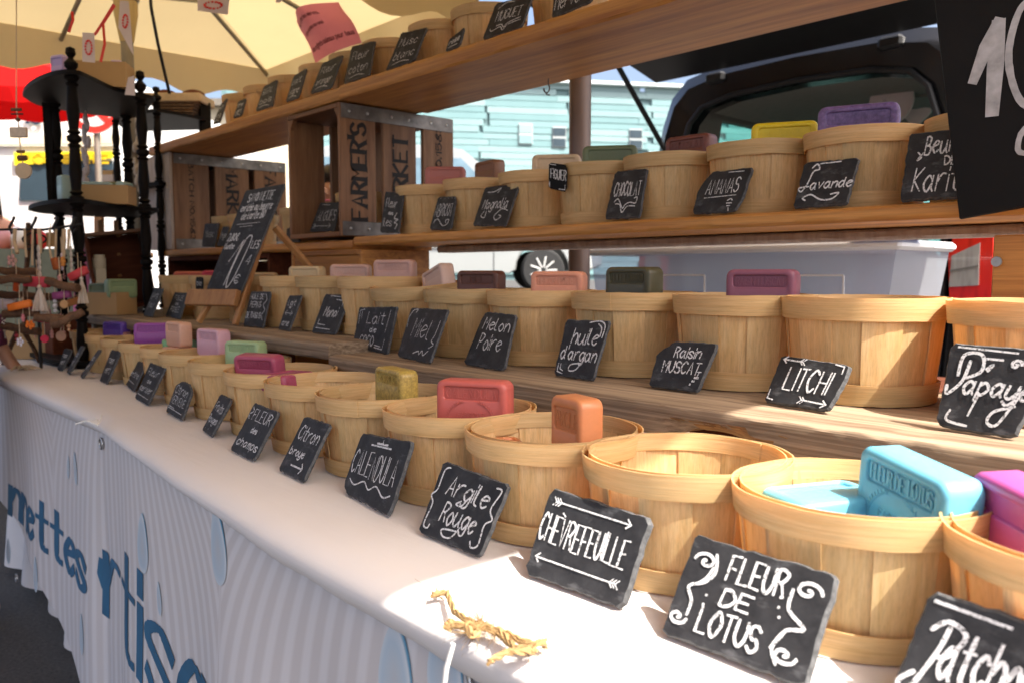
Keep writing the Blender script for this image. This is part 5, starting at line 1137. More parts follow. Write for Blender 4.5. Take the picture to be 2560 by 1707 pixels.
csoap(k1, -.022, .018, 0, LAV, 'lavender soap bar lying level with the kraft box top'); csoap(k1, .052, .028, 1.5, LAV, 'lavender soap bar standing on end in the kraft box', False, 0, .95)
p = atd(153, 200, 2.72); soap(Vector((p.x, p.y, zb + .001)), cam_ang(p) - .9, LAV, 'lavender soap bar standing alone at the stand edge', '', .9, portrait=True, group='soap bars around the black stand')
zb = stz[1] + .0135
k2 = kbox(272, 480, 2.80, .150, .09, .062, zb, 'kraft box of blue-grey soaps on the middle of the black stand', yaw=.15)
csoap(k2, -.02, .012, 0, SAG, 'olive soap bar in the kraft box of the black stand', dy=.02); csoap(k2, .052, .02, 1.5, BLU, 'blue-grey soap bar tilted in the kraft box', s=.85); csoap(k2, -.03, .008, 0.1, BLU, 'blue-grey soap bar lying along the kraft box', dy=-.02)
p = atd(160, 480, 2.68); soap(Vector((p.x, p.y, zb + .001)), cam_ang(p) - 1.3, BLU, 'blue-grey soap bar standing on end at the curved stand edge', '', .82, portrait=True, group='soap bars around the black stand')
p = atd(185, 490, 2.80); soap(Vector((p.x, p.y, zb + .001)), cam_ang(p) - .5, SAG, 'olive soap bar behind the turned post of the stand', '', .8, portrait=True, group='soap bars around the black stand')
k3 = kbox(278, 780, 2.84, .135, .09, .075, PF + .0015, 'kraft box of green soaps on the plank beside the stand', yaw=-.3)
csoap(k3, -.03, .040, 0, (.16, .20, .10), 'green soap bar lying along the kraft box on the plank'); csoap(k3, .045, .055, 1.2, (.26, .36, .20), 'pale green soap bar on end in the kraft box on the plank')
m_ = MB(); pz = k3.matrix_basis @ Vector((.02, .03, .0)); m_.ball((0, 0, 0), .022, 10); o_ = m_.build('soap_ball', plain('pink_soap_ball', (.65, .28, .30), .5), None, 60); o_.location = (pz.x, pz.y, PF + .095); tag(o_, 'pink soap ball in the kraft box of green soaps', 'soap')
# reddish-brown box standing on end, pink bag, jars, little wooden rack
e = empty('wooden_box', (*g2(312, 3.08), PF + .0015)); e.rotation_euler = (0, R_(-7), math.atan2(RT.y, RT.x) + .5)
for nm, c_, s_ in (('side', (-.095, 0, .135), (.012, .16, .27)), ('side', (.095, 0, .135), (.012, .16, .27)), ('back', (0, .075, .135), (.176, .010, .27)), ('top', (0, 0, .2765), (.205, .165, .012)), ('base', (0, 0, .006), (.176, .16, .012))):
    m_ = MB(); m_.box(c_, s_, .002); m_.build(nm, M_CRATEH if nm == 'top' else M_DKBROWN, e)
e.location.z += .012; tag(e, 'red-brown wooden box tipped on end beside the black stand', 'box')
m_ = MB(); p = atd(212, 640, 3.25)
def bagf(u, v): a = u * 2 * math.pi; r = .075 * (1 - .35 * v) * (1 + .08 * math.sin(3 * a + v * 4)); return Vector((r * math.cos(a), r * .6 * math.sin(a), .30 * v))
m_.grid(bagf, 28, 10); o_ = m_.build('cloth_bag', M_ROSE, None, 60); o_.location = (p.x, p.y, T + .12); 
tag(o_, 'rose pink cloth bag behind the turned post', 'bag')
m_ = MB(); m_.box((0, 0, .06), (.20, .16, .12), .003); o_ = m_.build('wooden_crate_block', M_DKBROWN); o_.location = (p.x, p.y, T + .0); tag(o_, 'dark wooden block under the pink cloth bag', 'block')
for i, (px, py, w_, h_, mt, lab) in enumerate(((248, 655, .045, .05, M_CREAM, 'cream jar with a pale lid beside the red-brown box'), (235, 690, .03, .09, M_WHITE, 'white paper cone leaning beside the red-brown box'))):
    p = atd(px, py, 3.0); m_ = MB(); m_.lathe([(w_ * .45, 0), (w_ * .5, h_ * .1), (w_ * .5, h_ * .75), (w_ * .42, h_ * .8), (w_ * .42, h_)] if i == 0 else [(w_ * .6, 0), (w_ * .1, h_)], 14); m_.box((0, 0, -.5 * (p.z - h_ / 2 - T)), (w_ * .8, w_ * .8, p.z - h_ / 2 - T), .002)
    o_ = m_.build('jar' if i == 0 else 'paper_cone', mt, None, 40); o_.location = (p.x, p.y, p.z - h_ / 2); tag(o_, lab, 'jar' if i == 0 else 'paper')
e = empty('wooden_rack', (*g2(275, 3.15), T + .002)); e.rotation_euler = (0, 0, math.atan2(RT.y, RT.x))
for x in (-.03, .03): m_ = MB(); m_.box((x, 0, .25), (.014, .012, .50), .002); m_.build('post', M_EASEL, e)
for z in (.28, .36, .43): m_ = MB(); m_.bar((-.035, -.012, z), (.05, -.012, z + .012), .012, .010, ZZ, .001); m_.build('rung', M_EASEL, e)
tag(e, 'small orange-brown wooden ladder rack behind the black stand', 'rack')
# goods on the back stand's lower shelf
for px, w_, h_, mt, lab in ((279, .055, .075, M_PENNANT, 'stack of pale striped gift boxes on the back stand'), (331, .05, .055, M_BLKPLAST, 'kraft jar with a black label on the back stand'), (352, .04, .10, M_KRAFT, 'tall kraft packet on the back stand')):
    p = atd(px, 420, 3.66); e = empty('gift_box', (p.x, p.y, z2[0] + .0145)); e.rotation_euler = (0, 0, .6)
    m_ = MB(); m_.box((0, 0, h_ / 2), (w_, w_, h_), .002); m_.build('box', M_KRAFT, e)
    m_ = MB(); m_.box((0, 0, h_ * .55), (w_ + .002, w_ + .002, h_ * .4), .0005); m_.build('wrapper', mt, e); tag(e, lab, 'box')
pl_ = MB(); p = atd(236, 350, 3.3); pl_.box((0, 0, 0), (.036, .02, .62), .003); o_ = pl_.build('upright_plank', M_EASEL); o_.location = (p.x, p.y, p.z - .05); o_.rotation_euler = (0, R_(2), .6); tag(o_, 'upright pale wooden plank between the turned posts', 'plank')
o_.location.z = T + .31
for px, d, lab in ((215, 3.1, 'pink and white dried flower garland behind the front post'), (345, 3.3, 'white feather garland behind the right turned post')):
    m_ = MB(); 
    for k in range(26): q = atd(px + random.uniform(-9, 9), 300 + k * 7, d); m_.ball(q, random.uniform(.008, .016), 5, (1, .6, 1.6))
    m_.tube([atd(px, 240, d), atd(px, 480, d)], .002, 5); tag(m_.build('garland', M_PENNANT if px < 300 else M_TASSEL, None, 60), lab, 'garland')

# ================================================================== stick ornament rack at the far end of the table
DR = 2.62
def sp_(px, py, d=DR): return atd(px, py, d)
rk = empty('stick_rack', (*g2(70, 2.66), T)); rc = rk.location.copy()
def rbar(nm, a, b, r, mat=M_STICK):
    m_ = MB(); pts = [a.lerp(b, k / 5) + Vector((random.uniform(-.003, .003), random.uniform(-.003, .003), random.uniform(-.003, .003))) for k in range(6)]
    m_.tube([p - rc for p in pts], [r * random.uniform(.85, 1.1) for _ in pts], 8); m_.build(nm, mat, rk, 50)
f1, f2, f3 = onz(8, 912, T), onz(100, 906, T), onz(60, 893, T)
ft = sp_(62, 800, 2.7)
rbar('leg', f1, sp_(52, 812, 2.7), .008); rbar('leg', f2, sp_(56, 812, 2.7), .008); rbar('leg', f3, sp_(70, 560, 2.82), .009)
for (x0_, y0_, x1_, y1_, d) in ((0, 677, 95, 681, 2.6), (0, 698, 75, 697, 2.5), (118, 703, 196, 722, 2.5), (0, 735, 150, 745, 2.66), (10, 785, 100, 782, 2.55), (90, 792, 165, 800, 2.5), (132, 812, 208, 782, 2.46), (5, 815, 100, 828, 2.6), (150, 765, 205, 745, 2.6)):
    rbar('stick', sp_(x0_, y0_, d - .1), sp_(x1_, y1_, d - .1), .0125)
tag(rk, 'tripod rack of dark brown sticks at the far table end', 'rack')
def charm(kind, px, py, wpx, hpx, colr, label, d=2.47, rot=0.0):
    p = sp_(px, py, d); sx, sz = wpx / FPX * d, hpx / FPX * d; mt = plain('charm_%d_%d_%d' % tuple(int(c * 99) for c in colr), colr, .6, var=.12, sc=60)
    R3 = Matrix((RT, Fh, ZZ)).transposed() @ Matrix.Rotation(rot, 3, 'Y'); m_ = MB()
    if kind == 'block': m_.box((0, 0, 0), (sx, min(sx, sz) * .9, sz), min(sx, sz) * .12, R3)
    elif kind == 'disc': m_.lathe([(sx * .05, -.003), (sx * .48, -.003), (sx * .5, 0), (sx * .48, .003), (sx * .05, .003)], 20, (0, 0, 0), R3 @ Matrix.Rotation(R_(90), 3, 'X'))
    elif kind == 'tassel':
        for k in range(30):
            a = random.uniform(0, 6.28); r = random.uniform(0, .5) * sx
            m_.tube([Vector((0, 0, sz / 2)), R3 @ Vector((r * .5 * math.cos(a), r * .5 * math.sin(a), sz * .1)), R3 @ Vector((r * math.cos(a), r * math.sin(a), -sz / 2))], .0022, 4)
        m_.ball((0, 0, sz / 2), sx * .16, 6)
    elif kind == 'flower':
        for k in range(5): a = k * 1.2566; m_.ball(R3 @ Vector((sx * .3 * math.cos(a), 0, sz * .3 * math.sin(a))), sx * .22, 6, (1, .6, 1))
        m_.ball((0, 0, 0), sx * .12, 6)
    elif kind == 'bead':
        for k in range(3): m_.ball(Vector((0, 0, (k - 1) * sz * .3)), sx * (.5 - .1 * abs(k - 1)), 6)
    elif kind == 'lace':
        for k in range(5): m_.ball(R3 @ Vector((0, 0, (k - 2) * sz * .2)), sx * .42, 8, (1, .35, .9))
    o_ = m_.build('charm', mt, None, 60); o_.location = p
    if kind not in ('stand',):
        c_ = MB(); c_.tube([(0, 0, sz * .4), (0.002, 0, sz * .4 + .025), (0, 0, sz * .5 + .05)], .0012, 4); c_.build('cord', M_CORD, o_)
    tag(o_, label, 'ornament', 'charms hanging on the stick rack')
for a in (('block', 93, 705, 62, 26, (.50, .04, .07), 'crimson soap block hanging in the middle of the stick rack', 2.44, .05), ('block', 196, 685, 48, 20, (.58, .05, .06), 'coral red soap block hanging before the black post', 2.46, -.45), ('block', 155, 738, 44, 18, (.26, .05, .16), 'purple soap block on the stick rack', 2.42, -.12), ('block', 50, 764, 58, 18, (.80, .19, .02), 'orange soap block hanging on the stick rack', 2.42, -.22), ('block', 185, 755, 30, 16, (.45, .18, .05), 'caramel soap block on the stick rack', 2.48, -.3), ('block', 105, 800, 40, 12, (.42, .02, .06), 'dark red soap block low on the rack', 2.5, .15), ('block', 70, 772, 30, 12, (.35, .02, .04), 'wine red soap block under the orange one', 2.5, 0.),
          ('disc', 161, 761, 21, 21, (.50, .27, .11), 'round wooden slice on the stick rack', 2.41, 0), ('disc', 153, 840, 26, 26, (.34, .18, .11), 'round brown felt disc hanging low', 2.45, 0), ('disc', 112, 847, 20, 22, (.55, .02, .06), 'round crimson disc hanging low', 2.45, 0), ('tassel', 100, 748, 36, 60, (.60, .50, .42), 'ecru thread tassel under the crimson block', 2.43, 0), ('tassel', 205, 728, 28, 62, (.60, .50, .40), 'ecru thread tassel before the black post', 2.44, 0), ('tassel', 112, 770, 26, 44, (.52, .44, .38), 'short ecru tassel in the middle', 2.45, 0),
          ('flower', 75, 812, 28, 22, (.82, .20, .02), 'orange felt flower low on the rack', 2.42, .2), ('flower', 50, 854, 22, 26, (.72, .70, .80), 'white flower charm on the rack leg', 2.42, 0), ('flower', 30, 652, 30, 34, (.68, .38, .36), 'pink rose cluster under the iron rail', 2.5, 0), ('lace', 98, 655, 26, 80, (.62, .55, .48), 'ecru lace ornament with a button', 2.45, 0), ('lace', 178, 650, 20, 70, (.62, .55, .47), 'ecru lace strip hanging near the black post', 2.5, 0), ('lace', 155, 655, 16, 40, (.62, .52, .60), 'lilac lace bow between the hanging cords', 2.5, 0),
          ('bead', 138, 765, 12, 40, (.62, .58, .60), 'string of white beads on the rack', 2.43, 0), ('bead', 150, 700, 10, 30, (.62, .32, .28), 'string of pink beads on the rack', 2.43, 0), ('bead', 172, 815, 10, 30, (.60, .35, .2), 'string of peach beads low on the rack', 2.42, 0), ('bead', 58, 795, 10, 20, (.65, .22, .26), 'string of rose beads under the orange block', 2.44, 0), ('block', 42, 708, 12, 42, (.55, .08, .01), 'rust orange ribbon block on the stick rack', 2.46, .15), ('block', 140, 660, 16, 30, (.40, .10, .02), 'rust brown block among the hanging cords', 2.5, -.2), ('block', 22, 705, 24, 22, (.42, .46, .34), 'pale green block behind the rack sticks', 2.56, 0), ('block', 20, 760, 40, 26, (.62, .52, .52), 'off-white cloth bundle behind the rack sticks', 2.58, 0)):
    charm(*a)
random.seed(5)
for k in range(16):
    cn, c3 = random.choice([('peach', (.60, .30, .28)), ('crimson', (.50, .05, .08)), ('ecru', (.62, .56, .50)), ('rust', (.62, .25, .05)), ('plum', (.35, .10, .20))])
    kd = random.choice(['bead', 'bead', 'lace', 'flower'])
    charm(kd, random.uniform(5, 205), random.uniform(640, 845), random.uniform(9, 16), random.uniform(18, 34), c3, 'tiny %s %s charm dangling between the sticks' % (cn, kd), random.uniform(2.46, 2.66))
# iron rail with hooks above the rack
ir = MB(); A0 = sp_(-40, 575, 2.5); A1 = sp_(200, 572, 2.62); pts = [sp_(-40, 576, 2.5), sp_(50, 574, 2.52), sp_(110, 575, 2.54), sp_(160, 568, 2.58), sp_(205, 560, 2.6)]; c_ = pts[1].copy()
ir.tube([p - c_ for p in pts], .0042, 6)
for px in (38, 93, 147, 190): q = sp_(px, 573, 2.53) - c_; ir.tube([q, q + Vector((0, -.01, -.014)), q + Vector((.004, -.016, .004)), q + Vector((0, -.004, .026)), q + Vector((-.006, 0, .036))], .0042, 6)
for sg in (-1, 1):
    ir.tube([sp_(86 + sg * (30 * math.sin(k * .5)), 580 + 48 * k / 8, 2.54) - c_ for k in range(9)], .003, 6)
ir.tube([sp_(86, 575, 2.54) - c_, Vector((*g2(92, 2.62), T + .001)) - c_], .005, 6)
o_ = ir.build('hook_rail', M_IRON, None, 60); o_.location = c_; tag(o_, 'black wrought iron hook rail above the stick rack', 'rail')
for i, (px, L) in enumerate(((38, 60), (62, 70), (82, 90), (98, 60), (125, 80), (140, 70), (160, 80), (172, 50))):
    m_ = MB(); q = sp_(px, 574, 2.515) - c_; m_.tube([q, sp_(px + random.uniform(-3, 3), 574 + L * .5, 2.51) - c_, sp_(px + random.uniform(-3, 6), 574 + L, 2.5) - c_], .0034 if i % 3 else .006, 6); m_.build('cord', M_CORD, o_, 60)
m_ = MB(); p = sp_(128, 600, 2.6); m_.box((0, 0, 0), (.030, .004, .045), .001, Matrix((RT, Fh, ZZ)).transposed()); m_.tube([(0, 0, .02), (0, 0, .05)], .0012, 4); o_ = m_.build('kraft_tag', M_KRAFT); o_.location = p; tag(o_, 'kraft paper tag hanging on the iron rail', 'tag')
# wind chimes
def chime(pts_, label):
    c_ = sp_(*pts_[0][1:3], 2.3); e = empty('wind_chime', c_); R3 = Matrix((RT, Fh, ZZ)).transposed()
    q0 = sp_(pts_[0][1], -30, 2.3); m_ = MB(); m_.tube([q0 - c_] + [sp_(q[1], q[2], 2.3) - c_ for q in pts_], .0016, 5); m_.build('cord', M_CORD, e)
    for kind, x, y, w_, h_, mt in pts_:
        m_ = MB(); p = sp_(x, y, 2.3) - c_; sx, sz = w_ * 2.3 / FPX, h_ * 2.3 / FPX
        if kind == 'disc': m_.lathe([(sx * .05, -.003), (sx * .5, -.003), (sx * .5, .003), (sx * .05, .003)], 20, p, R3 @ Matrix.Rotation(R_(90), 3, 'X'))
        elif kind == 'stick': m_.tube([p - RT * sx / 2, p + RT * sx / 2], sz / 2, 8)
        else: m_.box(p, (sx, .012, sz), .002, R3)
        m_.build('hanging_piece', mt, e, 40)
    tag(e, label, 'wind chime')
chime([('stick', 41, 275, 24, 8, M_STICK), ('stick', 43, 286, 30, 4, M_IRON), ('disc', 45, 300, 10, 10, M_STICK), ('block', 47, 332, 42, 25, M_TASSEL), ('stick', 52, 380, 18, 8, M_STICK), ('stick', 56, 396, 20, 14, M_STICK), ('disc', 59, 428, 40, 40, M_CORD)], 'wooden wind chime of sticks, a block and a disc')
# small slate leaning against the rack foot, palm leaf on the cloth
slate([(38, 828), (46, 832), (20, 884), (12, 880)], zt, [], 'blank grey slate leaning on the stick rack leg', G1)
m_ = MB(); q = onz(50, 922, T)
for k in range(5): m_.tube([q + Vector((0, 0, .004)), q + Vector((.04, .01 * (k - 2), .012)), q + Vector((.085, .022 * (k - 2), .005))], [.002, .005, .001], 5)
tag(m_.build('dried_leaf', M_CORD, None, 60), 'dried straw leaf lying on the cloth by the rack', 'leaf')
kbox(75, 850, 2.95, .16, .08, .10, T + .002, 'plain kraft box behind the stick rack')
m_ = MB(); m_.box((0, 0, .07), (.14, .10, .14), .003); o_ = m_.build('dark_box', M_DKBROWN); o_.location = (*g2(150, 2.9), T + .002); tag(o_, 'dark red-brown box behind the hanging discs', 'box')

# ================================================================== storage tub behind the shelves
bt = empty('side_table', (-1.30, 2.16, 0)); m_ = MB(); m_.box((0, 0, H - .30), (1.05, .50, .03), .004); m_.build('tabletop', M_DKBROWN, bt)
for x in (-.48, .48):
    for y in (-.2, .2): m_ = MB(); m_.box((x, y, (H - .316) / 2), (.03, .03, H - .316)); m_.build('leg', M_STEELD, bt)
tag(bt, 'dark wooden table under the plastic tub behind the shelves', 'table')
YT = 1.96; tx0, tx1 = ony(1478, 640, YT).x, ony(2372, 640, YT + .32).x; tzt = ony(2380, 622, YT).z; tz0 = H - .283
tu = empty('storage_tub', ((tx0 + tx1) / 2, YT + .16, tz0)); hw_ = (tx1 - tx0) / 2; hh_ = tzt - tz0
def tubf(u, v):
    k = u * 4; i = int(min(3, k)); t_ = k - i; s_ = .90 + .10 * v; c4 = [(-1, -1), (1, -1), (1, 1), (-1, 1), (-1, -1)]
    a_, b_ = c4[i], c4[i + 1]; return Vector(((a_[0] + (b_[0] - a_[0]) * t_) * hw_ * s_, (a_[1] + (b_[1] - a_[1]) * t_) * .16 * s_, hh_ * v))
m_ = MB(); m_.grid(tubf, 32, 6); m_.add([(-hw_ * .9, -.144, .002), (hw_ * .9, -.144, .002), (hw_ * .9, .144, .002), (-hw_ * .9, .144, .002)], [(0, 1, 2, 3)]); m_.build('body', M_TUB, tu, 30)
m_ = MB(); m_.box((0, 0, hh_ + .012), (hw_ * 2 + .03, .345, .024), .008); m_.build('lid', M_LID, tu, 40)
for x in (-.18, .22):
    m_ = MB(); 
    for a_, b_ in (((x - .13, .05), (x - .13, hh_ - .06)), ((x - .13, hh_ - .06), (x + .13, hh_ - .06)), ((x + .13, hh_ - .06), (x + .13, .05))): m_.bar((a_[0], -.147 - .016 * a_[1] / hh_, a_[1]), (b_[0], -.147 - .016 * b_[1] / hh_, b_[1]), .004, .004)
    m_.build('moulded_rib', M_LID, tu)
tag(tu, 'translucent plastic storage tub with a white lid behind the shelves', 'tub')
for i, (x, w_, c3, lab) in enumerate(((-.25, .26, (.10, .18, .42), 'blue packet inside the plastic tub'), (.05, .24, (.16, .30, .46), 'pale blue packet inside the plastic tub'), (.28, .16, (.45, .10, .12), 'red packet inside the plastic tub'))):
    m_ = MB(); m_.box((0, 0, .11), (w_, .22, .22 - .03 * i), .015); o_ = m_.build('packet', plain('packet_%d' % i, c3, .5)); o_.location = tu.location + Vector((x, .0, .006 + .0)); o_.location.z = tz0 + .006 - (.11 - (.22 - .03 * i) / 2); tag(o_, lab, 'packet')
m_ = MB(); p = ony(2225, 592, 2.0); m_.grid(lambda u, v: Vector(((u - .5) * .14, (v - .5) * .12, .025 * math.sin(u * 3.1) * math.sin(v * 3.1) + .006 * nz(u * 7, v * 7))), 14, 12); o_ = m_.build('plastic_bag', M_BLUEBAG, None, 50); o_.location = (p.x, 2.0, tz0 + hh_ + .027); tag(o_, 'crumpled blue plastic bag on the tub lid', 'bag')

# ================================================================== black van with open tailgate
VX, VY = -1.90, 3.42; vn = empty('black_van', (VX, VY, 0))
OUT = [(.84, .32), (.86, .6), (.86, .95), (.845, 1.2), (.80, 1.5), (.745, 1.74), (.69, 1.86), (.60, 1.93), (.40, 1.965), (.0, 1.975)]
INN = [(.62, .46), (.64, .6), (.66, .95), (.655, 1.2), (.64, 1.45), (.615, 1.62), (.57, 1.74), (.50, 1.80), (.34, 1.83), (.0, 1.84)]
OUT, INN = [[(x, z if z < 1.2 else 1.2 + (z - 1.2) * 1.14) for x, z in q] for q in (OUT, INN)]
OUT = OUT + [(-x, z) for x, z in OUT[-2::-1]]; INN = INN + [(-x, z) for x, z in INN[-2::-1]]; n = len(OUT)
m_ = MB(); vv = []
for pr_, y in ((INN, .12), (INN, .03), ([(a[0] * .4 + b[0] * .6, a[1] * .4 + b[1] * .6) for a, b in zip(INN, OUT)], .0), (OUT, .05), (OUT, .30)): vv += [(x, y, z) for x, z in pr_]
m_.add(vv, [(l * n + i, l * n + i + 1, (l + 1) * n + i + 1, (l + 1) * n + i) for l in range(4) for i in range(n - 1)]); m_.build('rear_frame', M_BLACKCAR, vn, 45)
m_ = MB(); m_.tube([(x * .985, .02, z - .006) for x, z in INN], .014, 8); m_.build('door_seal', M_BLKPLAST, vn, 60)
m_ = MB(); vv = []                                   # roof skin
for y in (.30, 1.2, 2.2, 2.75): vv += [(x, y, z - .03 * max(0, y - 1.6)) for x, z in OUT[6:n - 6]]
k = n - 12; m_.add(vv, [(l * k + i, l * k + i + 1, (l + 1) * k + i + 1, (l + 1) * k + i) for l in range(3) for i in range(k - 1)]); m_.build('roof', M_BLACKCAR, vn, 45)
m_ = MB(); vv = []
for y in (.12, 1.2, 2.2, 2.7): vv += [(x * .98, y, z - .03 * max(0, y - 1.6) - .02) for x, z in INN[7:n - 7]]
k = n - 14; m_.add(vv, [(l * k + i, l * k + i + 1, (l + 1) * k + i + 1, (l + 1) * k + i) for l in range(3) for i in range(k - 1)]); m_.build('headliner', M_TRIM, vn, 45)
for sg in (-1, 1):
    m_ = MB(); m_.prism([Vector((sg * .845, .30, .32)), Vector((sg * .845, 4.1, .32)), Vector((sg * .80, 4.15, .95)), Vector((sg * .83, 3.0, 1.14)), Vector((sg * .80, 2.5, 1.49)), Vector((sg * .80, .30, 1.5))], (0, 0, 0), (-sg * .05, 0, 0)); m_.build('side_panel', M_BLACKCAR, vn)
    m_ = MB(); m_.prism([Vector((sg * .70, .12, .46)), Vector((sg * .70, 2.4, .46)), Vector((sg * .70, 2.4, 1.48)), Vector((sg * .68, .12, 1.49))], (0, 0, 0), (sg * .02, 0, 0)); m_.build('side_lining', M_TRIM, vn)
    for y0_, y1_ in ((.12, .42), (1.25, 1.40), (2.35, 2.48)):
        m_ = MB(); m_.prism([Vector((sg * .80, y0_, 1.495)), Vector((sg * .80, y1_, 1.495)), Vector((sg * .71, y1_, 1.97)), Vector((sg * .71, y0_, 1.97))], (0, 0, 0), (-sg * .09, 0, 0)); m_.build('pillar', M_TRIM, vn)
    for y0_, y1_ in ((.42, 1.25), (1.40, 2.35)):
        m_ = MB(); m_.prism([Vector((sg * .795, y0_ + .002, 1.5)), Vector((sg * .795, y1_ - .002, 1.5)), Vector((sg * .72, y1_ - .002, 1.92)), Vector((sg * .72, y0_ + .002, 1.92))], (0, 0, 0), (-sg * .005, 0, 0)); m_.build('side_window', M_VGLASS, vn)
    m_ = MB(); m_.prism([Vector((sg * .73, .40, 1.90)), Vector((sg * .73, 2.4, 1.90)), Vector((sg * .68, 2.4, 2.0)), Vector((sg * .68, .40, 2.0))], (0, 0, 0), (-sg * .05, 0, 0)); m_.build('roof_rail', M_TRIM, vn)
    for yw in (.75, 3.35):
        m_ = MB(); m_.lathe([(.20, -.09), (.30, -.09), (.315, -.05), (.315, .05), (.30, .09), (.20, .09)], 28, (sg * .76, yw, .316), Matrix.Rotation(R_(90), 3, 'Y')); wh = m_.build('wheel', M_RUBBER, vn, 40)
m_ = MB(); m_.grid(lambda u, v: Vector(((u - .5) * 1.36 * (1 - .08 * v), 3.0 - .55 * v, 1.14 + .82 * v)), 8, 6); m_.build('windscreen', M_VGLASS, vn, 60)
m_ = MB(); m_.grid(lambda u, v: Vector(((u - .5) * 1.60, 3.0 + 1.12 * v, 1.14 - .12 * v * v - .02)), 8, 6); m_.build('bonnet', M_BLACKCAR, vn, 60)
m_ = MB(); m_.box((0, 4.13, .68), (1.6, .08, .62), .02); m_.build('front_end', M_BLACKCAR, vn)
m_ = MB(); m_.box((0, 1.3, .47), (1.36, 2.4, .03)); m_.build('load_floor', M_DARKIN, vn)
m_ = MB(); m_.box((0, -.03, .46), (1.66, .16, .22), .04); m_.build('bumper', M_BLKPLAST, vn)
for x in (-.36, .36):
    m_ = MB(); m_.box((x, 2.0, .88), (.5, .14, .72), .05); m_.build('seat', M_DARKIN, vn, 40); m_ = MB(); m_.box((x, 2.0, 1.33), (.26, .09, .17), .035); m_.build('head_restraint', M_DARKIN, vn, 40)
# tail lights
for mir in (1, -1):
    def vq(px, py): q = ony(px, py, VY - .02); return Vector((mir * (q.x - VX) if mir > 0 else -(q.x - VX), -.02, q.z))
    poly = [vq(2378, 735), vq(2482, 735), vq(2484, 540), vq(2400, 530), vq(2370, 640)] ; lo = [Vector((p.x, p.y, p.z)) for p in poly]
    lo[0].z -= .10; lo[1].z -= .10
    m_ = MB(); m_.prism(lo, (0, 0, 0), (0, .09, 0)); tl_ = m_.build('tail_light', M_TAIL, vn)
    m_ = MB(); m_.prism([p + Vector((0, -.008, 0)) for p in (vq(2374, 718), vq(2447, 714), vq(2451, 608), vq(2381, 640))], (0, 0, 0), (0, .012, 0)); m_.build('clear_lens', M_TAILW, tl_)
    m_ = MB(); a_, b_ = vq(2377, 678), vq(2449, 665); m_.bar(a_ + Vector((0, -.010, 0)), b_ + Vector((0, -.010, 0)), .006, .006); m_.build('lens_divider', M_TRIM, tl_)
# tailgate
tg = MB(); GA = R_(12); gx = .74
def gp(x, t_, up=0.0): return Vector((x, -.02 - t_ * math.cos(GA), 2.03 + t_ * math.sin(GA) + up))
def gpan(x0_, x1_, t0, t1, th=.05): q = [gp(x0_, t0), gp(x1_, t0), gp(x1_ * .97, t1), gp(x0_ * .97, t1)]; tg.prism(q, (0, 0, 0), (0, 0, th))
gpan(-gx, gx, 0, .40, .06); gpan(-gx, -gx + .16, .40, .82); gpan(gx - .16, gx, .40, .82); gpan(-gx, gx, .82, 1.25, .09)
tgo = tg.build('tailgate', M_BLKPLAST, vn)
m_ = MB(); m_.prism([gp(-gx + .155, .395, .02), gp(gx - .155, .395, .02), gp(gx - .16, .825, .02), gp(-gx + .16, .825, .02)], (0, 0, 0), (0, 0, .005)); m_.build('rear_window', M_VGLASS, tgo)
m_ = MB(); m_.box(gp(0, .95, -.02), (.5, .06, .04), .01); m_.build('handle_trim', M_BLKPLAST, tgo)
for x in (-.40, .42): m_ = MB(); m_.box((x, .0, 2.0), (.10, .05, .05), .012); m_.build('hinge', M_BLKPLAST, vn)
m_ = MB(); a_ = ony(1662, 376, VY - .01) - vn.location; m_.tube([a_, gp(-.70, .42)], .013, 8); m_.tube([a_.lerp(gp(-.70, .42), .5), gp(-.70, .42)], .009, 8); m_.build('gas_strut', M_BLKPLAST, vn, 60)
tag(vn, 'black van with its tailgate raised behind the stall', 'van')
m_ = MB(); p = ony(2228, 255, VY + .5); m_.lathe([(.01, -.006), (.10, -.006), (.105, 0), (.10, .006), (.01, .006)], 24, (0, 0, 0), Matrix.Rotation(R_(90), 3, 'X')); m_.ball((-.03, -.008, .01), .008, 6); o_ = m_.build('round_sign', M_PENNANT, None, 40); o_.location = p; tag(o_, 'pale round plaque hanging inside the black van', 'plaque')
m_ = MB(); p = ony(2290, 290, VY + .55)
m_.prism([Vector((.06 * (1.1 * math.sin(t_) ** 3), 0, .055 * (.8 * math.cos(t_) - .3 * math.cos(2 * t_)))) for t_ in [k * 2 * math.pi / 24 for k in range(24)]], (0, 0, 0), (0, .012, 0)); o_ = m_.build('heart_sign', M_PENNANT); o_.location = p; tag(o_, 'pale heart shaped plaque hanging inside the black van', 'plaque')
m_ = MB(); m_.tube([ony(2200, 245, VY + .56), ony(2400, 236, VY + .56)], .008, 6); tag(m_.build('hanging_rail', M_TRIM, None, 60), 'rail across the van interior holding two plaques', 'rail')

# ================================================================== silver van on the higher ground
W1 = atd(1358, 676, 12.5); W0 = atd(690, 676, 12.2); ec = (W1 - W0); ec.z = 0; ec.normalize(); back = Vector((-ec.y, ec.x, 0))
if back.dot(Fh) < 0: back = -back
ORG = W1 - ec * 3.75; ORG.z = W1.z - .33
sv = empty('silver_van', ORG); sv.matrix_world = Matrix.Translation(ORG) @ Matrix((ec, back, ZZ)).transposed().to_4x4()
PF_ = [(.02, .42), (.0, .9), (.06, 1.35), (.14, 1.75), (.28, 2.06), (.55, 2.17), (1.3, 2.21), (2.2, 2.19), (2.55, 2.13), (2.80, 1.93), (3.12, 1.62), (3.40, 1.36), (3.75, 1.22), (4.25, 1.08), (4.55, .93), (4.66, .72), (4.64, .40)]
def arch(c_, r=.42): return [(c_ + r * math.cos(a), .33 + r * math.sin(a)) for a in [k * math.pi / 10 for k in range(11)]]
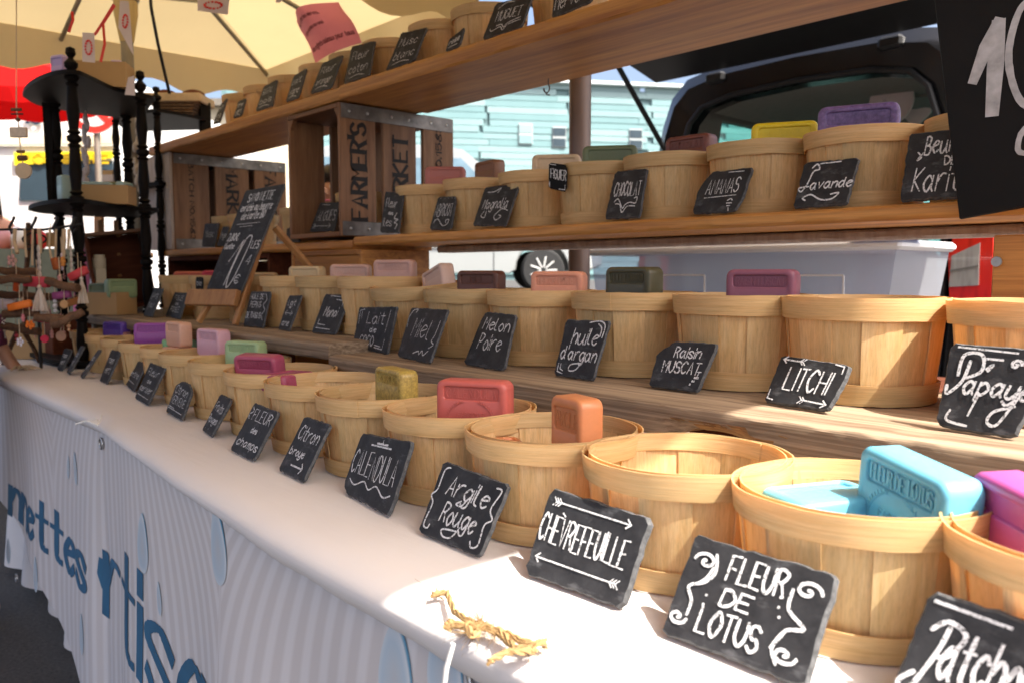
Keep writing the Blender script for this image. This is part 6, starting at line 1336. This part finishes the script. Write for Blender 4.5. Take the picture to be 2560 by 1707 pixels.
low = [(4.40, .30)] + [(x, z) for x, z in arch(3.75)] + [(3.25, .28), (1.50, .28)] + [(x, z) for x, z in arch(.98)] + [(.45, .30)]
prof = PF_ + low
def inset_(z): return .0 if z < 1.2 else min(.16, (z - 1.2) * .17)
m_ = MB(); vv = []; k = len(prof)
for y, f_ in ((-.02, .985), (0.0, 1), (1.80, 1), (1.82, .985)):
    for x, z in prof:
        q = inset_(z); xx = 2.33 + (x - 2.33) * f_; zz = 1.2 + (z - 1.2) * f_; vv.append((xx, (y + q) if y < .9 else (y - q), zz))
ff = [(l * k + i, l * k + (i + 1) % k, (l + 1) * k + (i + 1) % k, (l + 1) * k + i) for l in range(3) for i in range(k)] + [tuple(range(k - 1, -1, -1)), tuple(range(3 * k, 4 * k))]
m_.add(vv, ff); m_.build('body', M_SILVER, sv, 35)
def pane(pts, nm='side_window', mat=M_BGLASS, off=-.026):
    m2 = MB(); m2.prism([Vector((x, off + inset_(z), z)) for x, z in pts], (0, 0, 0), (0, .012, 0)); return m2.build(nm, mat, sv)
pane([(.34, 1.28), (1.05, 1.28), (1.05, 2.0), (.44, 2.0)]); pane([(1.12, 1.28), (1.95, 1.28), (1.95, 2.0), (1.12, 2.0)]); pane([(2.02, 1.28), (3.05, 1.28), (2.80, 1.72), (2.52, 2.0), (2.02, 2.0)])
for x in (1.08, 2.0, 3.0): m_ = MB(); m_.box((x, -.021, .75), (.012, .008, .9)); m_.build('door_seam', M_BLKPLAST, sv)
m_ = MB(); m_.box((2.2, -.03, .68), (2.1, .03, .07), .012); m_.build('side_moulding', M_SILVER, sv, 40)
m_ = MB(); m_.box((3.42, -.026, .80), (.09, .012, .05), .004); m_.build('side_repeater', M_BLKPLAST, sv)
m_ = MB(); m_.box((2.15, -.035, 1.08), (.17, .03, .035), .01); m_.build('door_handle', M_SILVER, sv)
m_ = MB(); m_.prism([Vector((x, -.03 + inset_(z), z)) for x, z in ((-.02, 1.02), (.16, 1.02), (.26, 1.92), (.10, 1.92))], (0, 0, 0), (0, .25, 0)); m_.build('tail_light', M_TAIL, sv)
for c_ in (3.75, .98):
    for yy in (.08, 1.70):
        m_ = MB(); m_.lathe([(.215, -.10), (.30, -.10), (.33, -.06), (.33, .06), (.30, .10), (.215, .10)], 32, (c_, yy, .33), Matrix.Rotation(R_(90), 3, 'X')); wh = m_.build('wheel', M_RUBBER, sv, 40)
        m_ = MB(); R9 = Matrix.Rotation(R_(90), 3, 'X'); m_.lathe([(.20, .085), (.218, .095), (.218, .06)], 32, (c_, yy, .33), R9, False); m_.lathe([(.001, .092), (.05, .092), (.055, .06)], 16, (c_, yy, .33), R9)
        for s_ in range(9): a = s_ * 2 * math.pi / 9; m_.bar((c_ + .04 * math.cos(a), yy - .08, .33 + .04 * math.sin(a)), (c_ + .208 * math.cos(a), yy - .085, .33 + .208 * math.sin(a)), .02, .055, (0, 1, 0), .003)
        m_.build('rim', M_CHROME, wh, 40)
        m_ = MB(); m_.lathe([(.001, .02), (.215, .02)], 24, (c_, yy, .33), R9, False); m_.build('wheel_shadow_disc', M_BLKPLAST, wh)  # black disc standing in for the shade behind the spokes
tag(sv, 'silver van parked side-on beyond the stall', 'van')

# ================================================================== white truck, sign, red parasol on the left
DT = 7.0; to = atd(0, 683, DT); to.z = 0; tk = empty('white_truck', to); tk.matrix_world = Matrix.Translation(to) @ Matrix((RT, Fh, ZZ)).transposed().to_4x4()
def tpx(x, y, off=0.0): return Vector((x * DT / FPX, off, H + (683 - y) * DT / FPX))
def tpan(nm, pts, mat, off=-.01, th=.02): m2 = MB(); m2.prism([tpx(x, y, off) for x, y in pts], (0, 0, 0), (0, th, 0)); return m2.build(nm, mat, tk)
m_ = MB(); p0, p1 = tpx(-330, 860), tpx(322, 190); m_.box(((p0.x + p1.x) / 2, 1.9, (p0.z + p1.z) / 2), (p1.x - p0.x, 3.75, p1.z - p0.z), .05); m_.build('body', M_WHITE, tk, 40)
tpan('cab_front', [(-320, 870), (310, 870), (312, 372), (-320, 372)], M_WHITE, -.012, .035)
tpan('windscreen', [(62, 505), (300, 505), (296, 408), (72, 412)], M_DGLASS, -.03, .016)
ys = tpan('yellow_strip', [(58, 420), (300, 402), (300, 386), (58, 388)], M_YELLOW, -.05, .016)
mb = MB(); write(mb, 'POTERIE', tpx(70, 0).x, tpx(0, 414).z, tpx(290, 0).x, tpx(0, 394).z, .012, 0, 0, lambda x, y, q: Vector((x, -.055 - q, y))); mb.build('lettering', M_YELLOWL, ys)
tpan('roof_ledge', [(-320, 372), (316, 368), (316, 346), (-320, 352)], M_CREAM, -.05, .04)
mb = MB(); write(mb, '10', tpx(76, 0).x, tpx(0, 314).z, tpx(122, 0).x, tpx(0, 290).z, .022, 0, 0, lambda x, y, q: Vector((x, -.004 - q * 20, y))); mb.build('lettering', M_NAVY, tk)
m_ = MB(); m_.tube([tpx(20, 470, -.15), tpx(28, 390, -.22), tpx(40, 380, -.18)], .02, 8); m_.build('mirror_arm', M_BLKPLAST, tk, 60)
m_ = MB(); m_.box(tpx(28, 430, -.2), (.05, .08, .26), .02); m_.build('mirror', M_BLKPLAST, tk)
for x in (-250, 240): m_ = MB(); m_.lathe([(.2, -.1), (.36, -.1), (.38, 0), (.36, .1), (.2, .1)], 24, (x * DT / FPX, .8, .38), Matrix.Rotation(R_(90), 3, 'Y')); m_.build('wheel', M_RUBBER, tk, 40)
tag(tk, 'white truck with a yellow strip above its windscreen', 'truck')
sd_ = 6.6; sp0 = atd(235, 268, sd_); sg_ = empty('no_stopping_sign', (sp0.x, sp0.y, ground_z(sp0.x, sp0.y))); sg_.matrix_world = Matrix.Translation((sp0.x, sp0.y, 0)) @ Matrix((RT, Fh, ZZ)).transposed().to_4x4(); r_ = 66 * sd_ / FPX
R9 = Matrix.Rotation(R_(90), 3, 'X')
m_ = MB(); m_.lathe([(.001, 0), (r_, 0), (r_, .008), (.001, .008)], 40, (0, 0, sp0.z), R9); pl = m_.build('plate', M_WHITE, sg_, 40)
m_ = MB(); m_.lathe([(r_ * .74, .011), (r_ * .97, .011)], 40, (0, 0, sp0.z), R9, False); m_.bar((-r_ * .55, -.011, sp0.z + r_ * .55), (r_ * .55, -.011, sp0.z - r_ * .55), .004, r_ * .24, (1, 0, 1)); m_.build('red_ring', M_RED, sg_)
m_ = MB(); m_.tube([(0, .03, 0), (0, .03, sp0.z + .1)], .025, 10); m_.build('post', M_STEELD, sg_, 60)
tag(sg_, 'round white traffic sign with a red ring and slash', 'sign')
p = atd(-55, 190, 5.6); ru = empty('red_parasol', (p.x, p.y, 0)); R8 = [(math.cos(k * math.pi / 4 + .3), math.sin(k * math.pi / 4 + .3)) for k in range(8)]
za = p.z + .45; ze = atd(0, 200, 5.6).z
for k in range(8):
    a_, b_ = R8[k], R8[(k + 1) % 8]; m_ = MB()
    m_.grid(lambda u, v: Vector((0, 0, za)).lerp(Vector((a_[0] * .78, a_[1] * .78, ze)).lerp(Vector((b_[0] * .78, b_[1] * .78, ze)), u), v), 4, 5)
    m_.grid(lambda u, v: Vector((a_[0] * .78, a_[1] * .78, ze)).lerp(Vector((b_[0] * .78, b_[1] * .78, ze)), u) + Vector((0, 0, -v * (.13 + .03 * math.sin(u * 3.14)))), 8, 2); m_.build('panel', M_REDCAN, ru, 60)
m_ = MB(); m_.tube([(0, 0, 0), (0, 0, za)], .022, 10); m_.build('pole', M_STEELD, ru, 60); tag(ru, 'red parasol of the neighbouring stall', 'parasol')
# ================================================================== buildings
DB = 34.0; p_, q_ = atd(1480, 212, DB), atd(1697, 235, DB * 1.0)
bo = atd(900, 683, DB * .955); bo.z = 0; fd = (atd(1697, 683, DB * 1.023) - bo); fd.z = 0; fd.normalize(); bkd = Vector((-fd.y, fd.x, 0))
if bkd.dot(Fh) < 0: bkd = -bkd
bl_ = empty('glass_building', bo); bl_.matrix_world = Matrix.Translation(bo) @ Matrix((fd, bkd, ZZ)).transposed().to_4x4()
def bpx(px, py):
    q = onplane(px, py, bo, bkd) - bo; return Vector((q.dot(fd), 0, q.z))
topz = bpx(1480, 212).z; x0_ = bpx(560, 500).x; x1_ = bpx(2500, 300).x
m_ = MB(); m_.box(((x0_ + x1_) / 2, 4.06, topz / 2 - .1), (x1_ - x0_, 8, topz - .2)); m_.build('wall', plain('pale_render', (.12, .21, .22), .6), bl_)
NR, NC = 30, 10; rh = (topz - 1.0) / NR; cw_ = (x1_ - x0_) / NC; m_ = MB(); m_.box((0, 0, 0), (cw_ - .03, .06, rh * .955), .01); PM = m_.mesh('glass_panel', M_FACADE)
m_ = MB(); m_.box((0, 0, 0), (cw_ - .03, .05, rh * .90), .01); PM2 = m_.mesh('glass_panel', M_FACADE)
for r in range(NR):
    for c in range(NC):
        o_ = obj('glass_panel', random.choice((PM, PM, PM2)), bl_); o_.location = (x0_ + (c + .5) * cw_ + (random.uniform(-.4, .4)), random.uniform(-.02, .0), 1.0 + (r + .5) * rh)
m_ = MB(); m_.box(((x0_ + x1_) / 2, -.05, topz + .02), (x1_ - x0_ + .4, .5, .14), .02); m_.build('parapet', plain('pale_coping', (.55, .62, .62), .5), bl_)
for px, py in ((1397, 345), (1588, 350), (1313, 337)):
    q = bpx(px, py); dark = px != 1313; wf = MB(); wf.box((q.x, -.07, q.z), (.58, .06, .82), .02); wo = wf.build('window', plain('window_frame_white', (.36, .40, .40), .5), bl_)
    for dz in (-.21, .21): m_ = MB(); m_.box((q.x, -.105, q.z + dz), (.52, .02, .32)); m_.build('pane', M_DGLASS if dark else M_FACADE, wo)
tag(bl_, 'long pale blue-green glass fronted building behind the stall', 'building')
hc = atd(470, 683, 20); hc.z = 0; hh = empty('cream_house', hc); hh.matrix_world = Matrix.Translation(hc) @ Matrix((RT, Fh, ZZ)).transposed().to_4x4()
m_ = MB(); m_.box((.55, 2.5, 2.5), (1.5, 5, 5.0)); m_.build('wall', M_CREAM, hh); m_ = MB(); m_.box((.55, 2.4, 5.08), (1.7, 5.4, .16)); m_.build('roof', M_STEELD, hh)
m_ = MB(); m_.box((.2, -.02, 3.1), (.5, .05, .8), .01); wo = m_.build('window', M_WHITE, hh); m_ = MB(); m_.box((.2, -.05, 3.1), (.4, .02, .7)); m_.build('pane', M_DGLASS, wo)
tag(hh, 'narrow cream rendered house seen between the parasol and shelf', 'house')

nt_ = empty('stall_table', (*g2(20, 4.0), 0)); nt_.rotation_euler = (0, 0, math.atan2(RT.y, RT.x)); zt_ = atd(20, 625, 4.0).z
m_ = MB(); m_.box((0, .3, zt_ - .015), (.9, .6, .03), .004); m_.build('tabletop', M_SHELF, nt_)
m_ = MB(); m_.grid(lambda u, v: Vector(((u - .5) * .94, -.012 + .015 * math.sin(u * 40) * v, zt_ + .004 - v * (zt_ - .06))), 60, 10); m_.build('cloth', M_SAGE, nt_, 60)
for x in (-.4, .4): m_ = MB(); m_.box((x, .3, (zt_ - .03) / 2), (.04, .4, zt_ - .032)); m_.build('leg', M_STEELD, nt_)
tag(nt_, 'sage green draped table of the neighbouring stall', 'table')
for px, c3, lab in ((10, (.62, .30, .30), 'pink bundle on the sage green table'), (60, (.75, .70, .62), 'cream cloth bundle on the sage green table'), (95, (.60, .04, .04), 'red bundle on the sage green table')):
    m_ = MB(); m_.ball((0, 0, .05), .07, 10, (1.1, .8, .75)); o_ = m_.build('cloth_bundle', plain('bundle_%d' % px, c3, .9), None, 60); q = g2(px, 4.2); o_.location = (q.x, q.y, zt_ + .004); tag(o_, lab, 'bundle')
# ================================================================== people
def skin_mesh(name, joints, edges, mat, root=0, sub=2):
    me = bpy.data.meshes.new(name); me.from_pydata([tuple(j[0]) for j in joints], edges, []); o_ = bpy.data.objects.new(name, me); col.objects.link(o_)
    md = o_.modifiers.new('skin', 'SKIN'); md.use_smooth_shade = True; sv_ = me.skin_vertices[0].data
    for i, j in enumerate(joints): sv_[i].radius = (j[1], j[2] if len(j) > 2 else j[1]); sv_[i].use_root = (i == root)
    s2 = o_.modifiers.new('sub', 'SUBSURF'); s2.levels = sub; s2.render_levels = sub; me.materials.append(mat); return o_
def person(loc_, face, label, top, hair=M_HAIR, arm=None, h=1.68, trousers=M_NAVY, long_=False):
    s = h / 1.70; e = empty('person', loc_); e.rotation_euler = (0, 0, face + math.pi / 2)      # faces -Y locally
    V = lambda x, y, z: Vector((x * s, y * s, z * s))
    hR = arm or (V(.26, -.12, .84)); eR = V(.27, .02, 1.08) if arm is None else V(.25, .03, 1.38).lerp(arm, .5) + Vector((.03, .05, -.06))
    J = [(V(0, 0, .95), .13 * s, .10 * s), (V(0, .01, 1.15), .12 * s, .095 * s), (V(0, .01, 1.36), .155 * s, .10 * s), (V(0, .01, 1.47), .06 * s), (V(0, 0, 1.55), .062 * s, .07 * s), (V(0, -.015, 1.63), .074 * s, .085 * s), (V(0, 0, 1.69), .055 * s),
         (V(.18, .01, 1.40), .05 * s), (eR, .036 * s), (hR, .024 * s), (V(-.18, .01, 1.40), .05 * s), (V(-.27, .02, 1.08), .036 * s), (V(-.26, -.12, .84), .024 * s),
         (V(.09, 0, .88), .085 * s), (V(.10, -.01, .48), .058 * s), (V(.10, .02, .09), .04 * s), (V(.11, -.12, .035), .034 * s), (V(-.09, 0, .88), .085 * s), (V(-.10, -.01, .48), .058 * s), (V(-.10, .02, .09), .04 * s), (V(-.11, -.12, .035), .034 * s)]
    E_ = [(0, 1), (1, 2), (2, 3), (3, 4), (4, 5), (5, 6), (2, 7), (7, 8), (8, 9), (2, 10), (10, 11), (11, 12), (0, 13), (13, 14), (14, 15), (15, 16), (0, 17), (17, 18), (18, 19), (19, 20)]
    for sgn, hb, ib in ((1, hR, 9), (-1, V(-.26, -.12, .84), 12)):
        d = (hb - J[ib - 1][0]).normalized(); sd = d.cross(Vector((0, -1, 0))).normalized(); i0 = len(J); J.append((hb + d * .06 * s, .028 * s, .014 * s)); E_.append((ib, i0))
        for k in range(4):
            b0 = hb + d * .085 * s + sd * (k - 1.5) * .018 * s; J += [(b0, .009 * s), (b0 + d * (.045 + .006 * (1.5 - abs(k - 1.5))) * s + Vector((0, -.012, -.006)), .008 * s), (b0 + d * .065 * s + Vector((0, -.025, -.018)), .007 * s)]; n_ = len(J); E_ += [(i0, n_ - 3), (n_ - 3, n_ - 2), (n_ - 2, n_ - 1)]
        b0 = hb + d * .03 * s - sd * .03 * s; J += [(b0, .011 * s), (b0 + d * .04 * s - sd * .02 * s, .009 * s)]; n_ = len(J); E_ += [(ib, n_ - 2), (n_ - 2, n_ - 1)]
    b = skin_mesh('body', J, E_, M_SKIN); b.parent = e
    g_ = 1.16; JT = [(J[i][0], J[i][1] * g_, (J[i][2] if len(J[i]) > 2 else J[i][1]) * g_) for i in (0, 1, 2, 7, 10)] + [(J[7][0].lerp(J[8][0], .95), .045 * s), (J[10][0].lerp(J[11][0], .95), .045 * s)]
    ES = [(0, 1), (1, 2), (2, 3), (2, 4), (3, 5), (4, 6)]
    if long_: JT += [(J[8][0].lerp(J[9][0], .95), .033 * s), (J[11][0].lerp(J[12][0], .95), .033 * s)]; ES += [(5, 7), (6, 8)]
    t_ = skin_mesh('shirt', JT, ES, top); t_.parent = e
    JL = [(J[i][0], (J[i][1]) * 1.14) for i in (0, 13, 14, 15, 17, 18, 19)]; t_ = skin_mesh('trousers', JL, [(0, 1), (1, 2), (2, 3), (0, 4), (4, 5), (5, 6)], trousers); t_.parent = e
    m2 = MB()
    m2.grid(lambda u, v: Vector((math.cos(u * math.pi * 1.5 - math.pi * .25) * (.094 + .02 * v) * s, (math.sin(u * math.pi * 1.5 - math.pi * .25) * (.105 + .015 * v) + .005) * s, (1.735 - .30 * v + .005 * nz(u * 20, v * 3)) * s)), 26, 10)
    m2.ball(V(0, .008, 1.70), .094 * s, 12, (1, 1.08, .72)); m2.build('hair', hair, e, 60)
    m2 = MB(); m2.ball(V(.03, -.088, 1.635), .011 * s, 6); m2.ball(V(-.03, -.088, 1.635), .011 * s, 6); m2.build('eye', M_WHITE, e, 60)
    m2 = MB(); m2.prism([V(-.014, -.088, 1.595), V(.014, -.088, 1.595), V(0, -.115, 1.60)], (0, 0, 0), (0, 0, .03)); m2.build('nose', M_SKIN, e); m2 = MB(); m2.box(V(0, -.088, 1.565), (.045 * s, .01, .009), .003); m2.build('mouth', M_ROSE, e)
    for q in (1, -1): m2 = MB(); m2.ball(V(.083 * q, .0, 1.63), .022 * s, 6, (.4, .8, 1.3)); m2.build('ear', M_SKIN, e, 60)
    return tag(e, label, 'person')
p = atd(-55, 500, 4.3); person((p.x, p.y, 0), math.atan2(-p.y, -p.x) + .5, 'dark-haired person in a white T-shirt at the neighbouring stall', M_WSHIRT, h=1.62)
p = atd(-196, 700, 2.35); person((p.x, p.y, 0), R_(60), 'person in a plum coloured top at the far table end', M_PLUM, h=1.66, long_=True, trousers=M_PLUM)
p = ony(812, 430, 2.05); person((p.x - .03, 2.12, 0), R_(-60), 'vendor in a rust coloured jumper behind the market crate', M_RUST, h=1.55, long_=True)
